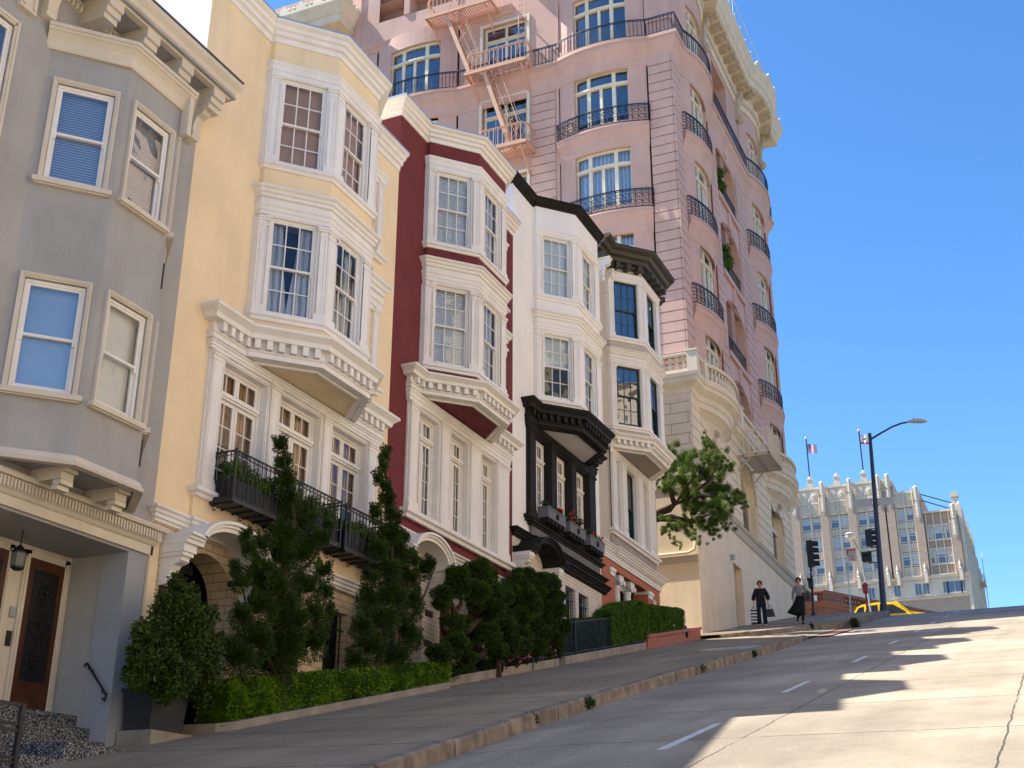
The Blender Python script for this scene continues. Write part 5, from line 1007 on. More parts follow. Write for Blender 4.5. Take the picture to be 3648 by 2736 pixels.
P2= [(-12.54,28.69,7.33,0.22),(-12.47,28.09,7.02,0.22),(-12.56,29.11,7.25,0.2),(-12.49,27.71,6.73,0.19),(-12.31,28.16,6.72,0.26),(-12.5,29.48,7.09,0.18),(-12.6,28.28,6.53,0.24),(-12.59,29.11,6.63,0.27),(-12.55,29.82,6.81,0.18),(-12.36,29.79,7.42,0.24),(-12.49,30.64,7.54,0.14),(-12.51,30.26,7.16,0.24),(-12.57,31.13,7.29,0.14),(-12.31,30.1,6.68,0.25),(-12.47,31.06,6.88,0.13),(-12.54,30.07,6.36,0.27),(-12.58,31.13,6.46,0.23),(-12.58,29.72,6.03,0.27),(-12.55,30.5,6.03,0.25),(-12.4,29.0,5.57,0.22),(-12.56,30.68,5.75,0.18),(-12.59,30.0,5.57,0.2)]
FI= [(-12.2,14.94,4.04,0.3),(-12.28,14.81,3.74,0.38),(-12.05,15.08,3.7,0.35),(-12.31,14.49,3.34,0.35),(-12.19,15.1,3.29,0.43),(-12.12,15.56,3.36,0.26),(-12.23,14.35,2.97,0.29),(-12.05,14.79,2.83,0.38),(-12.21,15.62,3.02,0.32),(-12.28,14.17,3.05,0.16),(-12.23,14.72,2.63,0.2),(-12.34,15.6,2.75,0.21),(-12.22,15.96,3.54,0.1),(-12.28,14.3,2.71,0.14)]
TR= [(-13.07,45.46,15.82,0.32),(-13.18,44.34,15.07,0.34),(-12.44,44.64,15.24,0.4),(-11.73,44.62,15.56,0.31),(-11.67,44.5,15.98,0.2),(-11.41,45.6,15.64,0.29),(-11.21,45.69,15.46,0.16),(-12.43,45.56,15.04,0.41),(-11.69,45.41,15.08,0.35),(-13.16,44.99,14.73,0.4),(-13.62,44.6,14.79,0.26),(-12.76,45.56,14.49,0.4),(-11.85,44.77,14.15,0.45),(-11.34,45.42,14.15,0.31),(-10.9,45.44,13.93,0.22),(-10.61,45.22,13.6,0.12),(-11.42,44.68,13.27,0.36),(-12.24,45.64,13.74,0.32),(-12.81,45.66,14.05,0.26),(-11.32,45.24,12.83,0.18),(-11.92,45.56,12.75,0.19),(-13.36,45.66,12.41,0.09),(-12.19,44.38,12.15,0.12),(-13.61,45.19,12.73,0.13),(-12.89,45.35,12.98,0.24),(-13.42,44.61,12.96,0.21),(-12.66,45.59,13.25,0.29),(-12.01,45.53,13.1,0.29)]
TB= [[(-14.02,45.0,13.54),(-13.45,45.0,13.71),(-12.97,45.0,13.88),(-12.15,45.0,14.13)],[(-14.02,45.0,13.48),(-13.4,45.0,13.56),(-13.02,45.0,14.01),(-12.08,45.0,15.3)],[(-14.01,45.0,13.25),(-13.35,45.0,13.35),(-12.55,45.0,13.02),(-11.74,45.0,13.28)],[(-14.01,45.0,13.3),(-13.07,45.0,13.14),(-12.39,45.0,12.95)],[(-13.21,45.0,13.85),(-13.46,45.0,14.71),(-13.73,45.0,15.22)],[(-12.61,45.0,14.08),(-11.89,45.0,14.51),(-11.28,45.0,15.2)],[(-12.24,45.0,14.61),(-11.83,45.0,15.57),(-11.8,45.0,16.1)],[(-12.61,45.0,14.08),(-11.7,45.0,13.96),(-10.91,45.0,13.75)]]
PB= [[(-12.45,26.86,5.13),(-12.45,26.66,5.5),(-12.45,26.18,5.81),(-12.45,25.9,6.12),(-12.45,25.61,6.5)],[(-12.45,26.86,5.17),(-12.45,26.25,4.99),(-12.45,25.44,4.75),(-12.45,24.39,4.44)],[(-12.45,25.9,6.12),(-12.45,26.84,6.39)],[(-12.45,25.2,5.31),(-12.45,25.82,5.67),(-12.45,26.56,5.98)],[(-12.45,24.11,5.15),(-12.45,24.59,5.62),(-12.45,24.96,5.92),(-12.45,24.87,6.15)],[(-12.45,24.59,5.62),(-12.45,24.41,5.75),(-12.45,24.19,6.01)]]
def foliage(name,lobes,n,size,m,parent,seed=1,asp=.5,tuft=.35,shell=.55,up=.0,amp=.25,flatz=1.,core=0,align=.6,wp=2):
    r=random.Random(seed); vs=[];fs=[]; wts=[l[3]**wp for l in lobes]; tot=sum(wts); acc=[]; s=0
    for w in wts: s+=w/tot; acc.append(s)
    import bisect
    for i in range(n):
        x,y,z,R_=lobes[min(bisect.bisect(acc,r.random()),len(lobes)-1)]
        d=Vector((r.gauss(0,1),r.gauss(0,1),r.gauss(0,1))).normalized()
        q=(1-shell*r.random()**1.8)
        nz=noise.noise(Vector((x+d.x*R_,y+d.y*R_,z+d.z*R_))*3.1/max(.5,R_*2)+Vector((seed,0,0)))
        rad=R_*q*(1+amp*nz*1.6); p=Vector((x,y,z))+Vector((d.x*rad,d.y*rad,d.z*rad*flatz))
        rv=Vector((r.gauss(0,1),r.gauss(0,1),r.gauss(0,1)+up)).normalized()
        t=(d*tuft+rv*(1-tuft)).normalized()
        b=t.cross(d*align+Vector((r.gauss(0,1),r.gauss(0,1),r.gauss(0,1))).normalized()*(1-align)).normalized(); sz=size*r.uniform(.6,1.35); w=sz*asp*.5; k=len(vs)
        vs+= [p-b*w*.6,p+t*sz*.5-b*w,p+t*sz,p+t*sz*.5+b*w]; fs.append((k,k+1,k+2,k+3))
    me=bpy.data.meshes.new(name); me.from_pydata([tuple(v) for v in vs],[],fs); me.materials.append(m)
    o=bpy.data.objects.new(name,me); COL.objects.link(o)
    if parent: o.parent=parent; o.matrix_parent_inverse=Matrix.Translation(-wloc(parent))
    if core:
        mb=MB()
        for (x,y,z,R_) in lobes:
            if R_>.1: mb.ball((x,y,z),R_*core,None,R_*core*flatz,8,5)  # solid dark balls: the shade inside the crown put into colour
        bm=bmesh.new(); bm.from_mesh(me); me.materials.append(M['twig']); nf=len(bm.faces); nv=[bm.verts.new(v) for v in mb.v]
        for f in mb.f:
            try: bm.faces.new([nv[i] for i in f]).material_index=1
            except ValueError: pass
        bm.to_mesh(me); bm.free()
    return o
def core(lobes,par,m,f=.55,name='branches'):
    pass
M['twig']=mat('foliage_shade_core',(.012,.016,.006),.9,.4,10,.5,40)  # near-black fill, inner shade of the crowns put into the colour
def limbs(paths,par,r0,name='branch',m='bark'):
    mb=MB()
    for p in paths:
        n=len(p); q=[Vector(a) for a in p]; pts=[]
        for i in range(n-1):
            for t in (0,.5): v=q[i].lerp(q[i+1],t); pts.append(v+Vector((noise.noise(v*2)*.06,noise.noise(v*2+Vector((5,0,0)))*.06,0)))
        pts.append(q[-1]); mb.tube(pts,[r0*(1-.75*i/(len(pts)-1)) for i in range(len(pts))],6)
    return mb.build(name,M[m],par,smooth=True)
BO=[(-12.15,)]
def pads(lobes,seed):
    r=random.Random(seed); out=[]
    for (x,y,z,R_) in lobes:
        R_*=1.38; out.append((x,y,z,R_))
        for i in range(7):
            a=r.uniform(0,2*pi); b=r.uniform(-.4,1.1); k=R_*.72; out.append((x+cos(a)*cos(b)*k,y+sin(a)*cos(b)*k,z+sin(b)*k*.8,R_*r.uniform(.3,.45)))
    return out
t=thing('juniper','tall upright juniper rising past the cream house iron balcony','tree',(-12.3,17.9,wz(-12.3,17.9)),'twisted junipers against the facades')
limbs([[(-12.35,17.9,2.3),(-12.3,17.8,3.6),(-12.3,17.6,4.8),(-12.3,17.9,6.0),(-12.35,17.5,7.1)]],t,.11,'trunk'); limbs([[(-12.3,17.8,3.4),(-12.25,18.6,4.2),(-12.2,19.0,4.9)],[(-12.3,17.7,3.2),(-12.25,16.9,3.9),(-12.2,16.4,4.5)],[(-12.3,17.6,4.6),(-12.3,18.5,5.4),(-12.2,18.9,5.9)]],t,.05)
def tufts(lobes,seed,amt=.45):
    r=random.Random(seed); out=[]
    for (x,y,z,R_) in lobes:
        out.append((x,y,z,R_*.92))
        for i in range(6):
            a=r.uniform(0,2*pi); b=r.uniform(.25,1.3); d=(cos(a)*cos(b),sin(a)*cos(b),sin(b)); k=R_*.45; L_=r.uniform(.5,1.1)
            for q,w in ((0,.34),(.25,.27),(.5,.2),(.75,.14),(1,.08)): e=k+q*L_*max(.15,R_*.75); out.append((x+d[0]*e*.7,y+d[1]*e+(q*q)*.04*(1 if d[1]>0 else -1),z+d[2]*e+q*q*.06,max(.03,R_*w)))
    return out
foliage('crown',tufts(J1,2),190000,.045,M['jun'],t,11,.36,.7,.6,.7,.25,1,0,.6,1.7)
t=thing('juniper','narrow twisted juniper in front of the seam between cream and maroon houses','tree',(-12.35,21.6,wz(-12.3,21.6)),'twisted junipers against the facades')
limbs([[(-12.4,21.6,3.2),(-12.35,21.8,4.6),(-12.35,21.5,6.0),(-12.35,21.4,7.2),(-12.4,21.1,8.1)]],t,.1,'trunk'); limbs([[(-12.4,21.8,4.5),(-12.3,22.6,5.3),(-12.3,23.2,6.2)],[(-12.4,21.7,4.2),(-12.3,21.0,5.0),(-12.3,20.6,5.5)]],t,.045)
foliage('crown',tufts(J2,3),150000,.048,M['jun'],t,12,.36,.7,.6,.7,.25,1,0,.6,1.7)
t=thing('pine','cloud-pruned pine with bare forked limbs in front of the maroon house','tree',(-12.45,26.86,wz(-12.4,26.9)),'cloud-pruned pines')
limbs([[(-12.45,26.9,4.2),(-12.45,26.86,5.15)]],t,.16,'trunk'); limbs(PB,t,.09)
foliage('crown',pads(P1,4),110000,.06,M['pinem'],t,13,.32,.6,.3,.35,.2,.70,.8)
t=thing('pine','taller cloud-pruned pine with layered rounded pads in front of the white house','tree',(-12.5,29.8,wz(-12.4,29.8)),'cloud-pruned pines')
limbs([[(-12.5,29.7,4.9),(-12.5,29.6,5.6),(-12.5,29.4,6.6),(-12.5,29.2,7.3)]],t,.12,'trunk'); limbs([[(-12.5,29.6,5.6),(-12.45,30.4,6.2),(-12.45,30.9,6.9)],[(-12.5,29.5,6.1),(-12.45,28.7,6.6)]],t,.05)
foliage('crown',pads(P2,5),100000,.06,M['pinem'],t,14,.32,.6,.3,.35,.2,.70,.8)
t=thing('potted_tree','bushy glossy-leaved tree growing in a dark square planter','potted plant',(-12.35,15.2,wz(-12.4,15.2)))
mb=MB(); x0,x1,y0,y1=-12.95,-12.38,14.72,15.55; zb=wz(-12.6,15.1)+.12; zt=2.68; e=.05
mb.hexa([(x0+e,y0+e,zb),(x1-e,y0+e,zb),(x1-e,y1-e,zb),(x0+e,y1-e,zb),(x0,y0,zt),(x1,y0,zt),(x1,y1,zt),(x0,y1,zt)]); mb.box(x0-.02,x1+.02,y0-.02,y1+.02,zt-.05,zt+.005); mb.build('planter',M['leadtub2'],t)
mb=MB(); mb.hexa([(x0-.02,y0,zb-.45),(x1+.03,y0,zb-.45),(x1+.03,y1+.15,zb-.45),(x0-.02,y1+.15,zb-.45),(x0-.02,y0,zb+.01),(x1+.03,y0,zb+.01),(x1+.03,y1+.15,zb+.01),(x0-.02,y1+.15,zb+.01)]); mb.build('plinth',M['lightconc'],t)
limbs([[(-12.6,15.1,2.5),(-12.5,15.0,3.1),(-12.3,15.1,3.8)],[(-12.5,15.0,2.9),(-12.3,14.7,3.3)],[(-12.5,15.0,2.9),(-12.3,15.6,3.4)]],t,.04,'trunk')
foliage('crown',[(x,y,z,q*.80) for x,y,z,q in FI]+[(x-.05+.1*sin(i*7),y+q*.8*cos(i*2.4+j*2),z+q*.8*sin(i*2.4+j*2),q*(.3+.12*j)) for i,(x,y,z,q) in enumerate(FI) for j in range(3)],34000,.065,M['ficus'],t,15,.5,.3,.6,0,.3,1,.45,.35,1.7)
# clipped hedges
def hedge(name,label,x0,x1,y0,y1,zb,zt,m,n,seed,size=.05,grp='clipped box hedges',bulge=.04,cat='hedge'):
    t=thing(name,label,cat,((x0+x1)/2,(y0+y1)/2,zb((y0+y1)/2)),grp); r=random.Random(seed); vs=[];fs=[]
    for i in range(n):
        f=r.random(); y=r.uniform(y0,y1); x=r.uniform(x0,x1); a,b=zb(y),zt(y); z=r.uniform(a,b)
        end=min(y-y0,y1-y); c=.16
        if f<.60: x=x1-abs(r.gauss(0,.05))
        elif f<.82: z=b-abs(r.gauss(0,.05))
        elif f<.90: y=y0+abs(r.gauss(0,.05)) if r.random()<.6 else y1-abs(r.gauss(0,.05)); a,b=zb(y),zt(y); z=r.uniform(a,b)
        # rounded shoulders
        cy=min(y-y0,y1-y); k=max(0,c-cy); kx_=k*.6; kz=max(0,c-(b-z)); 
        z-=0 if k<=0 else k*.5*(z-a)/(b-a); x-=kx_+kz*.3 if f<.6 else 0
        nz=noise.noise(Vector((x*2,y*2.2,z*2.2)))*bulge*2; x+=nz; z+=noise.noise(Vector((x*3,y*3,7)))*bulge*.8
        d=Vector((r.gauss(.5,.7),r.gauss(0,1),r.gauss(.5,1))).normalized(); bb=d.cross(Vector((1,0,.5))*.5+Vector((r.gauss(0,1),r.gauss(0,1),r.gauss(0,1))).normalized()*.5).normalized(); s=size*r.uniform(.6,1.3); w=s*.3; q=Vector((x,y,z)); kk=len(vs)
        vs+=[q-bb*w*.6,q+d*s*.5-bb*w,q+d*s,q+d*s*.5+bb*w]; fs.append((kk,kk+1,kk+2,kk+3))
    me=bpy.data.meshes.new('foliage'); me.from_pydata([tuple(v) for v in vs],[],fs); me.materials.append(M[m]); o=bpy.data.objects.new('foliage',me); COL.objects.link(o); o.parent=t; o.matrix_parent_inverse=Matrix.Translation(-t.location)
    mb=MB(); K=10
    for i in range(K):
        a,b=y0+.12+(y1-y0-.24)*i/K,y0+.12+(y1-y0-.24)*(i+1)/K; h=.11
        mb.hexa([(x0+.08,a,zb(a)),(x1-h,a,zb(a)),(x1-h,b,zb(b)),(x0+.08,b,zb(b)),(x0+.08,a,zt(a)-h),(x1-h,a,zt(a)-h),(x1-h,b,zt(b)-h),(x0+.08,b,zt(b)-h)])
    mb.build('hedge_core',M['twig'],t); return t  # solid dark box filling the hedge behind its leaves
hedge('hedge','long clipped green hedge along the kerb before the cream house',-12.85,-12.22,16.35,24.0,lambda y:wz(-12.3,y)+.14,lambda y:2.96+(y-16.2)*.19,'hedge',80000,21,.055,bulge=.025)
hedge('hedge','rounded clipped hedge rising behind the red brick planter',-12.95,-12.35,34.8,42.6,lambda y:wz(-12.4,y)+.3,lambda y:7.35+(1-min(1,max(0,(38.6-y)/4.2))**2)*1.15+max(0,y-38.4)*.155,'hedge2',90000,22,.05,bulge=.03)
hedge('hedge','dark low hedge behind the black iron fence',-12.95,-12.52,30.6,37.8,lambda y:wz(-12.5,y)+.1,lambda y:wz(-12.5,y)+1.15,'pinem',26000,23,.075,bulge=.06)
# kerbed beds
def lowkerb(pts,h,label,w=.12):
    mb=MB()
    P=pts
    for (a,b),(c,d) in zip(P[:-1],P[1:]):
        l=hypot(c-a,d-b); fr=Fr(a,b,(c-a)/l,(d-b)/l); K=max(1,int(l/1.2))
        for i in range(K):
            s0,s1=l*i/K,l*(i+1)/K; q=[]
            for s,n_ in ((s0,-w),(s1,-w),(s1,0),(s0,0)): x,y=fr.xy(s,n_); q.append((x,y,wz(x,y)-.1))
            q+= [(x,y,z+.1+h) for x,y,z in q]; mb.hexa(q)
    o=mb.build('planting_bed_kerb',M['lightconc']); tag(o,label,'kerb','low concrete kerbs round the planting beds'); return o
lowkerb([(-13,16.1),(-12.3,16.15),(-12.12,16.4),(-12.12,23.8),(-12.3,24.05),(-13,24.1)],.13,'low concrete kerb under the long clipped hedge')
lowkerb([(-12.9,24.2),(-12.55,24.4),(-12.45,24.8),(-12.35,30.6),(-12.6,30.8),(-13,30.8)],.20,'low concrete kerb round the pink flower bed below the pines')
lowkerb([(-13,30.9),(-12.33,31.0),(-12.33,38.0),(-12.5,38.05)],.22,'low concrete kerb carrying the black iron fence')
def bed(y0,y1,x0,x1):
    mb=MB(); mb.add([(x0,y0,wz(x0,y0)+.1),(x1,y0,wz(x1,y0)+.1),(x1,y1,wz(x1,y1)+.1),(x0,y1,wz(x0,y1)+.1)],[(0,1,2,3)]); tag(mb.build('soil_bed',M['soil'],recalc=False),kind='structure')
bed(16.2,24,-13,-12.2); bed(24.3,30.7,-13,-12.45); bed(31,38,-13,-12.4)
r5=random.Random(9); gl=[(r5.uniform(-12.95,-12.5),r5.uniform(24.5,30.6),0,r5.uniform(.08,.16)) for _ in range(70)]; gl=[(x,y,wz(x,y)+.22+r5.uniform(0,.14),q) for x,y,_,q in gl]
gc=foliage('ground_cover',gl,11000,.055,M['ground'],None,31,.5,.3,.8,.3,.3); tag(gc,kind='stuff')
def flower_clump(x,y,z,rad,n,m,label,seed,sz=.05):
    t=thing('flowering_plant',label,'flowers',(x,y,z),'clumps of pink flowers in the bed' if m=='pinkflower' else None)
    foliage('leaves',[(x,y,z,rad)],900,.06,M['ground'],t,seed,.5,.4,.7); r=random.Random(seed); mb=MB()
    for i in range(n):
        a=r.uniform(0,2*pi); b=r.uniform(-.2,1.3); c=(x+abs(rad*cos(a)*cos(b)),y+rad*1.2*sin(a)*cos(b),z+rad*sin(b)); mb.ball(c,sz*r.uniform(.5,1),None,sz*.6,5,3)
    mb.build('blossom',M[m],t)
for i,(y,dz,rr,n,lb) in enumerate(((27.0,.26,.16,12,'small pink flower clump below the first pine limb'),(27.9,.3,.2,26,'largest bright pink flower clump at the bed edge'),(28.5,.34,.2,20,'pink flower clump right of the largest clump'),(29.1,.36,.18,18,'pink flower clump just past the middle of the flower bed'),(30.3,.36,.16,10,'dull pink flower clump at the upper end of the bed'))): flower_clump(-12.5,y,wz(-12.5,y)+dz,rr,n,'pinkflower',lb,40+i,.045)
# black iron fence
t=thing('iron_fence','black iron picket fence on a concrete kerb before the dark hedge','fence',(-12.4,34,wz(-12.4,34)))
mb=MB(); n=86
for i in range(n+1): y=28.9+(37.95-28.9)*i/n; mb.tube([(-12.4,y,wz(-12.4,y)+.18),(-12.4,y,wz(-12.4,y)+1.12)],.011,4)
mb.build('pickets',M['iron'],t); tag(t.children[0],kind='stuff')
mb=MB()
for h in (.28,1.12): mb.tube([(-12.4,y,wz(-12.4,y)+h) for y in (28.9,33,37.95)],.018,4)
mb.build('rail',M['iron'],t)
for y in (28.9,31.9,34.9,37.95): mb=MB(); z=wz(-12.4,y); mb.box(-12.43,-12.37,y-.03,y+.03,z,z+1.16); mb.build('post',M['iron'],t)
# red brick planter
t=thing('brick_planter','red brick planter wall with a brick cap at the top of the hedge row','planter',(-12.5,41.3,wz(-12.5,41.3)))
mb=MB(); A,B=38.12,44.45
def pz(y): return 7.46+(y-38.15)*(8.86-7.46)/6.35
mb.hexa([(-13.2,A,6),(-12.3,A,6),(-12.3,B,6),(-13.2,B,6),(-13.2,A,pz(A)-.1),(-12.3,A,pz(A)-.1),(-12.3,B,pz(B)-.1),(-13.2,B,pz(B)-.1)]); mb.build('wall',M['planterb'],t)
mb=MB(); mb.hexa([(-13.2,A-.04,pz(A)-.1),(-12.25,A-.04,pz(A)-.1),(-12.25,B+.05,pz(B)-.1),(-13.2,B+.05,pz(B)-.1),(-13.2,A-.04,pz(A)),(-12.25,A-.04,pz(A)),(-12.25,B+.05,pz(B)),(-13.2,B+.05,pz(B))]); mb.build('cap',M['planterb'],t)
flower_clump(-12.55,41.2,pz(41.2)+.1,.22,26,'whiteflower','clump of white flowers in the brick planter',61,.06); flower_clump(-12.55,39.6,pz(39.6)+.05,.16,8,'redflower','small dark red flowers at the low end of the brick planter',62,.04)
t=thing('sign','small blue oval sign on a stake before the rounded hedge','sign',(-12.4,41.9,8.2)); mb=MB(); mb.add([(-12.3,42.6+.16*cos(i*pi/8),8.32+.24*sin(i*pi/8)*(1 if i<8 else .9)) for i in range(16)]+[(-12.33,42.6+.16*cos(i*pi/8),8.32+.24*sin(i*pi/8)) for i in range(16)],[tuple(range(16)),tuple(range(31,15,-1))]+[(i,(i+1)%16,16+(i+1)%16,16+i) for i in range(16)]); mb.build('face',flat('blue_sign',(.02,.04,.22)),t); mb=MB(); mb.tube([(-12.34,42.6,7.9),(-12.34,42.6,8.3)],.012,4); mb.build('stake',M['metal'],t)
# leaning tree beyond the last house
t=thing('tree','green feathery tree reaching out from the gap beside the taupe house','tree',(-15.2,45,8.8))
mb=MB(); mb.tube([(-15.2,45,8.6),(-15.1,45.1,10.5),(-14.8,45,12.2),(-14.0,45,13.4)],[.3,.26,.22,.15],10); mb.build('trunk',M['bark'],t,smooth=True); limbs(TB,t,.11)
def droop(lobes,seed):
    r=random.Random(seed); out=[]
    for (x,y,z,R_) in lobes:
        for i in range(14):
            a=r.uniform(0,2*pi); q=r.random()**.5; out.append((x+cos(a)*q*R_*1.25,y+r.uniform(-.8,.8),z+sin(a)*q*R_*1.25,R_*r.uniform(.25,.5)))
    return out
foliage('crown',droop([(x,y,z,q*1.15) for x,y,z,q in TR],8),210000,.065,M['cyp'],t,16,.2,.15,1.0,-1.0,.6,wp=1.6)
# balcony plants
for a,b,lb in ((16.35,17.75,'leafy shrubs in the first black iron balcony'),(18.1,19.55,'leafy shrubs in the middle black iron balcony'),(19.95,21.4,'leafy shrubs in the last black iron balcony')):
    t=thing('balcony_shrub',lb,'plant',(-12.7,(a+b)/2,6.4),'shrubs planted in the iron balconies'); rr=random.Random(int(a*10)); L=[(-12.7+rr.uniform(-.1,.12),a+(b-a)*(i+.5)/9,6.52+rr.uniform(-.05,.14),rr.uniform(.13,.2)) for i in range(9)]; foliage('leaves',L,3200,.07,M['hedge2'],t,int(a*7),.45,.3,.8)
# window boxes of the white house
for i,(a,b,lb) in enumerate(((30.45,31.75,'slate window box under the first black-framed window'),(32.1,33.35,'slate window box with red geraniums under the middle black-framed window'),(33.75,34.95,'slate window box under the last black-framed window'))):
    t=thing('window_box',lb,'window box',(-12.7,(a+b)/2,9.3),'slate window boxes on black sill'); z=9.42
    mb=MB(); mb.box(-12.86,-12.56,a,b,z,z+.30); mb.box(-12.88,-12.54,a-.02,b+.02,z+.27,z+.31); k=mb.build('box',M['slate'],t)
    mb=MB(); 
    for j in range(5): y=a+.12+(b-a-.24)*j/4; mb.box(-12.85,-12.57,y-.05,y+.05,z-.13,z)
    mb.build('foot',M['black'],t); mb=MB(); mb.ball((-12.55,(a+b)/2,z+.14),.04,.09,.09,10,6); mb.build('rosette',M['black'],t)
    rr=random.Random(i); L=[(-12.7,a+(b-a)*(j+.5)/6,z+.34+rr.uniform(0,.12)*(2.2 if i==1 else .6),rr.uniform(.07,.12)) for j in range(6)]; foliage('leaves',L,900,.06,M['ground'],t,70+i)
    mb=MB()
    for j in range(7 if i==1 else 4): mb.ball((-12.62+rr.uniform(-.05,.05),rr.uniform(a+.1,b-.1),z+.42+rr.uniform(0,.28)*(1 if i==1 else .3)),.045,None,.035,6,4)
    mb.build('blossom',M['redflower'],t)
# weeds in the gutter joints
for i,(x,y,n,lb) in enumerate(((-7.45,17.3,200,'small weed in the gutter near the lower kerb'),(-7.5,19.9,260,'grassy weed growing against the kerb stones'),(-7.75,28.0,160,'small weed at the kerb by the lane dashes'),(-7.85,33.6,320,'bushy weed against the upper kerb stones'),(-8.0,51.3,0,''),(-9.05,48.9,300,'weed on the raised kerb in front of the walking woman'))):
    if n: w=foliage('weed',[(x,y,gz(y)+.06+(.2 if i==5 else 0),.07),(x,y+.1,gz(y)+.03+(.2 if i==5 else 0),.05)],n,.07,M['ground'],None,80+i,.22,.6,.9,1.2); tag(w,lb,'weed')
w=foliage('shrub',[(-7.75,51.2,gz(51.2)+.2,.12),(-7.8,51.4,gz(51.2)+.3,.08),(-7.7,51.0,gz(51)+.05,.12)],700,.12,M['jun'],None,90,.25,.6,.9,1.); tag(w,'bushy green weed clump growing at the corner kerb below the lamp post','weed')
for y,z,lb,sd in ((55.8,34.5,'green plant spilling over the upper loggia railing of the pink building',95),(56.0,29.9,'green plant growing in the loggia below the upper loggia plant',96)):
    t=thing('loggia_plant',lb,'plant',(-13.2,y,z-.7),'plants in the pink building loggias'); rr=random.Random(sd); foliage('leaves',[(-13.15+rr.uniform(-.2,.15),y+rr.uniform(-.7,.7),z+rr.uniform(-.6,.5),rr.uniform(.2,.35)) for _ in range(9)],3000,.14,M['hedge2'],t,sd,.4,.3,.8)
# ------------------------------------------------------------------ street furniture at the corner
def arm(mb,pts,r,k=8):
    mb.tube(pts,r,k)
t=thing('street_lamp','tall dark blue cobra-head street lamp carrying signals and grey street name plates','street lamp',(-8.44,66,13.1))
mb=MB(); mb.tube([(-8.44,66,12.9),(-8.29,66,18),(-8.14,66,22.95)],[.17,.13,.09],12); mb.lathe((-8.44,66,13.0),[(.3,0),(.3,.08),(.22,.14),(.19,.5),(.17,.55)],12); mb.build('pole',M['pole'],t,smooth=False)
mb=MB(); mb.tube([(-8.12,66,22.6),(-7.6,66,22.85),(-6.9,66,23.16),(-6.4,66,23.28),(-5.95,66,23.3)],[.06,.055,.05,.05,.045],8); mb.build('arm',M['pole'],t)
mb=MB(); sec=[(-6.15,.06,.05,23.30),(-5.95,.10,.08,23.31),(-5.7,.17,.12,23.30),(-5.4,.19,.13,23.26),(-5.2,.15,.09,23.22),(-5.08,.05,.03,23.2)]; vs=[];K=10
for (x,ry,rz,z) in sec: vs+=[(x,66+ry*cos(2*pi*j/K),z+rz*sin(2*pi*j/K)) for j in range(K)]
mb.add(vs,[(i*K+j,i*K+(j+1)%K,(i+1)*K+(j+1)%K,(i+1)*K+j) for i in range(len(sec)-1) for j in range(K)]+[tuple(range(K)),tuple((len(sec)-1)*K+j for j in range(K))]); mb.tube([(-5.75,66,23.4),(-5.75,66,23.5)],.05,8); mb.build('lamp_head',M['lampgrey'],t,smooth=True)
for a,b in ((-9.28,-8.42),(-8.16,-7.27)): mb=MB(); mb.box(a,b,66.0,66.03,18.86,19.22); mb.box(a-.02,b+.02,65.99,66.04,18.83,18.87); mb.box(a-.02,b+.02,65.99,66.04,19.21,19.25); mb.build('street_name_plate',M['lampgrey'],t)
mb=MB(); mb.tube([(-8.42,66,18.92),(-8.12,66,18.92)],.03,5); mb.tube([(-8.42,66,19.15),(-8.12,66,19.15)],.03,5); mb.build('sign_clamp',M['metal'],t)
def sighead(par,x,y,z0,z1,n,face,name='signal_head'):
    mb=MB(); w=.17; mb.box(x-w,x+w,y-w*.8,y+w*.8,z0,z1); h=(z1-z0)/n
    for i in range(n):
        zc=z0+h*(i+.5); rr=h*.40; d=face; L=[]
        for j in range(9):
            a=-.25*pi+1.5*pi*j/8
            L.append((cos(a)*rr,sin(a)*rr+zc))
        for (a,b),(c,e) in zip(L[:-1],L[1:]):
            p=[(x+d*w,y+a,b),(x+d*w,y+c,e),(x+d*(w+.26),y+c,e-.03),(x+d*(w+.26),y+a,b-.03)]; q=[(u,v*1.0+(.012 if 1 else 0),s+.012) for u,v,s in p]; mb.hexa(p+q)
    o=mb.build(name,M['iron'],par); return o
sighead(t,-8.78,66,16.66,17.56,3,-1 if 0 else 1); mb=MB(); mb.tube([(-8.78,66,17.6),(-8.3,66,17.6)],.03,5); mb.tube([(-8.78,66,16.6),(-8.35,66,16.6)],.03,5)
mb.tube([(-8.95,66,16.4),(-8.35,66,16.4)],.03,5); mb.tube([(-8.95,66,15.78),(-8.37,66,15.78)],.03,5); mb.build('signal_arm',M['iron'],t)
mb=MB(); mb.box(-9.2,-8.75,65.85,66.15,15.84,16.32); mb.box(-9.23,-8.72,65.7,65.86,16.2,16.34); mb.box(-9.23,-9.18,65.72,65.86,15.84,16.3); mb.box(-8.77,-8.72,65.72,65.86,15.84,16.3); mb.build('pedestrian_signal',M['iron'],t)
t=thing('traffic_signal','black traffic signal on its own post at the pink building corner','traffic light',(-12.07,66,13.2))
mb=MB(); mb.tube([(-12.07,66,13.0),(-11.97,66,15.85)],.07,10); mb.lathe((-12.07,66,13.1),[(.16,0),(.16,.1),(.1,.3)],10); mb.build('pole',M['iron'],t)
sighead(t,-11.93,66,15.85,17.3,4,1); mb=MB(); mb.box(-12.17,-11.92,65.85,66.1,14.7,15.2); mb.box(-12.2,-11.9,65.72,65.86,15.1,15.22); mb.build('pedestrian_signal',M['iron'],t); mb=MB(); mb.box(-11.95,-11.75,65.9,65.93,15.35,15.6); mb.build('small_sign',M['lampgrey'],t)
t=thing('parking_sign','red and white no stopping sign reading any time on a thin post','sign',(-10.13,66,13.1))
mb=MB(); mb.tube([(-10.13,66,13.0),(-10.0,66,16.6)],.032,6); mb.build('post',M['metal'],t)
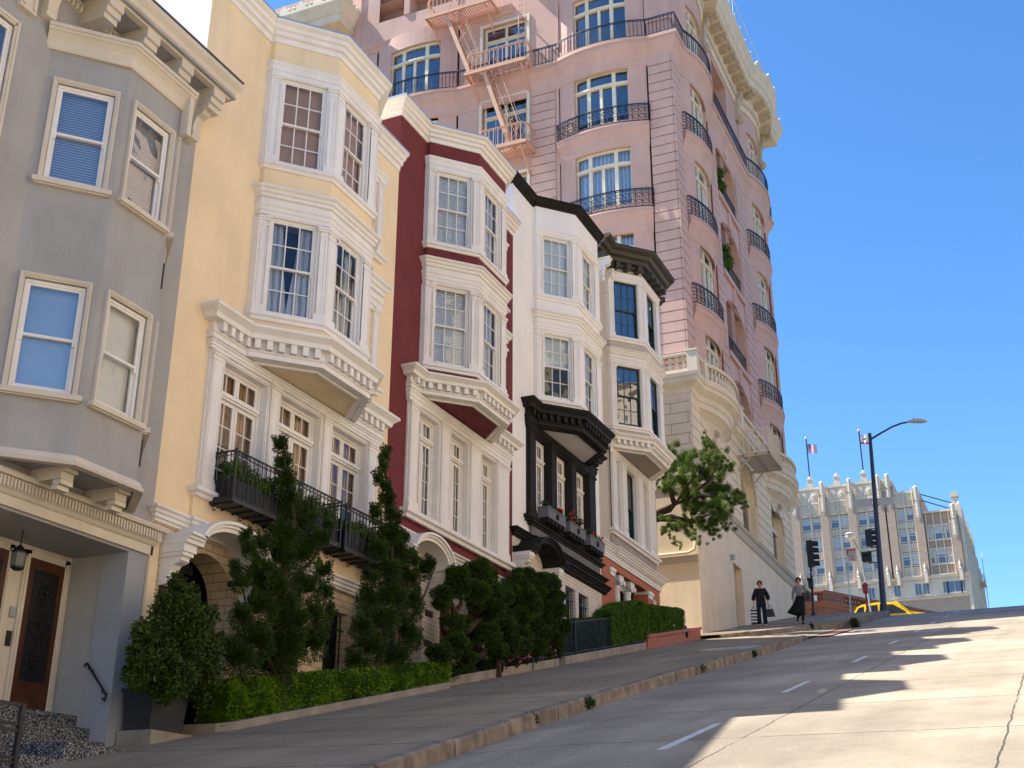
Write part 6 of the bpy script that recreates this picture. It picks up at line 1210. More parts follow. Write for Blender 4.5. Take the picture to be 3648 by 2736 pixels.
mb=MB(); mb.box(-10.03,-9.53,65.93,65.95,15.93,16.63); pl=mb.build('plate',flat('sign_white',(.62,.56,.55)),t); mb=MB(); mb.box(-10.03,-9.53,65.922,65.93,16.50,16.63); mb.box(-10.01,-9.93,65.922,65.93,16.30,16.5); rd=mb.build('red_band',flat('sign_red',(.5,.03,.03)),t)
FS=Fr(-10.03,65.92,1,0); RED=flat('sign_red_text',(.5,.06,.05)); WT=flat('sign_white_text',(.75,.65,.65))
digits(t,'TOW-AWAY',FS,.25,16.53,.003,.095,WT,'lettering',align='CENTER'); digits(t,'NO STOPPING',FS,.29,16.37,.003,.065,RED,'lettering',align='CENTER'); digits(t,'ANY',FS,.25,16.18,.003,.14,RED,'lettering',align='CENTER'); digits(t,'TIME',FS,.25,16.02,.003,.14,RED,'lettering',align='CENTER')
t=thing('fire_alarm_box','red fire alarm box on a red post beside the yellow car','alarm box',(-9.26,66,13.1)); mb=MB(); mb.tube([(-9.26,66,13.0),(-9.24,66,14.2)],.06,8); mb.lathe((-9.26,66,13.05),[(.13,0),(.12,.15),(.07,.3)],8); mb.build('post',flat('fire_red',(.35,.015,.012),.35),t)
mb=MB(); mb.box(-9.37,-9.1,65.85,66.1,14.2,14.6); mb.prism([(-9.4,65.83,14.6),(-9.07,65.83,14.6),(-9.235,65.83,14.75)],(0,.3,0)); mb.box(-9.31,-9.16,65.83,65.85,14.3,14.5); mb.build('box',flat('fire_red_box',(.35,.015,.012),.35),t)
t=thing('street_lamp','small white round-headed street lamp on a slender pale curved pole','street lamp',(-11.3,74,13.4)); mb=MB(); mb.tube([(-10.15,74,13.3),(-10.25,74,16),(-10.5,74,18.4),(-10.75,74,19.2)],[.06,.05,.04,.035],8); mb.build('pole',flat('pale_green_pole',(.35,.42,.38)),t); mb=MB(); mb.ball((-10.9,74,19.42),.30,.28,.2,12,8); mb.lathe((-10.9,74,19.5),[(.33,0),(.3,.08),(.1,.14)],12); mb.build('lamp_head',M['white'],t,smooth=True)
# ------------------------------------------------------------------ yellow taxi on the cross street
t=thing('taxi','yellow car crossing at the crest, only its roof and windows showing','car',(-9.6,76,gz(76)))
YL=flat('taxi_yellow',(.85,.55,.01),.25); GL=flat('car_glass',(.02,.025,.03),.05); zg=gz(76)
# side profile: x, z
prof=[(-12.0,zg+.35),(-12.02,zg+.8),(-11.9,zg+1.2),(-11.55,zg+1.3),(-11.15,zg+1.92),(-10.85,zg+2.06),(-9.9,zg+2.13),(-9.0,zg+2.06),(-8.75,zg+1.98),(-8.1,zg+1.42),(-7.15,zg+1.22),(-6.85,zg+1.0),(-6.8,zg+.4),(-6.9,zg+.3),(-11.9,zg+.3)]
mb=MB(); ya,yb=75.1,76.9; ins=[0 if z<zg+1.3 else .16*(z-zg-1.25)/.8+.02 for x,z in prof]
n=len(prof); vs=[(x,ya+i,z) for (x,z),i in zip(prof,ins)]+[(x,yb-i,z) for (x,z),i in zip(prof,ins)]; mb.add(vs,[tuple(range(n)),tuple(range(2*n-1,n-1,-1))]+[(i,(i+1)%n,n+(i+1)%n,n+i) for i in range(n)]); bd=mb.build('body',YL,t)
for poly in ([(-11.38,zg+1.36),(-11.05,zg+1.86),(-10.75,zg+1.93),(-10.75,zg+1.36)],[(-10.62,zg+1.36),(-10.62,zg+1.94),(-9.95,zg+1.98),(-9.95,zg+1.36)],[(-9.83,zg+1.36),(-9.83,zg+1.98),(-9.05,zg+1.92),(-8.35,zg+1.42),(-8.35,zg+1.36)]):
    for yy,s in ((ya,-1),(yb,1)):
        mb=MB(); P=[(x,yy+(-s)*(.16*(z-zg-1.25)/.8+.02-.004*1)+s*.006,z) for x,z in poly]; mb.prism(P,(0,-s*.02,0)); mb.build('side_window',GL,t)
mb=MB(); mb.add([(-8.70,ya+.2,zg+1.96),(-8.12,ya+.12,zg+1.47),(-8.12,yb-.12,zg+1.47),(-8.70,yb-.2,zg+1.96),(-8.68,ya+.2,zg+1.98),(-8.09,ya+.12,zg+1.49),(-8.09,yb-.12,zg+1.49),(-8.68,yb-.2,zg+1.98)],[(0,1,2,3),(4,5,6,7),(0,1,5,4),(1,2,6,5),(2,3,7,6),(3,0,4,7)]); mb.build('windscreen',GL,t)
mb=MB(); mb.prism([(-9.15,75.8,zg+2.05),(-8.75,75.8,zg+2.0),(-8.85,75.8,zg+2.2),(-9.05,75.8,zg+2.22)],(0,.4,0)); mb.build('roof_light',YL,t)
for x in (-11.0,-7.75):
    for y in (75.15,76.68): 
        mb=MB(); mb.add([(x+r*cos(a*pi/9),y+q,zg+.36+r*sin(a*pi/9)) for q,r in ((0,.36),(.2,.36)) for a in range(18)],[tuple(range(18)),tuple(range(35,17,-1))]+[(i,(i+1)%18,18+(i+1)%18,18+i) for i in range(18)]); w=mb.build('wheel',M['iron'],t)
# ------------------------------------------------------------------ brown stone terrace wall across the cross street
M['brown']=mat('brownstone',(.22,.105,.075),.85,.15,1.5,.4,dirt=.35)
t=thing('stone_wall','brown stone terrace wall with pierced balustrade across the street','wall',(-15.3,88,13.5)); X0=-15.3
X9,Y9=-8.7,99.5
mb=MB(); mb.prism([(-60,88,12.5),(X0,88,12.5),(X9,Y9,12.5),(X9-1,Y9,12.5),(-17,90,12.5),(-60,90,12.5)],(0,0,6.05)); mb.box(-60,X0-.8,88.3,88.9,18.55,19.2); mb.build('wall',M['brown'],t)
mb=MB(); mb.mould([(-60,88),(X0,88),(X9,Y9)],[(-.1,18.2),(.1,18.2),(.2,18.35),(.35,18.45),(.4,18.6),(-.1,18.62)]); mb.mould([(-60,88),(X0,88),(X9,Y9)],[(-.5,19.2),(.14,19.2),(.18,19.3),(.14,19.42),(-.5,19.42)]); mb.build('coping',M['brown'],t)
L9=hypot(X9-X0,Y9-88); BF=Fr(X0,88,(X9-X0)/L9,(Y9-88)/L9); mb=MB(); s=0
while s<L9-1:
    mb.fbox(BF,s-.05,s+2.2,-.5,.08,18.6,19.22)
    for i in range(6): mb.lathe(BF.p(s+2.5+i*.35,-.15,18.6),[(.12,0),(.07,.1),(.14,.25),(.08,.45),(.13,.62)],6)
    s+=4.6
mb.build('balustrade',M['brown'],t)
# ------------------------------------------------------------------ far building
Yf=200; FB=Fr(0,Yf,1,0); t=thing('office_building','tall ornate brick and white terracotta building beyond the crest','building',(-25,200,13)); fbd=t
M['tanbrick']=brick('tan_brick',(.46,.33,.235),(.42,.33,.25),.8,.28,msize=.03,var=.85,bump=.2); M['terra']=mat('white_terracotta',(.68,.59,.46),.6,.06,.5,.3,8,dirt=.2); M['fwin']=flat('far_glass',(.13,.19,.26),.12); M['fshade']=flat('far_window_shade',(.45,.50,.53),.5)
mb=MB(); top=[(-45,-22.1,61.0),(-22.1,-18.0,58.6),(-18.0,-12.6,55.0)]
for a,b,z in top: mb.box(a,b,Yf,Yf+36,13,z)
mb.build('wall',M['tanbrick'],t)
piers=[-37.9,-33.2,-28.75,-24.2,-22.7,-18.5,-13.3]
prs=[]
for i,x in enumerate(piers):
    zt=61.7 if i<5 else 59.1 if i==5 else 55.6
    mb=MB(); mb.fbox(FB,x-.62,x+.62,0,.9,44.8,zt-2.5); prs.append(mb.build('pier',M['tanbrick'],t))
for i,x in enumerate(piers):
    mb=MB(); zt=61.9 if i<5 else 59.3 if i==5 else 55.8
    for (zb,za,w,n_) in ((zt-5.5,zt-2.2,.36,1.05),(zt-2.6,zt,.42,1.2)):
        mb.fbox(FB,x-w,x+w,.6,n_,zb+.4,za-.3); mb.ball(FB.p(x,n_-.3,za-.3),w,w,.45,8,5); mb.ball(FB.p(x,n_-.35,zb+.4),w*.9,w,.6,8,5)
        for k in range(6): mb.ball(FB.p(x,n_+.02,zb+.8+(za-zb-1.4)*k/5),.14,.1,.16,6,4)
    # obelisk finials standing on the ledge
    mb.fbox(FB,x-.26,x+.26,.3,1.1,43.6,45.5); mb.lathe(FB.p(x,.9,45.5),[(.26,0),(.14,.2),(.2,.4),(.22,.7),(.08,1.1),(.03,1.4)],8)
    mb.build('pier_ornament',M['terra'],prs[i])
bays=[(-37.2,-33.9,0,2),(-32.5,-29.4,0,2),(-28.1,-24.9,0,2),(-21.9,-19.2,1,2),(-17.6,-14.1,2,3)]
rows=[(54.05,55.95),(50.55,52.55),(46.7,48.75)]
tr=MB(); 
for (a,b,lv,nw) in bays:
    top_=(61.1,58.7,55.1)[lv]; ns=[]
    if lv<2:
        tr.fbox(FB,a,b,0,.35,56.2,top_); tr.fbox(FB,a-.2,b+.2,.3,.55,top_-.25,top_+.1)
        zc=58.5 if lv==0 else 58.5
        tr.fbox(FB,a-.1,b+.1,.3,.5,zc-.15,zc+.1) if lv==0 else None
        if lv==0:
            for xc in (a+.85,b-.85):
                tr.fbox(FB,xc-.62,xc+.62,.3,.42,58.95,60.6); tr.add([FB.p(xc+.45*cos(k*pi/6),.55,59.78+.6*sin(k*pi/6)) for k in range(12)]+[FB.p(xc+.5*cos(k*pi/6),.4,59.78+.66*sin(k*pi/6)) for k in range(12)],[tuple(range(12))]+[(k,(k+1)%12,12+(k+1)%12,12+k) for k in range(12)]); tr.ball(FB.p(xc,.6,59.78),.2,.1,.3,6,4)
        for k in range(3): x=a+(b-a)*k/2; tr.fbox(FB,x-.09,x+.09,.3,.62,56.3,59.3 if lv==1 else 58.9); tr.lathe(FB.p(x,.45,58.9),[(.14,0),(.05,.4),(.02,.6)],5)
        for k in range(2):
            xc=a+(b-a)*(k+.5)/2
            for q in range(5):
                z=56.9+q*.36
                for s in (-1,1): tr.prism([FB.p(xc,.36,z),FB.p(xc+s*.5,.36,z+.28),FB.p(xc+s*.5,.36,z+.42),FB.p(xc,.36,z+.14)],(0,-.12,0))
            A=arch_pts(xc,56.25,.62,.5,8)
            for (p,q),(c,d) in zip(A[:-1],A[1:]): tr.hexa([FB.p(p,.3,q),FB.p(c,.3,d),FB.p(c,.55,d),FB.p(p,.55,q),FB.p(p,.3,q+.14),FB.p(c,.3,d+.14),FB.p(c,.55,d+.14),FB.p(p,.55,q+.14)])
    else:
        tr.fbox(FB,a-.6,b+.8,.0,.5,54.85,55.15)
        for k in range(4): x=a+(b-a)*k/3; tr.fbox(FB,x-.08,x+.08,0,.3,45,54.9)
        for z in (52.7,50.3,48.9,46.4): tr.fbox(FB,a,b,0,.28,z,z+.22)
    for r_i,(z0,z1) in enumerate(rows):
        if lv==2 and r_i==0: continue
        for k in range(nw):
            w=(b-a)/nw; p,q=a+w*k+.22,a+w*(k+1)-.14
            if lv==2: ws=(.22,.56,.22); st=sum(ws[:k]); p,q=a+(b-a)*st+.12,a+(b-a)*(st+ws[k])-.12
            mb=MB(); mb.fbox(FB,p,q,.02,.10,z0,z1); m_=M['fwin'] if (r_i*3+k+int(a))%3 else M['fshade']; wn=mb.build('window',M['fwin'],t)
            mb=MB(); h=(.9,.55,.35)[(k+r_i+int(-a))%3]; mb.fbox(FB,p+.05,q-.05,.10,.12,z1-(z1-z0)*h,z1-.03); mb.build('blind',M['fshade'],wn)
            mb=MB(); zm=(z0+z1)/2
            for aa,bb,cc,dd in ((p,q,zm-.05,zm+.05),(p-.1,p+.03,z0,z1),(q-.03,q+.1,z0,z1),(p-.1,q+.1,z1-.05,z1+.08),(p-.12,q+.12,z0-.12,z0+.04)): mb.fbox(FB,aa,bb,.06,.26,cc,dd)
            mb.build('frame',M['terra'],wn)
        if lv<2:   # ornamental spandrel below each window pair
            zt=z0-.25; zb=(rows[r_i+1][1]+.2 if r_i<2 else 44.9)
            tr.fbox(FB,a,b,.0,.16,zb,zt)
            for k in range(6): x=a+.25+(b-a-.5)*(k+.5)/6; tr.fbox(FB,x-.07,x+.07,.15,.32,zb,zt); tr.ball(FB.p(x+.2,.2,(zb+zt)/2),.12,.1,.3,5,4)
    if lv<2:
        for x in (a,(a+b)/2,b): tr.fbox(FB,x-.12,x+.12,0,.42,44.9,56.3)
tr.fbox(FB,-24.0,-22.9,0,.5,56.5,61.2)
for k in range(6): tr.ball(FB.p(-23.45,.55,57.2+k*.65),.2,.1,.26,6,4)
tr.mould([(-45,Yf),(-12.6,Yf),(-12.6,Yf+36)],[(-.1,44.3),(.3,44.35),(.45,44.6),(.6,44.75),(.6,44.95),(-.1,45.0)]); tr.mould([(-45,Yf),(-12.6,Yf),(-12.6,Yf+36)],[(-.1,41.2),(.25,41.3),(.35,41.5),(-.1,41.6)])
tr.fbox(FB,-45,-12.6,0,.12,41.6,44.3)
tr.build('terracotta_trim',M['terra'],t)
for (a,b) in ((-27.6,-26.6),(-25.9,-25.1),(-23.6,-22.7),(-20.4,-19.5),(-19.2,-18.3),(-16.2,-15.6),(-15.5,-13.6),(-13.5,-13.0)):
    mb=MB(); mb.fbox(FB,a,b,.12,.16,42.0,43.75); wn=mb.build('window',M['fwin'],t); mb=MB(); 
    for aa,bb,cc,dd in ((a-.1,a,41.95,43.8),(b,b+.1,41.95,43.8),(a,b,43.7,43.85),(a-.15,b+.15,41.85,42.0),((a+b)/2-.03,(a+b)/2+.03,42,43.7)): mb.fbox(FB,aa,bb,.12,.3,cc,dd)
    mb.build('frame',M['terra'],wn)
for z in (46.8,50.7,54.1):
    mb=MB(); mb.fbox(FB,-23.7,-23.2,.02,.1,z,z+1.6); mb.build('window',M['fwin'],t)
# side face: piers, fire escapes, parapet steps
SF=Fr(-12.6,0,0,1)
for i in range(9): y=200.4+i*4.3; mb=MB(); mb.fbox(SF,y-.5,y+.5,0,.5,20,56.0 if i<6 else 52); mb.ball(SF.p(y,.2,56 if i<6 else 52),.3,.3,.45,6,5); mb.build('pier',M['terra'],t)
for z in (36,42,48):
    mb=MB(); mb.box(-12.6,-11.2,222,227,z,z+.12); railing(mb,[(-11.3,222),(-11.3,227)],z+.2,z+1.4,.6,.04,3,top=.06); mb.tube([(-11.3,224,z),(-11.3,226,z+6)],.08,4); mb.build('fire_escape',M['terra'],t)
mb=MB(); mb.box(-13.5,-12.7,204,205,55,58.3); mb.box(-13.7,-12.5,203.8,205.2,58.3,59.1); mb.build('chimney',M['terra'],t)
mb=MB(); mb.tube([(-17.9,200.5,58.3),(-13.3,200.5,56.3)],.09,5); mb.tube([(-17.9,200.5,57.3),(-13.9,200.5,55.5)],.09,5); mb.build('roof_pipe',M['pole'],t)
for x in (-35.2,-30.8,-26.4): mb=MB(); mb.fbox(FB,x-.6,x+.6,-.8,.5,61,61.7); mb.fbox(FB,x-.4,x+.4,-.6,.3,61.7,62.6); mb.fbox(FB,x-.5,x+.5,-.7,.4,62.6,62.85); mb.ball((x,200.2,63.0),.35,.35,.4,8,6); mb.fbox(FB,x-1.3,x+1.3,-.3,.3,60.9,61.3); mb.build('parapet_finial',M['terra'],t)
def flagpole(x,zt,label):
    k=thing('flagpole',label,'flagpole',(x,200.2,62.8)); mb=MB(); mb.tube([(x,200.2,62.7),(x,200.2,zt)],.11,6); mb.build('pole',M['pole'],k); mb=MB(); mb.ball((x,200.2,zt+.15),.24); mb.build('ball_finial',M['terra'],k); return k
def flagmesh(name,par,x,z0,z1,ln,bands,col,wave=.25):
    N_=14; mb=MB()
    for (t0,t1,m_,u0,u1) in bands:
        mb.m=m_
        for i in range(N_):
            a,b=u0+(u1-u0)*i/N_,u0+(u1-u0)*(i+1)/N_
            def q(u,v,o): return (x+.12+u*ln, 200.2+wave*sin(u*7)*u**.5+o, z0+(z1-z0)*v-.35*u*u+.1*sin(u*9))
            o=-.012*(m_==len(col)-1); mb.quad(q(a,t0,o),q(b,t0,o),q(b,t1,o),q(a,t1,o))
    return mb.build(name,col,par,recalc=False)
f1=flagpole(-35.2,70.1,'left flagpole with its flag on the ornate brick building'); f2=flagpole(-26.4,70.2,'right flagpole with its flag on the ornate brick building')
g1=thing('flag','striped red and white flag with a blue corner flying from the left pole','flag',(-35.1,200.2,68)); cs=[flat('flag_red',(.5,.03,.05),.8),flat('flag_white',(.75,.72,.75),.8),flat('flag_blue',(.03,.04,.2),.8)]
flagmesh('cloth',g1,-35.2,67.6,69.1,1.5,[(i/13,(i+1)/13,0 if i%2==0 else 1,0,1) for i in range(13)]+[(6/13,1,2,0,.42)],cs)
mb=MB(); rr=random.Random(1)
for i in range(4):
    for j in range(5): mb.box(-35.02+j*.11,-35.0+j*.11+.03,200.0,200.02,68.42+i*.15,68.45+i*.15+.02)
mb.build('stars',cs[1],g1)
g2=thing('flag','white flag with a red bottom stripe and red star on the right pole','flag',(-26.3,200.2,69)); flagmesh('cloth',g2,-26.4,67.9,69.6,1.35,[(0,.2,0,0,1),(.2,1,1,0,1)],[cs[0],cs[1]])
mb=MB(); c=(-26.05,199.95,69.25); mb.add([(c[0]+(.14 if k%2==0 else .06)*sin(k*pi/5),c[1],c[2]+(.14 if k%2==0 else .06)*cos(k*pi/5)) for k in range(10)],[tuple(range(10))]); mb.build('star',cs[0],g2)
mb=MB(); bp=[(0,0),(.08,.05),(.1,-.12),(.2,-.12),(.2,.0),(.42,.0),(.44,-.12),(.55,-.12),(.55,.1),(.62,.12),(.66,.2),(.58,.28),(.45,.3),(.3,.34),(.1,.28),(0,.15)]; mb.prism([(-25.95+a,199.9,68.5+b) for a,b in bp],(0,.02,0)); mb.build('emblem',flat('flag_brown',(.2,.1,.05),.8),g2)
# ------------------------------------------------------------------ the other side of the street (only seen in window reflections, lights the shaded fronts)
OM=[('opp_brick',(.60,.42,.28)),('opp_cream',(.78,.62,.42)),('opp_tan',(.68,.53,.36)),('opp_white',(.80,.68,.52)),('opp_brickb',(.60,.44,.30))]
for i,(y0,y1,h,lb) in enumerate(((-38,-20,18,'reddish brick row building across the street, lowest of the row'),(-20,-3,21,'cream stuccoed row building across the street'),(-3,15,19,'tan brick row building across the street'),(15,34,22,'white stuccoed row building across the street'),(34,58,24,'brown brick row building across the street, uppermost of the row'))):
    t=thing('row_building',lb,'building',(11,(y0+y1)/2,gz(y0)),'buildings across the street'); zb=gz(y0)-1; zt=gz((y0+y1)/2)+h
    OF=Fr(11,y1,0,-1); L=y1-y0; hs=[]
    for r_ in range(6):
        z=zt-3.0-3.3*r_; k=int(L/3.4)
        for j in range(k): s=(L-(k-1)*3.4)/2+j*3.4; hs.append((s-.6,s+.6,z,z+2.0))
    mb=MB(); mb.panel(OF,0,L,zb,zt,hs,.2); mb.box(11.4,24,y0+.01,y1-.01,zb,zt-.05); mb.mould([(11,y1),(11,y0)],prof_cornice(zt-.5,zt,.4))
    col=OM[i][1]; mb.build('wall',brick(OM[i][0],col,tuple(Vector(col)*.6),.5,.16,msize=.015) if 'brick' in OM[i][0] or 'tan' in OM[i][0] else mat(OM[i][0],col),t)
    mb=MB()
    for (a,b,c,d) in hs: mb.quad(OF.p(a,-.15,c),OF.p(b,-.15,c),OF.p(b,-.15,d),OF.p(a,-.15,d))
    mb.build('window_panes',M['fwin'],t); 
tag(sheet('pavement',lambda y:(6.4,11.2),[-60,0,30,66],M['walk'],zf=lambda x,y:gz(y)+.15),kind='structure')
# ------------------------------------------------------------------ people
def skin(name,V,E,Rr,m,par,root=0,sub=2,X=None):
    me=bpy.data.meshes.new(name); me.from_pydata([X@Vector(v) for v in V],E,[]); me.materials.append(m); o=bpy.data.objects.new(name,me); COL.objects.link(o)
    md=o.modifiers.new('Skin','SKIN'); md.use_smooth_shade=True; sc=X.to_scale()[0]
    for i,r in enumerate(Rr):
        sv=me.skin_vertices[0].data[i]; r=r if isinstance(r,tuple) else (r,r); sv.radius=(r[0]*sc,r[1]*sc); sv.use_root=(i==root)
    s=o.modifiers.new('Subdivision','SUBSURF'); s.levels=sub; s.render_levels=sub
    if par: o.parent=par; o.matrix_parent_inverse=Matrix.Translation(-Vector(par.location))
    return o
SK=mat('skin',(.50,.24,.17),.6,.05,bump=0)
def hand(V,E,Rr,wi,w,d,side):
    """palm and five curled fingers from wrist vertex wi at w, pointing down d"""
    p=Vector(w)+Vector((0,0,-.05)); V.append(tuple(p)); Rr.append((.026,.016)); E.append((wi,len(V)-1)); pi_=len(V)-1
    for k,(off,ln) in enumerate(((-.026,.062),(-.009,.072),(.009,.068),(.026,.052))):
        a=p+Vector((0,off,-.025)); V.append(tuple(a)); Rr.append(.009); E.append((pi_,len(V)-1)); b=a+Vector((side*.008,0,-ln*.5)); V.append(tuple(b)); Rr.append(.0085); E.append((len(V)-2,len(V)-1)); c=b+Vector((side*-.022,0,-ln*.3)); V.append(tuple(c)); Rr.append(.007); E.append((len(V)-2,len(V)-1))
    a=p+Vector((side*-.006,-.03,.015)); V.append(tuple(a)); Rr.append(.011); E.append((pi_,len(V)-1)); b=a+Vector((side*-.012,-.018,-.035)); V.append(tuple(b)); Rr.append(.009); E.append((len(V)-2,len(V)-1))
def person(label,loc,s,rz,kind):
    t=thing('person',label,'woman',loc,None); X=Matrix.Translation(loc)@Matrix.Rotation(rz,4,'Z')@Matrix.Scale(s,4)
    J=D(pel=(0,0,.90),sp=(0,.0,1.05),ch=(0,.0,1.24),nb=(0,.01,1.37),nk=(0,.0,1.43),h1=(0,-.012,1.485),h2=(0,-.005,1.55),h3=(0,.005,1.60))
    if kind=='coat': legs=[[(-.09,0,.85),(-.10,-.02,.47),(-.10,.03,.09),(-.11,-.10,.03)],[(.09,0,.85),(.10,.02,.47),(.115,.06,.09),(.12,-.05,.03)]]; arms=[[(-.17,.01,1.33),(-.23,.02,1.08),(-.26,-.02,.86)],[(.17,.01,1.33),(.24,.02,1.08),(.25,-.04,.86)]]
    else: legs=[[(-.08,0,.85),(-.05,.10,.50),(-.14,.42,.30),(-.15,.40,.22)],[(.08,0,.85),(.07,-.04,.47),(.05,.0,.09),(.05,-.12,.03)]]; arms=[[(-.17,.01,1.33),(-.22,.04,1.08),(-.24,.05,.86)],[(.17,.01,1.33),(.27,-.02,1.10),(.08,-.20,1.12)]]
    V=[J[k] for k in ('pel','sp','ch','nb','nk','h1','h2','h3')]; Rr=[(.14,.10),(.115,.085),(.14,.095),(.07,.06),(.048,.05),(.062,.075),(.075,.09),(.055,.06)]; E=[(i,i+1) for i in range(7)]
    for L in legs:
        b=0
        for k,p in enumerate(L): V.append(p); Rr.append((.085,.055,.036,.03)[k]); E.append((b,len(V)-1)); b=len(V)-1
    for k,A in enumerate(arms):
        b=3
        V.append(((-1,1)[k]*.10,.01,1.36)); Rr.append(.055); E.append((3,len(V)-1)); b=len(V)-1
        for j,p in enumerate(A): V.append(p); Rr.append((.05,.038,.024)[j]); E.append((b,len(V)-1)); b=len(V)-1
        hand(V,E,Rr,b,A[-1],None,(-1,1)[k])
    # nose
    V.append((0,-.105,1.525)); Rr.append((.012,.014)); E.append((6,len(V)-1))
    body=skin('body',V,E,Rr,SK,t,0,2,X)
    Q=lambda p: tuple(X@Vector(p))
    hm=mat('hair_'+kind,(.10,.028,.014) if kind=='coat' else (.045,.012,.012),.6,.3,20,bump=.3); mb=MB()
    hv=[];K=14;Mm=9
    for i in range(Mm+1):
        for j in range(K):
            a=pi*i/Mm; b=2*pi*j/K; x,y,z=sin(a)*cos(b),sin(a)*sin(b),cos(a)
            front=max(0,-y); r=.104+.012*noise.noise(Vector((x*4,y*4,z*4)))*2
            if front>.45 and z<.38: r=.062
            zz=1.565+z*r*1.12; 
            hv.append(Q((x*r*.98,y*r+.012,zz if z>-.6 else 1.565-.075)))
    mb.add(hv,[(i*K+j,i*K+(j+1)%K,(i+1)*K+(j+1)%K,(i+1)*K+j) for i in range(Mm) for j in range(K)]); mb.build('hair',hm,t,smooth=True)
    mb=MB()
    for sx in (-1,1): mb.hexa([Q((sx*.012,-.092,1.528)),Q((sx*.062,-.082,1.532)),Q((sx*.062,-.076,1.532)),Q((sx*.012,-.086,1.528)),Q((sx*.012,-.092,1.560)),Q((sx*.064,-.082,1.563)),Q((sx*.064,-.076,1.563)),Q((sx*.012,-.086,1.560))])
    mb.hexa([Q((-.07,-.088,1.552)),Q((.07,-.088,1.552)),Q((.07,-.08,1.552)),Q((-.07,-.08,1.552)),Q((-.07,-.088,1.560)),Q((.07,-.088,1.560)),Q((.07,-.08,1.560)),Q((-.07,-.08,1.560))]); mb.build('sunglasses',M['iron'],t)
    mb=MB(); mb.hexa([Q((-.022,-.089,1.478)),Q((.022,-.089,1.478)),Q((.022,-.08,1.478)),Q((-.022,-.08,1.478)),Q((-.018,-.091,1.490)),Q((.018,-.091,1.490)),Q((.018,-.08,1.490)),Q((-.018,-.08,1.490))]); mb.build('lips',flat('lips',(.35,.08,.07)),t)
    if kind=='coat':
        C1=mat('black_wool',(.012,.012,.02),.9,.2,bump=.3); C2=mat('navy_denim',(.012,.017,.04),.9,.25,bump=.3)
        V=[(0,0,.80),(0,0,1.0),(0,0,1.2),(0,.01,1.34),(-.15,.01,1.345),(-.235,.02,1.10),(-.27,.0,.93),(.15,.01,1.345),(.25,.02,1.10),(.265,-.02,.93)]
        skin('jacket',V,[(0,1),(1,2),(2,3),(3,4),(4,5),(5,6),(3,7),(7,8),(8,9)],[(.21,.15),(.185,.13),(.17,.125),(.10,.085),.075,.085,.095,.075,.085,.095],C1,t,2,2,X)
        V=[(0,0,.86),(-.09,0,.80),(-.10,-.02,.47),(-.10,.03,.08),(.09,0,.80),(.10,.02,.47),(.115,.06,.08)]
        skin('trousers',V,[(0,1),(1,2),(2,3),(0,4),(4,5),(5,6)],[(.14,.11),.10,.078,.088,.10,.078,.088],C2,t,0,2,X)
        shoes=[((-.105,-.06,.035),0),((.118,-.01,.035),0)]; scol=(.5,.45,.38)
    else:
        C1=mat('grey_knit',(.22,.21,.24),.9,.1,bump=.3); C2=mat('black_skirt',(.008,.008,.010),.9,.2,bump=.2)
        V=[(0,0,.90),(0,0,1.04),(0,0,1.22),(0,.01,1.33),(-.15,.01,1.335),(-.225,.04,1.09),(-.24,.05,.90),(.15,.01,1.335),(.275,-.02,1.10),(.12,-.18,1.12)]
        skin('cardigan',V,[(0,1),(1,2),(2,3),(3,4),(4,5),(5,6),(3,7),(7,8),(8,9)],[(.15,.11),(.13,.10),(.15,.11),(.085,.075),.06,.055,.045,.06,.055,.04],C1,t,2,2,X)
        mb=MB(); vs=[];K=20; secs=[(1.0,.13,.105,0,0),(.85,.17,.14,-.01,0),(.70,.20,.17,-.04,.02),(.55,.25,.20,-.09,.05),(.42,.30,.20,-.14,.08),(.36,.31,.19,-.16,.1)]
        for k,(z,rx,ry,cx,cy) in enumerate(secs):
            for j in range(K):
                a=2*pi*j/K; f=1+.06*k/5*sin(a*6); zz=z+ (k/5)*(.10*max(0,-cos(a))) ; vs.append(Q((cx+rx*f*cos(a),cy+ry*f*sin(a),zz)))
        mb.add(vs,[(i*K+j,i*K+(j+1)%K,(i+1)*K+(j+1)%K,(i+1)*K+j) for i in range(5) for j in range(K)]); mb.build('skirt',C2,t,smooth=True)
        skin('stocking',[(.08,0,.84),(.07,-.04,.47),(.05,.0,.08)],[(0,1),(1,2)],[.10,.068,.046],C2,t,0,1,X)
        skin('stocking',[(-.08,0,.84),(-.05,.10,.50),(-.14,.42,.29)],[(0,1),(1,2)],[.10,.068,.046],C2,t,0,1,X)
        V=[(-.12,-.03,1.30),(-.13,-.10,1.15),(-.13,-.10,.97)]
        shoes=[((.05,-.05,.04),0),((-.15,.42,.24),1)]; scol=(.012,.012,.012)
    sm=flat('shoe_'+kind,scol,.5)
    for (c,_) in shoes:
        mb=MB(); vs=[];K=10
        for yy,rx,rz in ((-.13,.02,.015),(-.10,.038,.03),(-.03,.045,.042),(.04,.036,.05),(.09,.03,.045)): vs+=[Q((c[0]+rx*cos(2*pi*j/K),c[1]+yy,c[2]+rz*sin(2*pi*j/K))) for j in range(K)]
        mb.add(vs,[(i*K+j,i*K+(j+1)%K,(i+1)*K+(j+1)%K,(i+1)*K+j) for i in range(4) for j in range(K)]+[tuple(range(K)),tuple(40+j for j in range(K))]); mb.build('shoe',sm,t,smooth=True)
    return t,X
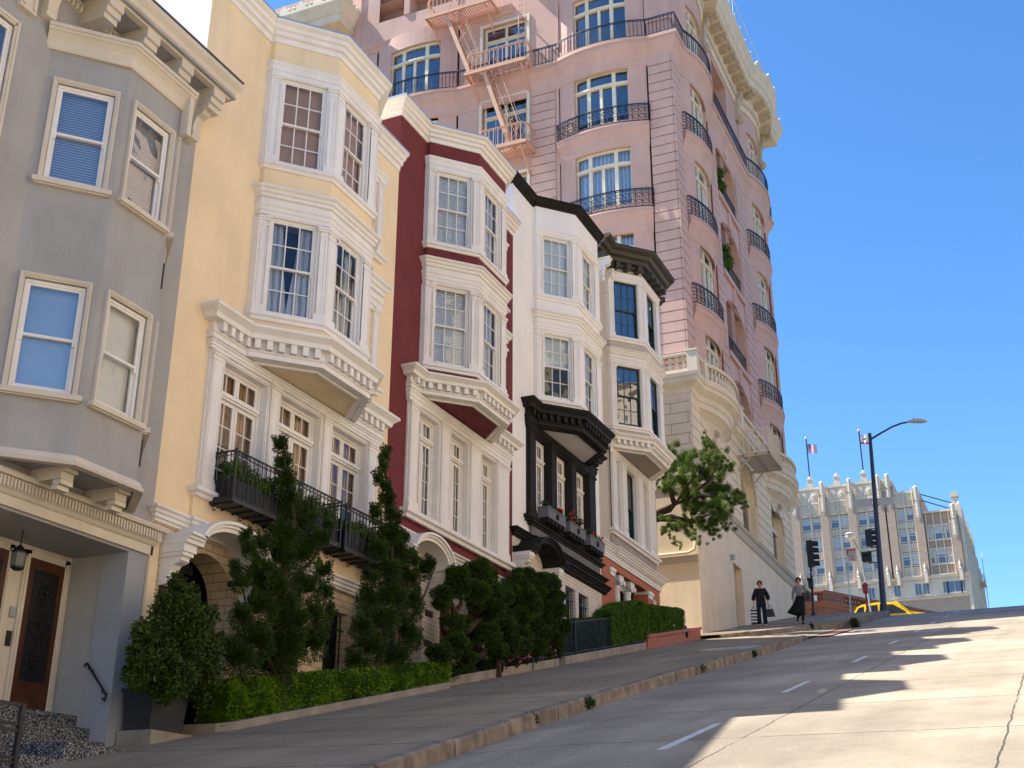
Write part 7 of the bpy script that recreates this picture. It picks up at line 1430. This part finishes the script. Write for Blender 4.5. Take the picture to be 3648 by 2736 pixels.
def bag(name,label,X,c,w,d,h,m,strap=.18,taper=.1,stripes_=None):
    o=X@Vector(c); t=thing(name,label,'bag',tuple(o)); Q=lambda p: tuple(X@Vector(p)); x,y,z=c; a=w/2; b=a*(1-taper)
    def lay(z0,z1,m_,nm,e=0):
        f0,f1=(z0-(z-h))/h,(z1-(z-h))/h; wa,wb=a+(b-a)*f0+e,a+(b-a)*f1+e; dd=d/2+e; mb=MB()
        mb.hexa([Q((x-wa,y-dd,z0)),Q((x+wa,y-dd,z0)),Q((x+wa,y+dd,z0)),Q((x-wa,y+dd,z0)),Q((x-wb,y-dd*.8,z1)),Q((x+wb,y-dd*.8,z1)),Q((x+wb,y+dd*.8,z1)),Q((x-wb,y+dd*.8,z1))]); return mb.build(nm,m_,t)
    if stripes_:
        k=9
        for i in range(k): lay(z-h+h*i/k,z-h+h*(i+1)/k,stripes_[i%2],'stripe',0)
    else: lay(z-h,z,m,'body')
    mb=MB()
    for yy in (-d*.3,d*.3): mb.tube([Q((x-b*.6,y+yy,z-.01)),Q((x-b*.3,y+yy*.5,z+strap*.8)),Q((x,y,z+strap)),Q((x+b*.3,y+yy*.5,z+strap*.8)),Q((x+b*.6,y+yy,z-.01))],.009*X.to_scale()[0],5)
    mb.build('handle',m,t)
p1=(-11.45,51.0,uz(-11.45,51.0)+.0); _,X1=person('woman with short auburn hair and sunglasses in a dark jacket carrying two bags',p1,1.163,.18,'coat')
BK=flat('bag_black',(.012,.012,.012),.5); WH=flat('bag_white',(.72,.70,.70),.6)
bag('shopping_bag','tall black and white striped shopping bag held by the left woman',X1,(-.275,-.03,.60),.22,.12,.50,BK,.14,.0,(BK,WH)); bag('handbag','black handbag hanging from the hand of the left woman',X1,(.30,-.06,.60),.34,.14,.26,BK,.16,.35)
p2=(-9.75,50.6,uz(-9.75,50.6)); _,X2=person('woman in a grey cardigan and flared black skirt striding with one leg lifted',p2,1.163,.15,'skirt')
bag('shoulder_bag','black shoulder bag under the arm of the woman in the skirt',X2,(.24,-.08,1.14),.22,.11,.26,BK,.24,-.1)
